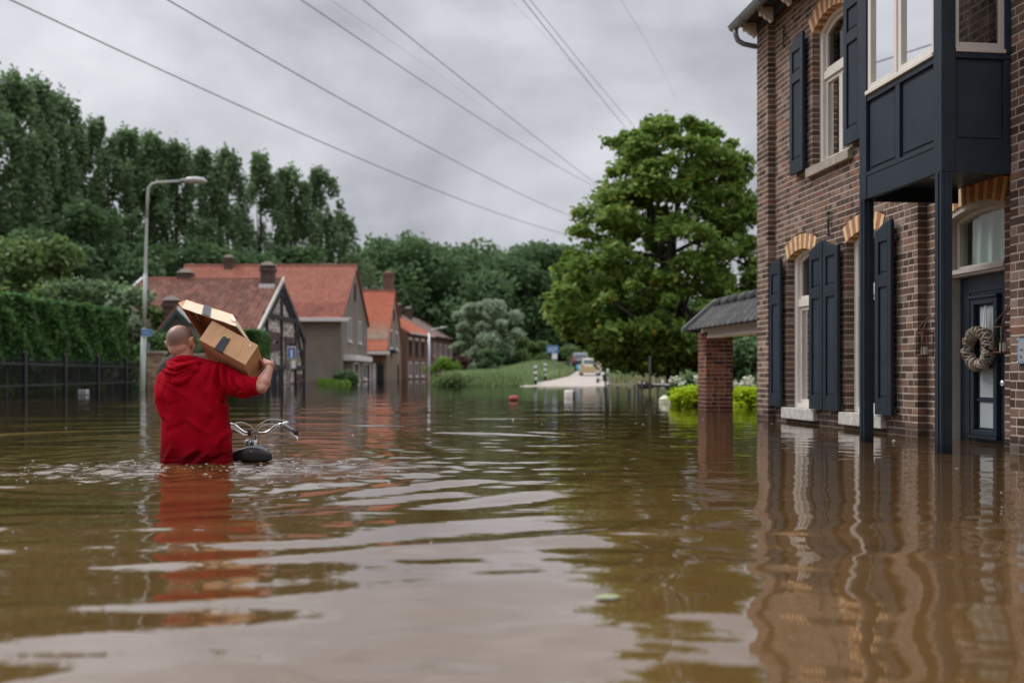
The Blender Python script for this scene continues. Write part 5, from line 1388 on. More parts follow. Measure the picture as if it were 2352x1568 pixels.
b = MB(); b.tube([at(416, 416, 34.6), at(427, 415, 34.6)], [.075, .085], 12); b.build('collar', 'zinc', sl, smooth=True)
b = MB(); b.tube([at(426, 415.5, 34.6), at(432, 413.5, 34.6), at(450, 413, 34.6), at(466, 414, 34.6), at(475, 417, 34.6)], [.10, .16, .17, .15, .04], 14, flat=.62); hd_ = b.build('lamp_head', 'lamp_head', sl, smooth=True)
b = MB(); b.tube([at(433, 418.5, 34.6), at(466, 419, 34.6)], [.12, .10], 12, flat=.6); b.build('lens', 'lamp_lens', hd_, smooth=True)
sg = thing('street_name_sign', at(337, 765, 34.5), 'small blue street name sign fixed to the street lamp pole', 'sign')
a, c = at(324, 755.5, 34.48), at(350.5, 772.5, 34.48)
b = MB(); b.box(a.x, c.x, 34.46, 34.475, c.z, a.z); b.build('plate', 'sign_blue_pale', sg, bevel=.01)
b = MB()
for q in ((a.x + .01, c.x - .01, a.z - .022, a.z - .012), (a.x + .01, c.x - .01, c.z + .012, c.z + .022)): b.box(q[0], q[1], 34.456, 34.459, q[2], q[3])
x = a.x + .06
rr = random.Random(4)
while x < c.x - .07:
    w_ = rr.choice((.018, .024, .03)); b.box(x, x + .007, 34.456, 34.459, c.z + .085, a.z - .085)
    if rr.random() < .7: z_ = rr.choice((c.z + .085, a.z - .095, (a.z + c.z) / 2)); b.box(x + .0075, x + w_, 34.456, 34.459, z_, z_ + .01)
    x += w_ + .012
b.build('lettering', 'sign_white', sg)
b = MB(); b.box(at(337.5, 0, 34.5).x, at(342.5, 0, 34.5).x, 34.5, 34.56, at(0, 806, 34.5).z, at(0, 786, 34.5).z); b.build('box', 'dull_alloy', sl)

de = thing('dead_end_sign', at(667, 859, 45), 'blue dead end road sign with red bar and white plate on a pole', 'sign')
b = MB(); b.tube([at(664, 940, 45.1), at(667, 798, 45.1)], .045, 10); b.build('pole', 'stem_grey', de, smooth=True)
def plate(x0, x1, y0, y1, Y, m, name, par, d=.02):
    p, q = at(x0, y0, Y), at(x1, y1, Y); b = MB(); b.box(p.x, q.x, Y, Y + d, q.z, p.z); return b.build(name, m, par, bevel=.008)
plate(659.5, 679.5, 795.5, 824, 45.0, 'sign_white', 'rim', de); plate(660.7, 678.3, 797, 822.5, 44.985, 'sign_blue', 'plate', de, .012)
plate(667.3, 671.8, 803.5, 821, 44.975, 'sign_white', 'white_bar', de, .008); plate(665.2, 673.9, 799.5, 803.2, 44.975, 'sign_red', 'red_bar', de, .008)
plate(669, 679, 828, 846, 45.0, 'sign_white', 'lower_plate', de)
# thin far lamp post
fl_ = thing('far_lamp_post', at(985, 859, 70), 'thin grey lamp post in the water before the terraced houses', 'lamp post')
b = MB(); b.tube([at(985, 905, 70), at(985.5, 840, 70), at(986, 764, 70)], [.12, .10, .07], 10); b.build('pole', 'dull_alloy', fl_, smooth=True)
b = MB(); b.tube([at(986, 764, 70), at(992, 757, 70), at(1010, 753, 70)], .05, 8); b.tube([at(1010, 753, 70), at(1026, 751, 70)], [.10, .12], 10, flat=.5); b.build('arm', 'dull_alloy', fl_, smooth=True)
# blue road sign on the bank
bs_ = thing('blue_road_sign', at(1269, 859, 62), 'wide blue place sign above a small white plate on the grassy bank', 'sign')
b = MB(); b.tube([at(1273, 870, 62.1), at(1273, 800, 62.1)], .03, 8); b.build('pole', 'dull_alloy', bs_)
plate(1255.6, 1282.4, 793.5, 810.5, 62.0, 'sign_blue_pale', 'plate', bs_)
for k, (x0, x1) in enumerate(((1259, 1264), (1266, 1270), (1272, 1279))): plate(x0, x1, 799, 801.2, 61.985, 'sign_white', 'lettering', bs_, .01)
plate(1259, 1275, 804.5, 806.2, 61.985, 'sign_white', 'lettering', bs_, .01)
plate(1267.5, 1280, 811.5, 824.5, 62.0, 'sign_white', 'lower_plate', bs_)
# striped bollards
def bollard(px, top, Y, lab):
    p = at(px, top, Y); zb = float(land_h(p.x, Y)[0])
    t = thing('striped_bollard', (p.x, Y, zb), lab, 'bollard', 'black and white bollards where the road enters the water')
    b = MB(); b.tube([(p.x, Y, min(zb, -.4)), (p.x, Y, p.z - .02)], .075, 12); b.ell((p.x, Y, p.z - .02), .075, .075, .04, nu=12, nv=6); b.build('post', 'fence_black', t, smooth=True)
    for q in (.06, .36, .66):
        b = MB(); b.tube([(p.x, Y, p.z - q - .15), (p.x, Y, p.z - q)], .079, 12); b.build('band', 'sign_white', t, smooth=False)
bollard(1230, 835.5, 51, 'black and white bollard furthest left, in the water beside the road'); bollard(1252, 831, 58, 'black and white bollard on the left verge of the road')
bollard(1373, 835, 54, 'black and white bollard in front of the yellow car'); bollard(1387, 829, 60, 'black and white bollard right of the yellow car')
# cars, built facing away up the road
def car(x, Y, z, w, h, L_, m1, m2, label, tilt=0.0, van=False):
    t = thing('parked_car', (x, Y, z), label, 'car')
    hw = w / 2
    def T(u, v, q): return (x + u, Y + v, z + q + v * tilt)
    prof = [(0, .28), (0, .62 * h), (.06 * L_, .66 * h), (.16 * L_, .97 * h), (.24 * L_, h), (.58 * L_, .98 * h), (.74 * L_, .64 * h), (.98 * L_, .55 * h), (L_, .28)]
    b = MB(); n = len(prof)
    vs = []
    for sx in (-1, 1):
        for (v, q) in prof: vs.append(T(sx * hw * (.80 if q > .8 * h else 1.0), v, q))
    b.add(vs, [tuple(range(n)), tuple(range(n, 2 * n))[::-1]] + [(i, (i + 1) % n, n + (i + 1) % n, n + i) for i in range(n)])
    b.build('body', m1, t, bevel=.06)
    b = MB(); b.box(-hw * .98, hw * .98, -.09, .1, .30, .55 * h, T); b.build('bumper', m2, t, bevel=.04)
    b = MB(); b.hexa([T(-hw * .80, .05 * L_, .68 * h), T(hw * .80, .05 * L_, .68 * h), T(hw * .80, .08 * L_, .68 * h), T(-hw * .80, .08 * L_, .68 * h), T(-hw * .70, .125 * L_, .93 * h), T(hw * .70, .125 * L_, .93 * h), T(hw * .70, .17 * L_, .93 * h), T(-hw * .70, .17 * L_, .93 * h)]); b.build('rear_window', 'car_glass', t)
    for sx in (-1, 1):
        b = MB(); b.box(sx * hw * .90 - .09, sx * hw * .90 + .09, -.03, .1, .56 * h, .64 * h, T); b.build('tail_light', 'tail_red', t)
        for v in (.17 * L_, .8 * L_):
            b = MB(); b.tube([T(sx * hw * .80, v, .31), T(sx * hw * 1.0, v, .31)], .32, 16); wh = b.build('wheel', 'tyre', t, smooth=False)
            b = MB(); b.tube([T(sx * hw * .98, v, .31), T(sx * hw * 1.02, v, .31)], .18, 12); b.build('rim', 'dull_alloy', wh)
        b = MB(); b.hexa([T(sx * hw * .93, .2 * L_, .68 * h), T(sx * hw * .99, .2 * L_, .68 * h), T(sx * hw * .99, .64 * L_, .68 * h), T(sx * hw * .93, .64 * L_, .68 * h), T(sx * hw * .80, .24 * L_, .92 * h), T(sx * hw * .86, .24 * L_, .92 * h), T(sx * hw * .86, .57 * L_, .92 * h), T(sx * hw * .80, .57 * L_, .92 * h)]); b.build('side_window', 'car_glass', t)
    return t
yc = at(1358, 866, 92); yz = 0.381 + .04
car(yc.x, 92, yz, 1.78, 1.62, 4.0, 'car_cream', 'car_yellow', 'cream and yellow car parked with its tail to the water', .012)
sc_ = at(1334, 852, 118); sz = .381 + 26 * .024 + .04
car(sc_.x, 118, sz, 1.95, 2.05, 4.6, 'car_grey', 'cloth_dark', 'tall grey car parked uphill behind the yellow one', .024)

# ------------------------------------------------------------------ people
def union_mesh(name, build_fn, voxel, smooth=6, fac=.6):
    b = MB(); build_fn(b)
    me = bpy.data.meshes.new(name); me.from_pydata(b.v, [], b.f); me.update()
    o = bpy.data.objects.new(name, me); col.objects.link(o)
    md = o.modifiers.new('r', 'REMESH'); md.mode = 'VOXEL'; md.voxel_size = voxel
    ms = o.modifiers.new('s', 'SMOOTH'); ms.iterations = smooth; ms.factor = fac
    dg = bpy.context.evaluated_depsgraph_get(); dg.update()
    out = bpy.data.meshes.new_from_object(o.evaluated_get(dg))
    bpy.data.objects.remove(o); bpy.data.meshes.remove(me)
    out.name = name; out.shade_smooth()
    return out
def coords(me):
    v = np.empty(len(me.vertices) * 3, np.float32); me.vertices.foreach_get('co', v); return v.reshape(-1, 3).astype(float)
def normals(me):
    v = np.empty(len(me.vertices) * 3, np.float32); me.vertex_normals.foreach_get('vector', v); return v.reshape(-1, 3).astype(float)
def setco(me, v): me.vertices.foreach_set('co', v.astype(np.float32).ravel()); me.update()
def attach(me, name, m, parent):
    me.materials.clear(); me.materials.append(MATS[m]) if isinstance(m, str) else me.materials.append(m)
    v = coords(me) - np.array(ROOT_LOC[parent.name]); setco(me, v)
    return link(name, me, parent)
# far cyclist by the grey car
fp = at(1318, 852, 114); fz = .381 + 22 * .024 + .035
pc_ = thing('person', (fp.x, 114, fz), 'distant person in a red top walking a bicycle down the road', 'person')
x, y, z = fp.x, 114, fz
def figure(b):
    for sx, sy in ((-.09, .12), (.09, -.15)): b.tube([(x + sx, y + sy, z + .02), (x + sx, y + sy * .3, z + .48), (x + sx * .8, y, z + .88)], [.05, .065, .09], 8)
    b.tube([(x, y, z + .82), (x, y, z + 1.1), (x, y - .02, z + 1.38), (x, y - .02, z + 1.46)], [.14, .15, .17, .08], 10)
    b.tube([(x, y, z + 1.42), (x, y - .03, z + 1.58)], .055, 8); b.ell((x, y - .04, z + 1.66), .085, .10, .12)
    for sx in (-1, 1): b.tube([(x + sx * .18, y, z + 1.38), (x + sx * .24, y - .05, z + 1.1), (x + sx * .14 - .15, y - .3, z + .98)], [.06, .045, .035], 8)
attach(union_mesh('body', figure, .025, 2), 'body', 'cloth_dark', pc_)
b = MB(); b.tube([(x, y, z + .85), (x, y, z + 1.1), (x, y - .02, z + 1.38), (x, y - .02, z + 1.45)], [.17, .175, .195, .09], 10); [b.tube([(x + sx * .18, y, z + 1.40), (x + sx * .24, y - .05, z + 1.1)], .075, 8) for sx in (-1, 1)]; b.build('jacket', 'cloth_red', pc_, smooth=True)
b = MB(); b.ell((x, y - .045, z + 1.665), .088, .103, .123); b.build('face', 'skin_far', pc_, smooth=True)
fb = thing('far_bicycle', (x - .25, y - .3, z), 'distant bicycle wheeled beside the person in the red top', 'bicycle')
def circ(c, r_, n=20): return [(c[0], c[1] + r_ * math.cos(6.283 * k / n), c[2] + r_ * math.sin(6.283 * k / n)) for k in range(n + 1)]
for dy_ in (-.95, .1): b = MB(); b.tube(circ((x - .25, y + dy_, z + .34), .33), .022, 6); b.build('wheel', 'tyre', fb)
b = MB()
for p_, q_ in (((0, .1, .34), (0, -.15, .85)), ((0, -.15, .75), (0, -.75, .8)), ((0, -.35, .3), (0, -.75, .72)), ((0, -.35, .3), (0, -.2, .85)), ((0, -.95, .34), (0, -.72, 1.0)), ((-.28, -.72, 1.02), (.28, -.72, 1.02)), ((0, .1, .34), (0, -.35, .3))): b.tube([(x - .25 + p_[0], y + p_[1], z + p_[2]), (x - .25 + q_[0], y + q_[1], z + q_[2])], .018, 6)
b.build('bicycle_frame', 'cloth_dark', fb)
bg = thing('blue_bag', (x + .45, 113.6, z), 'bright blue bag beside the grey car', 'bag')
b = MB(); b.ell((x + .5, 113.7, z + .36), .30, .25, .36, nu=12, nv=8); b.build('sack', 'cloth_blue', bg, smooth=True); b = MB(); b.tube([(x + .40, 113.7, z + .68), (x + .5, 113.7, z + .9), (x + .6, 113.7, z + .68)], .025, 6); b.build('handle', 'cloth_blue', bg)

# ------------------------------------------------------------------ the man in the red hoodie
c1 = crop(400, 1000, 1.96)
MY = 6.58
def m(x, y, Y=MY): return c1(x, y, Y)
man = thing('person', (m(660, 1445).x, 6.6, -1.0), 'man with a shaved head in a red hoodie wading and shouldering cardboard boxes', 'person')
# skin parts form one body: legs, trunk, neck, head, arms, hands
HC = m(543, 545, 6.60)                       # middle of the skull
from mathutils import Matrix
HR = Matrix.Rotation(math.radians(-7), 3, 'Y') @ Matrix.Rotation(math.radians(-14), 3, 'Z')
def hp(x, y, z): return HC + HR @ Vector((x, y, z))     # head frame: +y is the way he looks
def finger(b, base, d, bend, L_, r0):
    base, d, bend = Vector(base), Vector(d).normalized(), Vector(bend).normalized()
    p = [base]; dirn = d
    for k, f in enumerate((.45, .32, .23)):
        dirn = (dirn * math.cos(.55) + bend * math.sin(.55 * (k > 0) + .25)).normalized(); p.append(p[-1] + dirn * L_ * f)
    b.tube(p, [r0, r0 * .96, r0 * .86, r0 * .70], 8); b.ell(p[-1], r0 * .72, r0 * .72, r0 * .72, nu=8, nv=6)
SH_R = m(800, 790, 6.60); EL_R = m(1128, 880, 6.46); WR_R = m(1200, 745, 6.56)
SH_L = m(455, 840, 6.61); EL_L = m(450, 1050, 6.55); WR_L = m(560, 1130, 6.22 + .75)
def body(b):
    # skull, jaw, face
    b.ell(hp(0, -.005, .012), .084, .100, .092, HR, 24, 16)
    b.ell(hp(0, .030, -.035), .068, .072, .075, HR, 20, 12)
    b.ell(hp(0, .045, -.078), .048, .050, .042, HR)
    b.ell(hp(0, -.035, -.045), .068, .058, .060, HR)
    b.ell(hp(0, .092, -.060), .026, .016, .010, HR)           # lips
    b.tube([hp(0, .092, .008), hp(0, .112, -.022), hp(0, .106, -.034)], [.009, .013, .010], 8)
    b.tube([hp(-.05, .078, .022), hp(0, .094, .020), hp(.05, .078, .022)], .010, 8)
    for sx in (-1, 1):
        b.ell(hp(sx * .033, .088, .006), .012, .010, .009, HR)
        b.ell(hp(sx * .046, .070, -.028), .022, .020, .018, HR)
        # ears: rim, bowl and lobe
        c = hp(sx * .088, -.002, -.022)
        pts = []
        for k in range(9):
            t = math.radians(-70 + 235 * k / 8)
            pts.append(hp(sx * (.090 + .010 * math.sin(t)), -.012 - .016 * math.cos(t * .9), -.020 + .032 * math.sin(t)))
        b.tube(pts, [.006, .007, .008, .008, .008, .008, .008, .007, .006], 8)
        b.ell(hp(sx * .086, -.004, -.024), .010, .016, .026, HR)
        b.ell(hp(sx * .088, .0, -.052), .008, .009, .012, HR)
    # neck and trunk
    b.tube([m(560, 600, 6.585), m(568, 650, 6.585), m(575, 705, 6.60), m(590, 760, 6.61)], [.056, .061, .066, .085], 16)
    b.tube([m(600, 740, 6.62), m(620, 790, 6.62), m(640, 1000, 6.61), m(650, 1300, 6.61), m(650, 1480, 6.6)], [.07, .095, .105, .10, .10], 16)
    for sx, x_ in ((-1, 560), (1, 750)):
        b.tube([m(x_, 1400, 6.6), m(x_ + sx * 15, 1900, 6.62 - sx * .06), m(x_ + sx * 15, 2350, 6.64 - sx * .02)], [.09, .065, .045], 12)
        b.ell(m(x_ + sx * 15, 2400, 6.70 - sx * .02), .05, .12, .04)
    # right arm
    b.tube([m(700, 800, 6.61), SH_R, EL_R.lerp(SH_R, .5), EL_R], [.05, .048, .042, .043], 12)
    b.tube([EL_R, EL_R + (WR_R - EL_R) * .22 + Vector((.006, 0, 0)), EL_R.lerp(WR_R, .45), EL_R.lerp(WR_R, .8), WR_R], [.045, .049, .043, .031, .027], 14)
    b.ell(m(1138, 893, 6.45), .040, .044, .034)
    # right hand: wrist bends back over the end of the box
    KN = m(1152, 700, 6.645)
    b.ell(m(1199, 722, 6.58), .030, .034, .030)
    b.tube([WR_R, WR_R.lerp(KN, .35) + Vector((.006, 0, .006)), WR_R.lerp(KN, .75) + Vector((0, 0, .006)), KN], [.028, .036, .040, .034], 12, flat=.62)
    for k in range(4):
        base = KN + Vector((.006 - .004 * k, .012 - .004 * k, .020 - .021 * k)); finger(b, base, (-.75, .5, .05 - .1 * k), (-.35, -.5, -.5), (.078, .086, .080, .064)[k], (.0092, .0095, .009, .008)[k])
    finger(b, WR_R.lerp(KN, .45) + Vector((-.012, -.012, .010)), (-.5, -.1, .7), (-.8, .3, .1), .062, .0105)
    # left arm reaches forward to steady the bag
    b.tube([m(540, 810, 6.62), SH_L, SH_L.lerp(EL_L, .5) + Vector((.012, 0, 0)), EL_L], [.05, .042, .036, .034], 12)
    EW = Vector((EL_L.x + .13, EL_L.y + .25, EL_L.z + .05))
    b.tube([EL_L, EL_L.lerp(EW, .3), EW], [.034, .036, .028], 12)
    b.tube([EW, EW + Vector((.02, .05, .01)), EW + Vector((.03, .09, .02))], [.028, .037, .035], 12, flat=.6)
    for k in range(4): finger(b, EW + Vector((.03 + .006 * k, .088, .045 - .020 * k)), (.3, .9, 0), (.6, -.1, -.4), .075, .009)
    finger(b, EW + Vector((.0, .05, .035)), (.2, .5, .8), (.7, .3, 0), .06, .0105)
bm = union_mesh('body', body, .0052, 4, .5)
V = coords(bm)
# shaved hair stubble as its own colour, mapped by the head frame
loc = (V - np.array(HC)) @ np.array(HR)
hx, hy, hz = loc[:, 0], loc[:, 1], loc[:, 2]
inhead = (np.abs(hx) < .105) & (hz > -.10) & (hz < .12) & (np.abs(hy) < .13)
edge = np.clip((hz + .062 + .012 * np.cos(hx * 40) + .5 * np.maximum(hy, -.02) * 1.2) / .055, 0, 1) * np.clip((.045 - hy) / .03, 0, 1)
crown = np.clip(1 - np.exp(-(((hx + .0) / .045) ** 2 + ((hy + .015) / .06) ** 2 + ((hz - .098) / .035) ** 2)) * .95, 0, 1)
stub = .9 * np.where(inhead & (np.abs(hx) < .0862), edge * crown, 0)
ca = bm.color_attributes.new('stubble', 'FLOAT_COLOR', 'POINT')
ca.data.foreach_set('color', np.repeat(np.stack([stub], -1), 4, axis=1).astype(np.float32).ravel())
sk = bpy.data.materials.new('skin'); sk.use_nodes = True; nt = sk.node_tree; N, L = nt.nodes, nt.links
b_ = N['Principled BSDF']; b_.inputs['Roughness'].default_value = .48; b_.inputs['Subsurface Weight'].default_value = .12; b_.inputs['Subsurface Radius'].default_value = (.012, .005, .003); b_.inputs['Subsurface Scale'].default_value = 1
at_ = N.new('ShaderNodeAttribute'); at_.attribute_name = 'stubble'
g_ = N.new('ShaderNodeNewGeometry'); n_ = N.new('ShaderNodeTexNoise'); n_.inputs['Scale'].default_value = 14; n_.inputs['Detail'].default_value = 5; L.new(g_.outputs['Position'], n_.inputs['Vector'])
r_ = N.new('ShaderNodeValToRGB'); r_.color_ramp.elements[0].position = .3; r_.color_ramp.elements[0].color = (.40, .165, .11, 1); r_.color_ramp.elements[1].position = .7; r_.color_ramp.elements[1].color = (.56, .30, .21, 1); L.new(n_.outputs['Fac'], r_.inputs[0])
n3 = N.new('ShaderNodeTexNoise'); n3.inputs['Scale'].default_value = 420; n3.inputs['Detail'].default_value = 2; L.new(g_.outputs['Position'], n3.inputs['Vector'])
mm_ = N.new('ShaderNodeMapRange'); mm_.inputs['From Min'].default_value = .35; mm_.inputs['From Max'].default_value = .65; mm_.inputs['To Min'].default_value = .62; mm_.inputs['To Max'].default_value = 1.0; L.new(n3.outputs['Fac'], mm_.inputs['Value'])
mu = N.new('ShaderNodeMath'); mu.operation = 'MULTIPLY'; L.new(at_.outputs['Fac'], mu.inputs[0]); L.new(mm_.outputs[0], mu.inputs[1])
mx = N.new('ShaderNodeMix'); mx.data_type = 'RGBA'; L.new(mu.outputs[0], mx.inputs['Factor']); L.new(r_.outputs[0], mx.inputs['A']); mx.inputs['B'].default_value = (.060, .046, .044, 1); L.new(mx.outputs['Result'], b_.inputs['Base Color'])
bp_ = N.new('ShaderNodeBump'); bp_.inputs['Strength'].default_value = .15; bp_.inputs['Distance'].default_value = .002; L.new(n3.outputs['Fac'], bp_.inputs['Height']); L.new(bp_.outputs[0], b_.inputs['Normal'])
attach(bm, 'body', sk, man)

# hoodie: loft following the outline, remeshed with sleeves and hood, then creased
def hoodie(b):
    rows = [(1620, 404, 930, .135), (1475, 402, 930, .137), (1440, 404, 926, .137), (1380, 406, 921, .140), (1280, 408, 913, .138), (1180, 409, 905, .136), (1080, 409, 898, .136), (990, 407, 892, .138), (920, 402, 880, .140), (860, 398, 868, .138), (810, 412, 860, .130), (770, 440, 850, .115), (735, 480, 815, .095), (712, 520, 740, .075), (700, 545, 690, .06)]
    n = 28; vs = []; fs = []
    for (y, xl, xr, dep) in rows:
        a, c = m(xl, y, 6.60), m(xr, y, 6.60); cx, hw = (a.x + c.x) / 2, (c.x - a.x) / 2
        for k in range(n):
            t = 6.2832 * k / n; cs, sn = math.cos(t), math.sin(t)
            e = 2.6; u = math.copysign(abs(cs) ** (2 / e), cs); v = math.copysign(abs(sn) ** (2 / e), sn)
            vs.append((cx + hw * u, 6.60 + dep * v, a.z))
    for i in range(len(rows) - 1):
        for k in range(n): k2 = (k + 1) % n; fs.append((i * n + k, i * n + k2, (i + 1) * n + k2, (i + 1) * n + k))
    fs.append(tuple(range(n))); fs.append(tuple((len(rows) - 1) * n + k for k in range(n))[::-1]); b.add(vs, fs)
    # right sleeve
    b.tube([m(720, 800, 6.60), m(800, 800, 6.60), m(880, 828, 6.575), m(960, 868, 6.53), m(1030, 882, 6.49), m(1068, 880, 6.475)], [.082, .094, .092, .083, .076, .060], 18)
    b.ell(m(800, 770, 6.61), .085, .09, .055)
    b.tube([m(1062, 880, 6.478), m(1085, 878, 6.472), m(1108, 873, 6.466)], [.058, .062, .056], 18)
    b.ell(m(975, 905, 6.52), .055, .05, .048)
    # left sleeve
    b.tube([m(520, 790, 6.60), m(452, 830, 6.60), m(428, 900, 6.58), m(424, 985, 6.55), m(440, 1060, 6.52), m(500, 1070, 6.66)], [.075, .076, .072, .064, .060, .058], 16)
    # trapezius under the hood
    b.tube([m(470, 775, 6.61), m(565, 735, 6.61), m(700, 750, 6.60), m(800, 775, 6.60)], [.065, .085, .075, .07], 14)
hm = union_mesh('hoodie', hoodie, .0085, 8, .6)
V = coords(hm); Nn = normals(hm)
U = (V[:, 0] + 2.678) / .000899; W = (1.293 - V[:, 2]) / .000899        # picture-like units of the measured outline
rngn = np.array([noise.noise(Vector((v[0] * 5, v[1] * 5, v[2] * 3.2))) for v in V])
rng2 = np.array([noise.noise(Vector((v[0] * 11 + 3, v[1] * 11, v[2] * 8))) for v in V])
def fold(x0, y0, x1, y1, w, a):
    """a crease along a segment given in outline units"""
    dx_, dy_ = x1 - x0, y1 - y0; L2 = dx_ * dx_ + dy_ * dy_
    t = np.clip(((U - x0) * dx_ + (W - y0) * dy_) / L2, 0, 1)
    d = np.hypot(U - (x0 + t * dx_), W - (y0 + t * dy_))
    return 2.0 * a * np.exp(-(d / w) ** 2) * np.sin(np.pi * np.clip(.12 + .88 * t, 0, 1)) ** .5
rng3 = np.array([noise.noise(Vector((v[0] * 16 + v[2] * 5, v[1] * 9, v[2] * 5 + 7))) for v in V])
D = .010 * rngn + .004 * rng2 + .005 * rng3
for q in [(838, 730, 850, 900, 13, -.020), (862, 740, 905, 900, 16, .016), (890, 760, 940, 900, 12, -.018), (930, 790, 960, 905, 14, .013), (965, 810, 985, 900, 9, -.012), (820, 730, 815, 850, 16, .012), (800, 740, 760, 900, 22, -.008),
          (1000, 830, 1040, 900, 12, .012), (1020, 900, 960, 950, 12, -.012), (1050, 830, 1065, 920, 8, -.010), (985, 930, 1050, 905, 9, .010), (890, 960, 860, 1010, 18, -.014), (870, 930, 800, 1100, 22, .008), (845, 960, 780, 1200, 22, -.007),
          (430, 900, 520, 1000, 26, .008), (410, 980, 500, 1100, 22, -.009), (480, 1050, 560, 1350, 34, .007), (560, 1000, 610, 1380, 30, -.006), (700, 1000, 690, 1350, 34, .006),
          (828, 722, 880, 955, 4, -.006), (470, 880, 452, 1010, 4, -.005), (630, 1440, 730, 1345, 15, -.016), (520, 880, 640, 960, 20, .005), (500, 1200, 640, 1130, 18, -.005), (640, 1120, 800, 1230, 16, .005), (720, 880, 780, 1050, 16, -.006), (690, 1440, 790, 1350, 15, .013), (760, 1440, 900, 1370, 14, -.012), (600, 1400, 700, 1330, 14, .010), (840, 1300, 900, 1200, 20, .007), (460, 1440, 520, 1300, 20, .006), (880, 1430, 860, 1250, 16, -.007)]:
    D = D + fold(*q)
hem = (W > 1385) * .003 * np.sin((W - 1385) * .25) + np.where((W > 1392) & (W < 1398), -.004, 0)
V += Nn * (D + hem)[:, None]
low = W > 1330; V[:, 1] += np.where(low, -.00012 * (W - 1330) * (U > 600), 0)
setco(hm, V)
hood_m = mat('red_fleece', (0.36, 0.0015, 0.012), rough=.9, wet=(.16, .42), spec=.08, var=.10, vscale=5, bump=.22, bscale=420)
b_ = hood_m.node_tree.nodes['Principled BSDF']; b_.inputs['Sheen Weight'].default_value = .03; b_.inputs['Sheen Roughness'].default_value = .5; b_.inputs['Sheen Tint'].default_value = (1, .3, .3, 1)
hoodie_o = attach(hm, 'hoodie', 'red_fleece', man)
md = hoodie_o.modifiers.new('s', 'SUBSURF'); md.levels = 1; md.render_levels = 1
# the hood hangs as its own piece of cloth round the neck
def hood(b):
    # collar round the neck, open to the front
    ring_ = [m(640, 690, 6.66), m(652, 682, 6.62), m(640, 690, 6.57), m(600, 700, 6.535), m(555, 700, 6.52), m(510, 705, 6.535), m(480, 712, 6.57), m(468, 712, 6.62), m(480, 715, 6.68)]
    b.tube(ring_, [.020, .024, .028, .033, .036, .036, .033, .028, .02], 12)
    # standing back of the hood
    b.tube([m(475, 690, 6.555), m(530, 685, 6.510), m(590, 680, 6.510), m(628, 678, 6.545)], [.020, .030, .030, .022], 12)
    # rim running from left to the pointed right tip
    b.tube([m(452, 722, 6.57), m(480, 728, 6.50), m(530, 738, 6.462), m(590, 725, 6.462), m(645, 705, 6.50), m(688, 700, 6.54)], [.018, .023, .027, .026, .023, .014], 12)
    # pouch
    b.ell(m(540, 775, 6.492), .098, .052, .066); b.ell(m(500, 785, 6.51), .070, .05, .055); b.ell(m(600, 755, 6.50), .080, .045, .045)
    b.tube([m(425, 785, 6.56), m(455, 825, 6.50), m(510, 848, 6.468), m(560, 838, 6.465), m(610, 800, 6.48), m(660, 750, 6.52)], [.018, .026, .029, .028, .026, .018], 12)
    b.tube([m(440, 760, 6.56), m(420, 800, 6.57)], [.03, .02], 10)
dm = union_mesh('hood', hood, .0048, 5, .55)
V = coords(dm); Nn = normals(dm); U = (V[:, 0] + 2.678) / .000899; W = (1.293 - V[:, 2]) / .000899
D = .004 * np.array([noise.noise(Vector((v[0] * 14, v[1] * 10, v[2] * 16))) for v in V])
for q in [(455, 745, 560, 770, 7, -.010), (560, 770, 660, 725, 7, -.010), (470, 790, 560, 810, 8, -.008), (505, 800, 520, 855, 5, -.005), (560, 800, 620, 770, 7, -.006), (480, 715, 600, 712, 5, -.006)]: D = D + fold(*q)
V += Nn * D[:, None]; setco(dm, V)
attach(dm, 'hood', 'red_fleece', man)
# trousers under the water
def trousers(b):
    b.tube([m(655, 1560, 6.6), m(655, 1660, 6.6)], [.12, .13], 16)
    for sx, x_ in ((-1, 560), (1, 750)): b.tube([m(x_, 1600, 6.6), m(x_ + sx * 15, 1900, 6.62 - sx * .06), m(x_ + sx * 15, 2330, 6.64 - sx * .02)], [.115, .085, .07], 12)
attach(union_mesh('trousers', trousers, .015, 3), 'trousers', 'jeans', man)
# rolled cuff
cf = MB(); e0, e1 = m(1095, 876, 6.469), m(1119, 871, 6.462); d_ = (e1 - e0).normalized()
pts = [e0 - d_ * .006, e0, e0.lerp(e1, .5), e1, e1 + d_ * .004]
cf.tube(pts, [.052, .061, .062, .060, .050], 22); cf.build('cuff', 'red_fleece', man, smooth=True)

# black bag in front of the left shoulder
bgk = thing('black_bag', m(440, 740, 6.86), 'black padded bag held in front of the left shoulder of the man', 'bag')
def bag(b):
    b.ell(m(500, 790, 6.84), .115, .10, .15, Matrix.Rotation(.35, 3, 'Y')); b.ell(m(490, 850, 6.84), .11, .10, .13)
me = union_mesh('shell', bag, .008, 3); V = coords(me); Nn = normals(me)
rr_ = np.hypot(V[:, 0] - m(520, 0).x, V[:, 2] - m(0, 840).z); V += Nn * (.004 * np.sin(rr_ * 330))[:, None]; setco(me, V); attach(me, 'shell', 'bag_black', bgk)
b = MB(); b.tube([m(410, 800, 6.80), m(420, 730, 6.80), m(450, 680, 6.80), m(500, 655, 6.82)], .012, 8); b.build('strap', 'rubber', bgk, smooth=True)

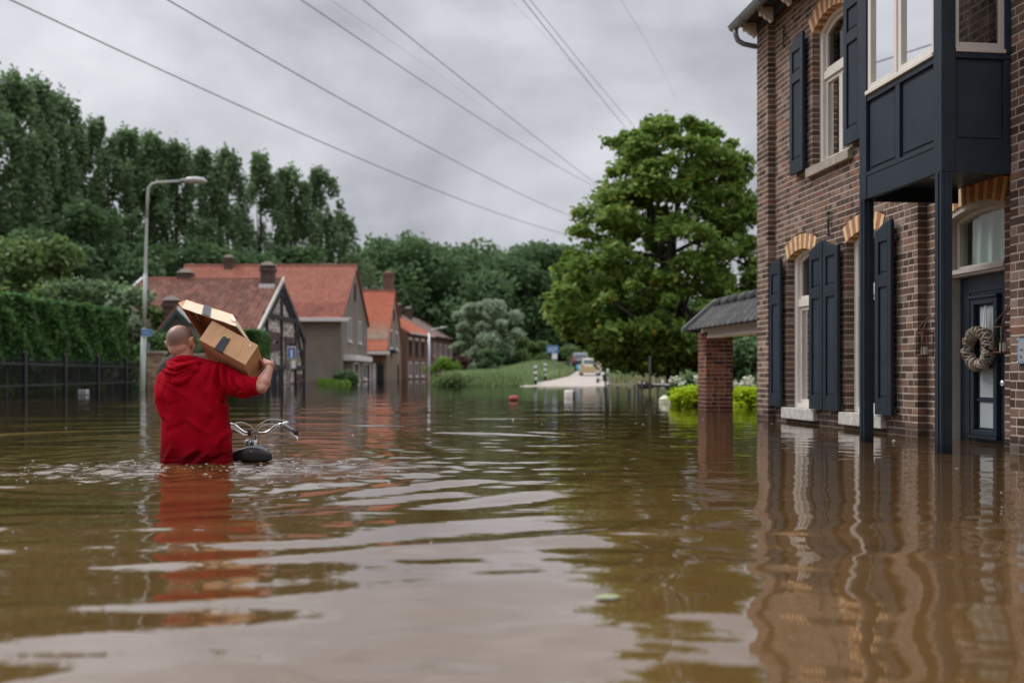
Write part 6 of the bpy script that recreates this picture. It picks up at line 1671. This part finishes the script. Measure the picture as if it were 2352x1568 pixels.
# ------------------------------------------------------------------ cardboard boxes
c2 = crop(580, 1100, 3.9208)
Dp = c2(1325, 1045, 6.40)
k_ = 6.40 / 6.58
a_ = c2(655, 680, 6.505) - Dp; cc_ = c2(1515, 755, 6.442) - Dp; ee_ = c2(1425, 1330, 6.66) - Dp
bx = thing('cardboard_box', Dp, 'closed brown cardboard box with black tape resting on his shoulder', 'box', 'cardboard boxes')
r = random.Random(3)
def panel_quad(b, o, u, v, nu, nv, nrm, amp=.0022, seed=0, creases=()):
    vs = []; rr = random.Random(seed)
    for j in range(nv + 1):
        for i in range(nu + 1):
            s, t = i / nu, j / nv; p = o + u * s + v * t
            w = math.sin(math.pi * s) * math.sin(math.pi * t)
            w2 = noise.noise(Vector((p.x * 9 + seed, p.y * 9, p.z * 9)))
            vs.append(p + nrm * (amp * 1.6 * w * w2 * 1.4 + amp * .35 * math.sin(i * 2.4 + seed) * w * (not creases) - sum(.0022 * math.exp(-((s + .02 * math.sin(t * 5 + c_) - c_) / .010) ** 2) for c_ in creases)))
    b.add(vs, [(j * (nu + 1) + i, j * (nu + 1) + i + 1, (j + 1) * (nu + 1) + i + 1, (j + 1) * (nu + 1) + i) for j in range(nv) for i in range(nu)])
O = Dp
faces = [(O, a_, cc_), (O, a_, ee_), (O, cc_, ee_), (O + ee_, a_, cc_), (O + cc_, a_, ee_), (O + a_, cc_, ee_)]
b = MB()
ctr = O + (a_ + cc_ + ee_) / 2
for i, (o_, u_, v_) in enumerate(faces):
    nr = u_.cross(v_).normalized(); 
    if (o_ + (u_ + v_) / 2 - ctr).dot(nr) < 0: nr = -nr
    panel_quad(b, o_, u_, v_, 90 if i == 0 else 30, 16, nr, .0028, i * 5, (.21, .44, .66, .80) if i == 0 else ())
bo = b.build('carton', 'cardboard', bx, smooth=False)
nA = a_.cross(cc_).normalized(); nA = nA if (O + (a_ + cc_) / 2 - ctr).dot(nA) > 0 else -nA
nE = a_.cross(ee_).normalized(); nE = nE if (O + (a_ + ee_) / 2 - ctr).dot(nE) > 0 else -nE
b = MB()
P = lambda s, t: O + a_ * s + cc_ * t
for (s0, s1) in ((.475, .655),):
    v_ = [P(s0, .0) + nA * .0026, P(s1, .0) + nA * .0026, P(s1 - .015, .60) + nA * .005, P(s1 - .06, .66) + nA * .0055, P(s1 - .075, .61) + nA * .0055, P(s0 + .02, .68) + nA * .0045]
    b.prism(v_, nA * .0012)
    b.prism([P(s0, 0) + nE * .0014 + nA * .003, P(s1, 0) + nE * .0014 + nA * .003, P(s1, 0) + nE * .0014 + ee_ * .075, P(s0, 0) + nE * .0014 + ee_ * .10], nE * .001)
b.build('tape', 'black_tape', bo)
b = MB(); b.prism([P(.075, .76) + nA * .003, P(.095, .80) + nA * .003, P(.10, .86) + nA * .003, P(.115, .93) + nA * .003, P(.125, .85) + nA * .003, P(.14, .81) + nA * .003, P(.12, .79) + nA * .003], nA * .0006); b.build('torn_mark', 'pale_tape', bo)
# edge seams of the flaps
b = MB(); b.bar(O + cc_ * .02 - a_ * .004, O + cc_ * .98 - a_ * .004, .003, .004); b.bar(O + ee_ * .0 - a_ * .006, O + ee_ * .9 - a_ * .006, .004, .004); b.build('flap_edge', 'cardboard_light', bo)
b = MB(); b.prism([O + cc_ * 1.0 + ee_ * .62 - a_ * .01, O + cc_ * 1.0 + ee_ * .70 - a_ * .05, O + cc_ * 1.0 + ee_ * .80 - a_ * .045, O + cc_ * .93 + ee_ * .72 - a_ * .01], nA * .003); b.build('loose_tape', 'black_tape', bo)

# shallow tray carton tipped over it
tr = thing('cardboard_tray', c2(800, 350, 6.75), 'shallow open cardboard tray tipped up behind the closed box', 'box', 'cardboard boxes')
TL, TR = c2(460, 95, 6.78), c2(1155, 315, 6.66); BLb, BRb = c2(760, 560, 7.02), c2(1392, 690, 6.90)
TLf, TRf = c2(402, 212, 6.60), c2(1205, 482, 6.48); BLf, BRf = c2(690, 640, 6.84), c2(1352, 672, 6.74)
TIP = c2(343, 140, 6.66)
def sheet(b, quad, th, n=10, seed=0, amp=.002):
    A, B, C, D_ = quad; nr = (B - A).cross(D_ - A).normalized(); vs = []
    for side in (0, 1):
        for j in range(n + 1):
            for i in range(n + 1):
                s, t = i / n, j / n; p = A.lerp(B, s).lerp(D_.lerp(C, s), t)
                vs.append(p + nr * (side * th + amp * noise.noise(Vector((s * 6 + seed, t * 3, seed)))))
    q = (n + 1) ** 2; fs = []
    for side in (0, 1):
        for j in range(n):
            for i in range(n):
                k = side * q + j * (n + 1) + i; f = (k, k + 1, k + n + 2, k + n + 1); fs.append(f if side else f[::-1])
    edge = [i for i in range(n + 1)] + [j * (n + 1) + n for j in range(1, n + 1)] + [n * (n + 1) + i for i in range(n - 1, -1, -1)] + [j * (n + 1) for j in range(n - 1, 0, -1)]
    m_ = len(edge)
    for k in range(m_): a0, a1 = edge[k], edge[(k + 1) % m_]; fs.append((a0, a1, a1 + q, a0 + q))
    b.add(vs, fs)
b = MB(); sheet(b, (TL, TR, BRb, BLb), .004, seed=1); bt_ = b.build('base', 'cardboard', tr)
b = MB(); sheet(b, (TL, TR, TRf, TLf), .004, n=16, seed=2, amp=.003); top_ = b.build('rim', 'cardboard_light', tr)
b = MB(); sheet(b, (TLf, TL, BLb, BLf), .004, seed=3); b.build('rim', 'cardboard', tr)
b = MB(); sheet(b, (TRf, TR, BRb, BRf), .004, seed=4); b.build('rim', 'cardboard_light', tr)
b = MB(); sheet(b, (BLf, BLb, BRb, BRf), .004, seed=5); b.build('rim', 'cardboard', tr)
b = MB(); b.add([TIP, TL, c2(430, 150, 6.70), TLf, c2(380, 190, 6.62)], [(0, 1, 2), (0, 2, 3), (0, 3, 4)]); b.add([TIP + Vector((0, .004, .003)), TL + Vector((0, .004, .003)), c2(440, 120, 6.75)], [(0, 1, 2)]); b.build('crumpled_corner', 'cardboard', tr)
q = lambda s, t: TL.lerp(TR, s).lerp(TLf.lerp(TRf, s), t)
nT = (TR - TL).cross(TLf - TL).normalized(); nT = nT if nT.y < 0 else -nT
b = MB()
for s0, s1 in ((.385, .453), (.455, .535)): b.prism([q(s0, -.01) + nT * .006, q(s1, -.01) + nT * .006, q(s1 - .02, 1.02) + nT * .006, q(s0 - .02, 1.02) + nT * .006], nT * .001)
b.build('tape', 'black_tape', tr)
b = MB(); b.prism([q(.925, .30) + nT * .007, q(.99, .35) + nT * .009, q(1.01, .62) + nT * .009, q(.965, .78) + nT * .009, q(.92, .62) + nT * .007], nT * .0012); b.build('torn_paper', 'pale_tape', tr)

mat('lamp_grey', (.14, .145, .15), rough=.35, metal=.3)
# ------------------------------------------------------------------ bicycle
c8 = crop(800, 1500, 5.2275)
bk = thing('bicycle', c8(770, 1190, 7.0), 'sunken bicycle with only handlebar, headlight and black saddle above water', 'bicycle')
BY = 7.15
b = MB()
bar = [(-60, 420, 7.02), (120, 410, 7.10), (310, 465, BY), (390, 482, BY), (450, 515, BY), (520, 575, BY), (600, 630, BY), (690, 655, BY), (800, 655, BY), (900, 652, BY), (1010, 648, BY), (1080, 620, BY), (1150, 565, BY), (1220, 505, BY), (1290, 475, 7.13), (1370, 470, 7.09)]
b.tube([c8(*q_) for q_ in bar], .0115, 14); b.build('handlebar', 'chrome', bk, smooth=True)
b = MB(); gp = [(1400, 488, 7.08), (1430, 510, 7.05), (1480, 545, 7.02), (1560, 590, 6.97), (1625, 640, 6.93)]
b.tube([c8(*q_) for q_ in gp], [.0205, .021, .0165, .0155, .0185], 16); b.build('grip', 'rubber', bk, smooth=True)
b = MB(); b.tube([c8(1370, 475, 7.09), c8(1400, 480, 7.085), c8(1425, 495, 7.06)], [.019, .024, .022], 16); b.ell(c8(1440, 440, 7.08), .018, .018, .013); b.build('shifter', 'dull_alloy', bk, smooth=True)
b = MB(); b.tube([c8(1380, 505, 7.11), c8(1450, 570, 7.12), c8(1550, 660, 7.10), c8(1625, 725, 7.05), c8(1655, 775, 7.02)], [.006, .006, .006, .006, .007], 8); b.tube([c8(1500, 600, 7.10), c8(1600, 690, 7.06), c8(1665, 740, 7.03)], .004, 6); b.build('brake_lever', 'chrome', bk, smooth=True)
b = MB(); b.tube([c8(300, 470, 7.16), c8(350, 540, 7.2), c8(480, 610, 7.2), c8(600, 690, 7.18), c8(740, 690, 7.16)], .0055, 8); b.build('brake_lever', 'cable', bk, smooth=True)
b = MB(); b.tube([c8(828, 715, BY), c8(828, 1000, 7.12)], .0125, 14); b.build('head_tube', 'chrome', bk, smooth=True)
b = MB()
b.prism([c8(772, 608, BY - .018), c8(882, 608, BY - .018), c8(862, 670, BY - .018), c8(852, 720, BY - .018), c8(800, 720, BY - .018), c8(796, 670, BY - .018)], (0, .034, 0)); b.tube([c8(826, 722, BY - .022), c8(826, 722, BY + .02)], .0145, 18)
b.build('stem', 'dull_alloy', bk, bevel=.003)
b = MB(); b.tube([c8(826, 722, BY - .026), c8(826, 722, BY - .020)], .0085, 14); b.build('bolt', 'rubber', bk)
b = MB(); b.tube([c8(686, 655, BY), c8(735, 655, BY)], .0165, 14); b.box(*(lambda p, q_: (p.x, q_.x, BY - .018, BY + .01, q_.z, p.z))(c8(680, 578, BY), c8(745, 630, BY))); b.build('clamp', 'rubber', bk)
b = MB(); b.ell(c8(690, 842, 7.22), .033, .040, .033); b.tube([c8(740, 842, 7.20), c8(775, 880, 7.18)], [.028, .020], 12); b.build('headlight', 'lamp_grey', bk, smooth=True)
b = MB()
def arc(pts): b.tube([c8(*q_) for q_ in pts], .0040, 6, caps=False)
arc([(395, 470, 7.13), (460, 442, 7.10), (540, 436, 7.08), (630, 455, 7.07), (720, 505, 7.08), (790, 565, 7.10), (828, 610, 7.14)])
arc([(1395, 405, 7.09), (1280, 385, 7.10), (1150, 375, 7.10), (1050, 390, 7.09), (940, 450, 7.08), (850, 530, 7.09), (785, 600, 7.12), (760, 640, 7.16), (735, 760, 7.18), (745, 850, 7.2), (742, 960, 7.2)])
arc([(1240, 470, 7.10), (1130, 468, 7.09), (1030, 485, 7.08), (930, 530, 7.09), (870, 580, 7.12), (835, 620, 7.15)])
arc([(722, 700, 7.17), (708, 780, 7.17), (705, 850, 7.17), (715, 980, 7.18)])
b.build('cables', 'cable', bk, smooth=True)
# saddle seen from behind: wide shell with a rolled edge and worn amber underside
def saddle(b):
    for i in range(9):
        t = i / 8; y_ = 6.70 + .24 * t; w_ = .125 * (1 - t) ** .8 + .022
        zc = c8(745, 1040, 6.70).z + .012 * t
        b.ell((c8(742, 0, 6.70).x, y_, zc), w_, .03, .045 if i < 3 else .034)
sm_ = union_mesh('saddle_shell', saddle, .006, 5); V = coords(sm_); zc = c8(745, 1040, 6.70).z; xc = c8(742, 0, 6.70).x
V[:, 2] -= .9 * (V[:, 0] - xc) ** 2; V[:, 2] = np.where(V[:, 2] < zc - .012 - .5 * (V[:, 0] - xc) ** 2, V[:, 2] - .016, V[:, 2]); setco(sm_, V)
sd_ = attach(sm_, 'saddle', 'saddle_black', bk)
b = MB(); b.box(c8(440, 0, 6.72).x, c8(1060, 0, 6.72).x, 6.72, 6.78, -.03, .012); b.build('underside', 'amber_wet', sd_, bevel=.004)
b = MB(); b.tube([c8(742, 1130, 6.76), c8(742, 1260, 6.78)], .014, 10); b.box(c8(700, 0, 6.70).x, c8(790, 0, 6.70).x, 6.70, 6.74, c8(0, 1215, 6.7).z, c8(0, 1110, 6.7).z); b.build('seat_clamp', 'rubber', bk)
text_obj('SR', c8(722, 1012, 6.662), .0125, 'dull_alloy', bk, (1, 0, 0), (0, .15, 1))
b = MB(); b.tube([(xc, 6.78, -.02), (xc, 6.86, -.75)], .015, 8); b.tube([(xc, 6.86, -.7), (xc + .03, 7.12, -.3)], .017, 8); b.tube([c8(828, 1000, 7.12), (c8(828, 0, 7.12).x, 7.14, -.35)], .018, 8); b.build('bicycle_frame', 'dull_alloy', bk, smooth=True)

# ------------------------------------------------------------------ things in the water, right half
c7 = crop(2100, 1280, 4.704)
t = thing('white_barrel', c7(170, 980, 24.7), 'white round shouldered tub with a dark right side floating upright', 'tub')
a, c = at(1296.5, 896, 24.7), at(1318, 913, 24.7); r_ = (c.x - a.x) / 2; cx = (a.x + c.x) / 2
b = MB(); b.tube([(cx, 24.8, -.3), (cx, 24.8, a.z - .04), (cx, 24.8, a.z - .01), (cx, 24.8, a.z)], [r_, r_, r_ * .93, r_ * .75], 20); b.build('shell', 'plastic_white', t, smooth=True)
b = MB(); b.box(c.x - .005, c.x + .028, 24.72, 24.9, -.3, a.z - .03); b.build('side_band', 'fence_black', t, bevel=.006)
t = thing('red_float', at(1179, 916, 21.9), 'small red object floating far out in the street', 'float')
a, c = at(1168, 908.5, 21.9), at(1190.5, 920, 21.9); b = MB(); b.tube([(a.x, 21.9, .045), (a.x + .03, 21.9, .05), (c.x - .03, 21.9, .06), (c.x, 21.9, .05)], [.03, .055, .06, .035], 14); b.build('shell', 'float_red', t, smooth=True); b = MB(); b.tube([((a.x + c.x) / 2, 21.84, .05), ((a.x + c.x) / 2 + .05, 21.84, .05)], .012, 6); b.build('handle', 'cloth_red', t)
# garden lantern with a faceted pale dome
ln = thing('garden_lantern', at(1528.7, 925, 20.2), 'pale faceted dome lantern barely above the water by the lime shrub', 'lantern')
cx, cy = at(1528.7, 0, 20.2).x, 20.3
b = MB(); rings = [(-.12, .118), (.0, .122), (.075, .122), (.115, .085), (.150, .03)]; n = 8; vs = []
for z_, r_ in rings:
    for k in range(n): vs.append((cx + r_ * math.cos(6.283 * (k + .5) / n), cy + r_ * math.sin(6.283 * (k + .5) / n), z_))
fs = [(i * n + k, i * n + (k + 1) % n, (i + 1) * n + (k + 1) % n, (i + 1) * n + k) for i in range(len(rings) - 1) for k in range(n)] + [tuple((len(rings) - 1) * n + k for k in range(n))]
b.add(vs, fs); b.build('dome', 'lantern_pale', ln)
b = MB(); b.tube([(cx, cy, .15), (cx, cy, .165)], .018, 8); b.tube([(cx + .123 * math.cos(6.283 * (k + .5) / n), cy + .123 * math.sin(6.283 * (k + .5) / n), .076) for k in range(n + 1)], .004, 5); b.build('rim', 'cable', ln)
# posts and rail
def post(x0, x1, top, Y, m_, lab, name='wooden_post', cat='post', cap=True, group=None):
    a, c = at(x0, top, Y), at(x1, top, Y); cx = (a.x + c.x) / 2; r_ = (c.x - a.x) / 2
    t = thing(name, (cx, Y, -1), lab, cat, group); b = MB(); b.tube([(cx, Y, -1), (cx, Y, a.z)], r_, 10); b.build('shaft', m_, t, smooth=True)
    if cap: b = MB(); b.tube([(cx, Y, a.z + .001), (cx, Y, a.z + .02)], [r_ * 1.05, r_ * .8], 10); b.build('cap', m_, t)
    return t
post(1400.2, 1404.8, 858, 30, 'stem_grey', 'thin pale grey post rising from the water left of the black posts')
post(1389, 1393, 840, 34, 'green_board', 'thin dark green post left of the pale grey one')
post(1490.5, 1495.5, 818, 25, 'timber_dark', 'thin dark pole standing in the water before the big crown', name='dark_pole', cat='pole')
post(1416, 1422, 889, 28, 'post_black', 'short black post left of the square black block')
GP = 'black posts of the low barrier'
bb_ = [(1439.5, 1449, 893, 26.5, 'squat square black block among the posts'), (1455, 1460, 883, 28, 'first slim black post of the low barrier'), (1463.5, 1469, 881, 28, 'second slim black post of the low barrier'), (1472, 1477, 881, 28, 'third slim black post of the low barrier'), (1509, 1513, 886, 29, 'slim black post under the right end of the barrier rail')]
for q_ in bb_: post(q_[0], q_[1], q_[2], q_[3], 'post_black', q_[4], group=GP, cap=False)
t = thing('barrier_rail', at(1500, 885, 28.5), 'dark horizontal rail on the black posts before the trunk', 'rail'); b = MB(); b.bar(at(1464, 883, 28), at(1538, 887, 29.5), .05, .06); b.build('bar', 'post_black', t); b = MB(); b.bar(at(1500, 881.5, 29.2), at(1538, 882.5, 29.4), .04, .05); b.build('upper_bar', 'plastic_white', t)
t = thing('dark_heap', at(1478, 880, 31), 'dark rounded heap behind the low barrier', 'heap'); me = union_mesh('heap', lambda b: (b.ell(at(1476, 884, 31), .16, .2, .14), b.ell(at(1490, 886, 31), .2, .2, .09)), .02, 2); attach(me, 'heap', 'post_black', t)
for k, (px, py, lab) in enumerate([(1473.5, 879.5, 'white bottle lying on the dark heap, left one'), (1483, 880.5, 'white bottle lying on the dark heap, right one')]):
    t = thing('white_bottle', at(px, py, 30.7), lab, 'bottle', 'white bottles on the heap'); p = at(px, py, 30.7); b = MB(); b.tube([p - Vector((.05, 0, .03)), p - Vector((.05, 0, -.02)), p - Vector((.05, 0, -.045)), p - Vector((.05, 0, -.06))], [.045, .045, .02, .016], 10); b.build('bottle', 'plastic_white', t, smooth=True); b = MB(); b.tube([p + Vector((-.05, 0, .0605)), p + Vector((-.05, 0, .075))], .018, 8); b.build('cap', 'float_red' if k else 'sign_blue', t)
t = thing('white_peg', at(1522, 880, 30), 'short white peg standing behind the barrier rail', 'peg'); b = MB(); b.tube([at(1522, 900, 30), at(1522, 874, 30), at(1522, 871, 30)], [.045, .04, .015], 8); b.build('shaft', 'plastic_white', t, smooth=True); b = MB(); b.tube([at(1522, 881, 30), at(1522, 879.5, 30)], .05, 8); b.build('collar', 'dull_alloy', t)
t = thing('floating_ball', at(1552.5, 921, 20.8), 'small dark blue ball beside the pale lantern', 'ball'); b = MB(); b.ell(at(1552.5, 920, 20.8), .05, .05, .055); b.build('shell', 'navy_paint', t, smooth=True)
t = thing('floating_crate', at(191, 900, 28.3), 'white slatted crate floating in front of the railings', 'crate')
for k in range(3):
    b = MB(); b.box(at(182, 0, 28.3).x, at(200, 0, 28.3).x, 28.2, 28.45, -.05 + k * .07, .0 + k * .07); b.build('slat', 'lamp_head', t, bevel=.01)
for px_ in (183, 191, 198):
    b = MB(); b.box(at(px_, 0, 28.3).x - .01, at(px_, 0, 28.3).x + .02, 28.18, 28.199, -.05, .15); b.build('slat', 'zinc', t)
# floating leaf and small litter
t = thing('floating_leaf', at(1395, 1370, 2.61), 'pale yellow green leaf floating in the foreground', 'leaf')
p = at(1396, 1371, 2.605); zw = water_z(p.x, p.y) + .004; b = MB(); b.add([(p.x - .038, p.y - .01, zw), (p.x - .012, p.y + .022, zw + .002), (p.x + .02, p.y + .018, zw + .003), (p.x + .036, p.y + .0, zw), (p.x + .014, p.y - .022, zw + .003), (p.x - .02, p.y - .02, zw + .001)], [(0, 1, 2, 3, 4, 5)]); b.build('blade', 'floating_leaf', t) if 'floating_leaf' in MATS else (mat('floating_leaf', (.30, .34, .15), rough=.5), b.build('blade', 'floating_leaf', t))
b = MB(); b.tube([(p.x + .036, p.y, zw), (p.x + .05, p.y - .01, zw + .004)], .0015, 5); b.build('stalk', 'leaf_dry', t)
for k, (px, py, lab) in enumerate([(2053, 1014, 'white scrap floating before the brick wall'), (1178, 965, 'white speck of litter out in the middle of the water')]):
    Y = 1335.6 / (py - 859); p = at(px, py, Y); zw = water_z(p.x, p.y) + .006; t = thing('paper_scrap', (p.x, p.y, zw), lab, 'litter'); s_ = .016
    b = MB(); b.add([(p.x - s_, p.y, zw), (p.x, p.y - s_, zw + .004), (p.x + s_, p.y, zw + .002), (p.x + s_ * .3, p.y + s_, zw + .012)], [(0, 1, 2), (0, 2, 3)]); b.build('scrap', 'plastic_white', t)

# ------------------------------------------------------------------ power lines
W = [([(40, 0), (520, 228), (1000, 437), (1300, 578), (1650, 712), (1990, 825)], 34, 120, .024, 'lowest power line, from the top left corner to the big crown'),
     ([(600, 0), (1000, 240), (1300, 405), (1650, 590), (2060, 780)], 38, 125, .024, 'second power line from the left'),
     ([(1065, 0), (1300, 160), (1650, 395), (1900, 545), (2110, 665)], 44, 130, .022, 'third power line from the left, leaving the top left of centre'),
     ([(1285, 0), (1650, 300), (1900, 490), (2110, 655)], 48, 130, .024, 'fourth power line, leaving the top at the middle of the picture'),
     ([(1845, 0), (2040, 245), (2240, 490)], 55, 120, .024, 'fifth power line, left one of the close pair above the big crown'),
     ([(1870, 0), (2060, 235), (2250, 460)], 60, 120, .020, 'sixth power line, right one of the close pair above the big crown'),
     ([(1165, 0), (1300, 90), (1500, 230), (1700, 375)], 60, 160, .009, 'faint thin line between the third and fourth power lines'),
     ([(1800, 0), (1960, 165), (2150, 380)], 70, 160, .008, 'faint thin line left of the close pair'),
     ([(2190, 0), (2270, 130), (2350, 275)], 60, 110, .010, 'faint thin line left of the house roof')]
for pts, Y0, Y1, r_, lab in W:
    xs_ = np.array([p[0] * .6510 for p in pts]) - 1176; ys_ = 859 - np.array([p[1] * .6510 for p in pts])
    # plan is a straight line X = a + bY through the two ends
    Xa, Xb = xs_[0] / F * Y0, xs_[-1] / F * Y1; bb = (Xb - Xa) / (Y1 - Y0); aa = Xa - bb * Y0
    Yp = F * aa / (xs_ - F * bb); Zp = CAM_H + ys_ / F * Yp
    co = np.polyfit(Yp, Zp, min(2, len(pts) - 1))
    yy = np.linspace(min(Yp) - 12, max(Yp) + 25, 60); b = MB()
    b.tube([(aa + bb * y, y, float(np.polyval(co, y))) for y in yy], r_, 6); o = b.build('power_line', 'wire', None, smooth=True); tag(o, lab, 'cable', 'overhead power lines')
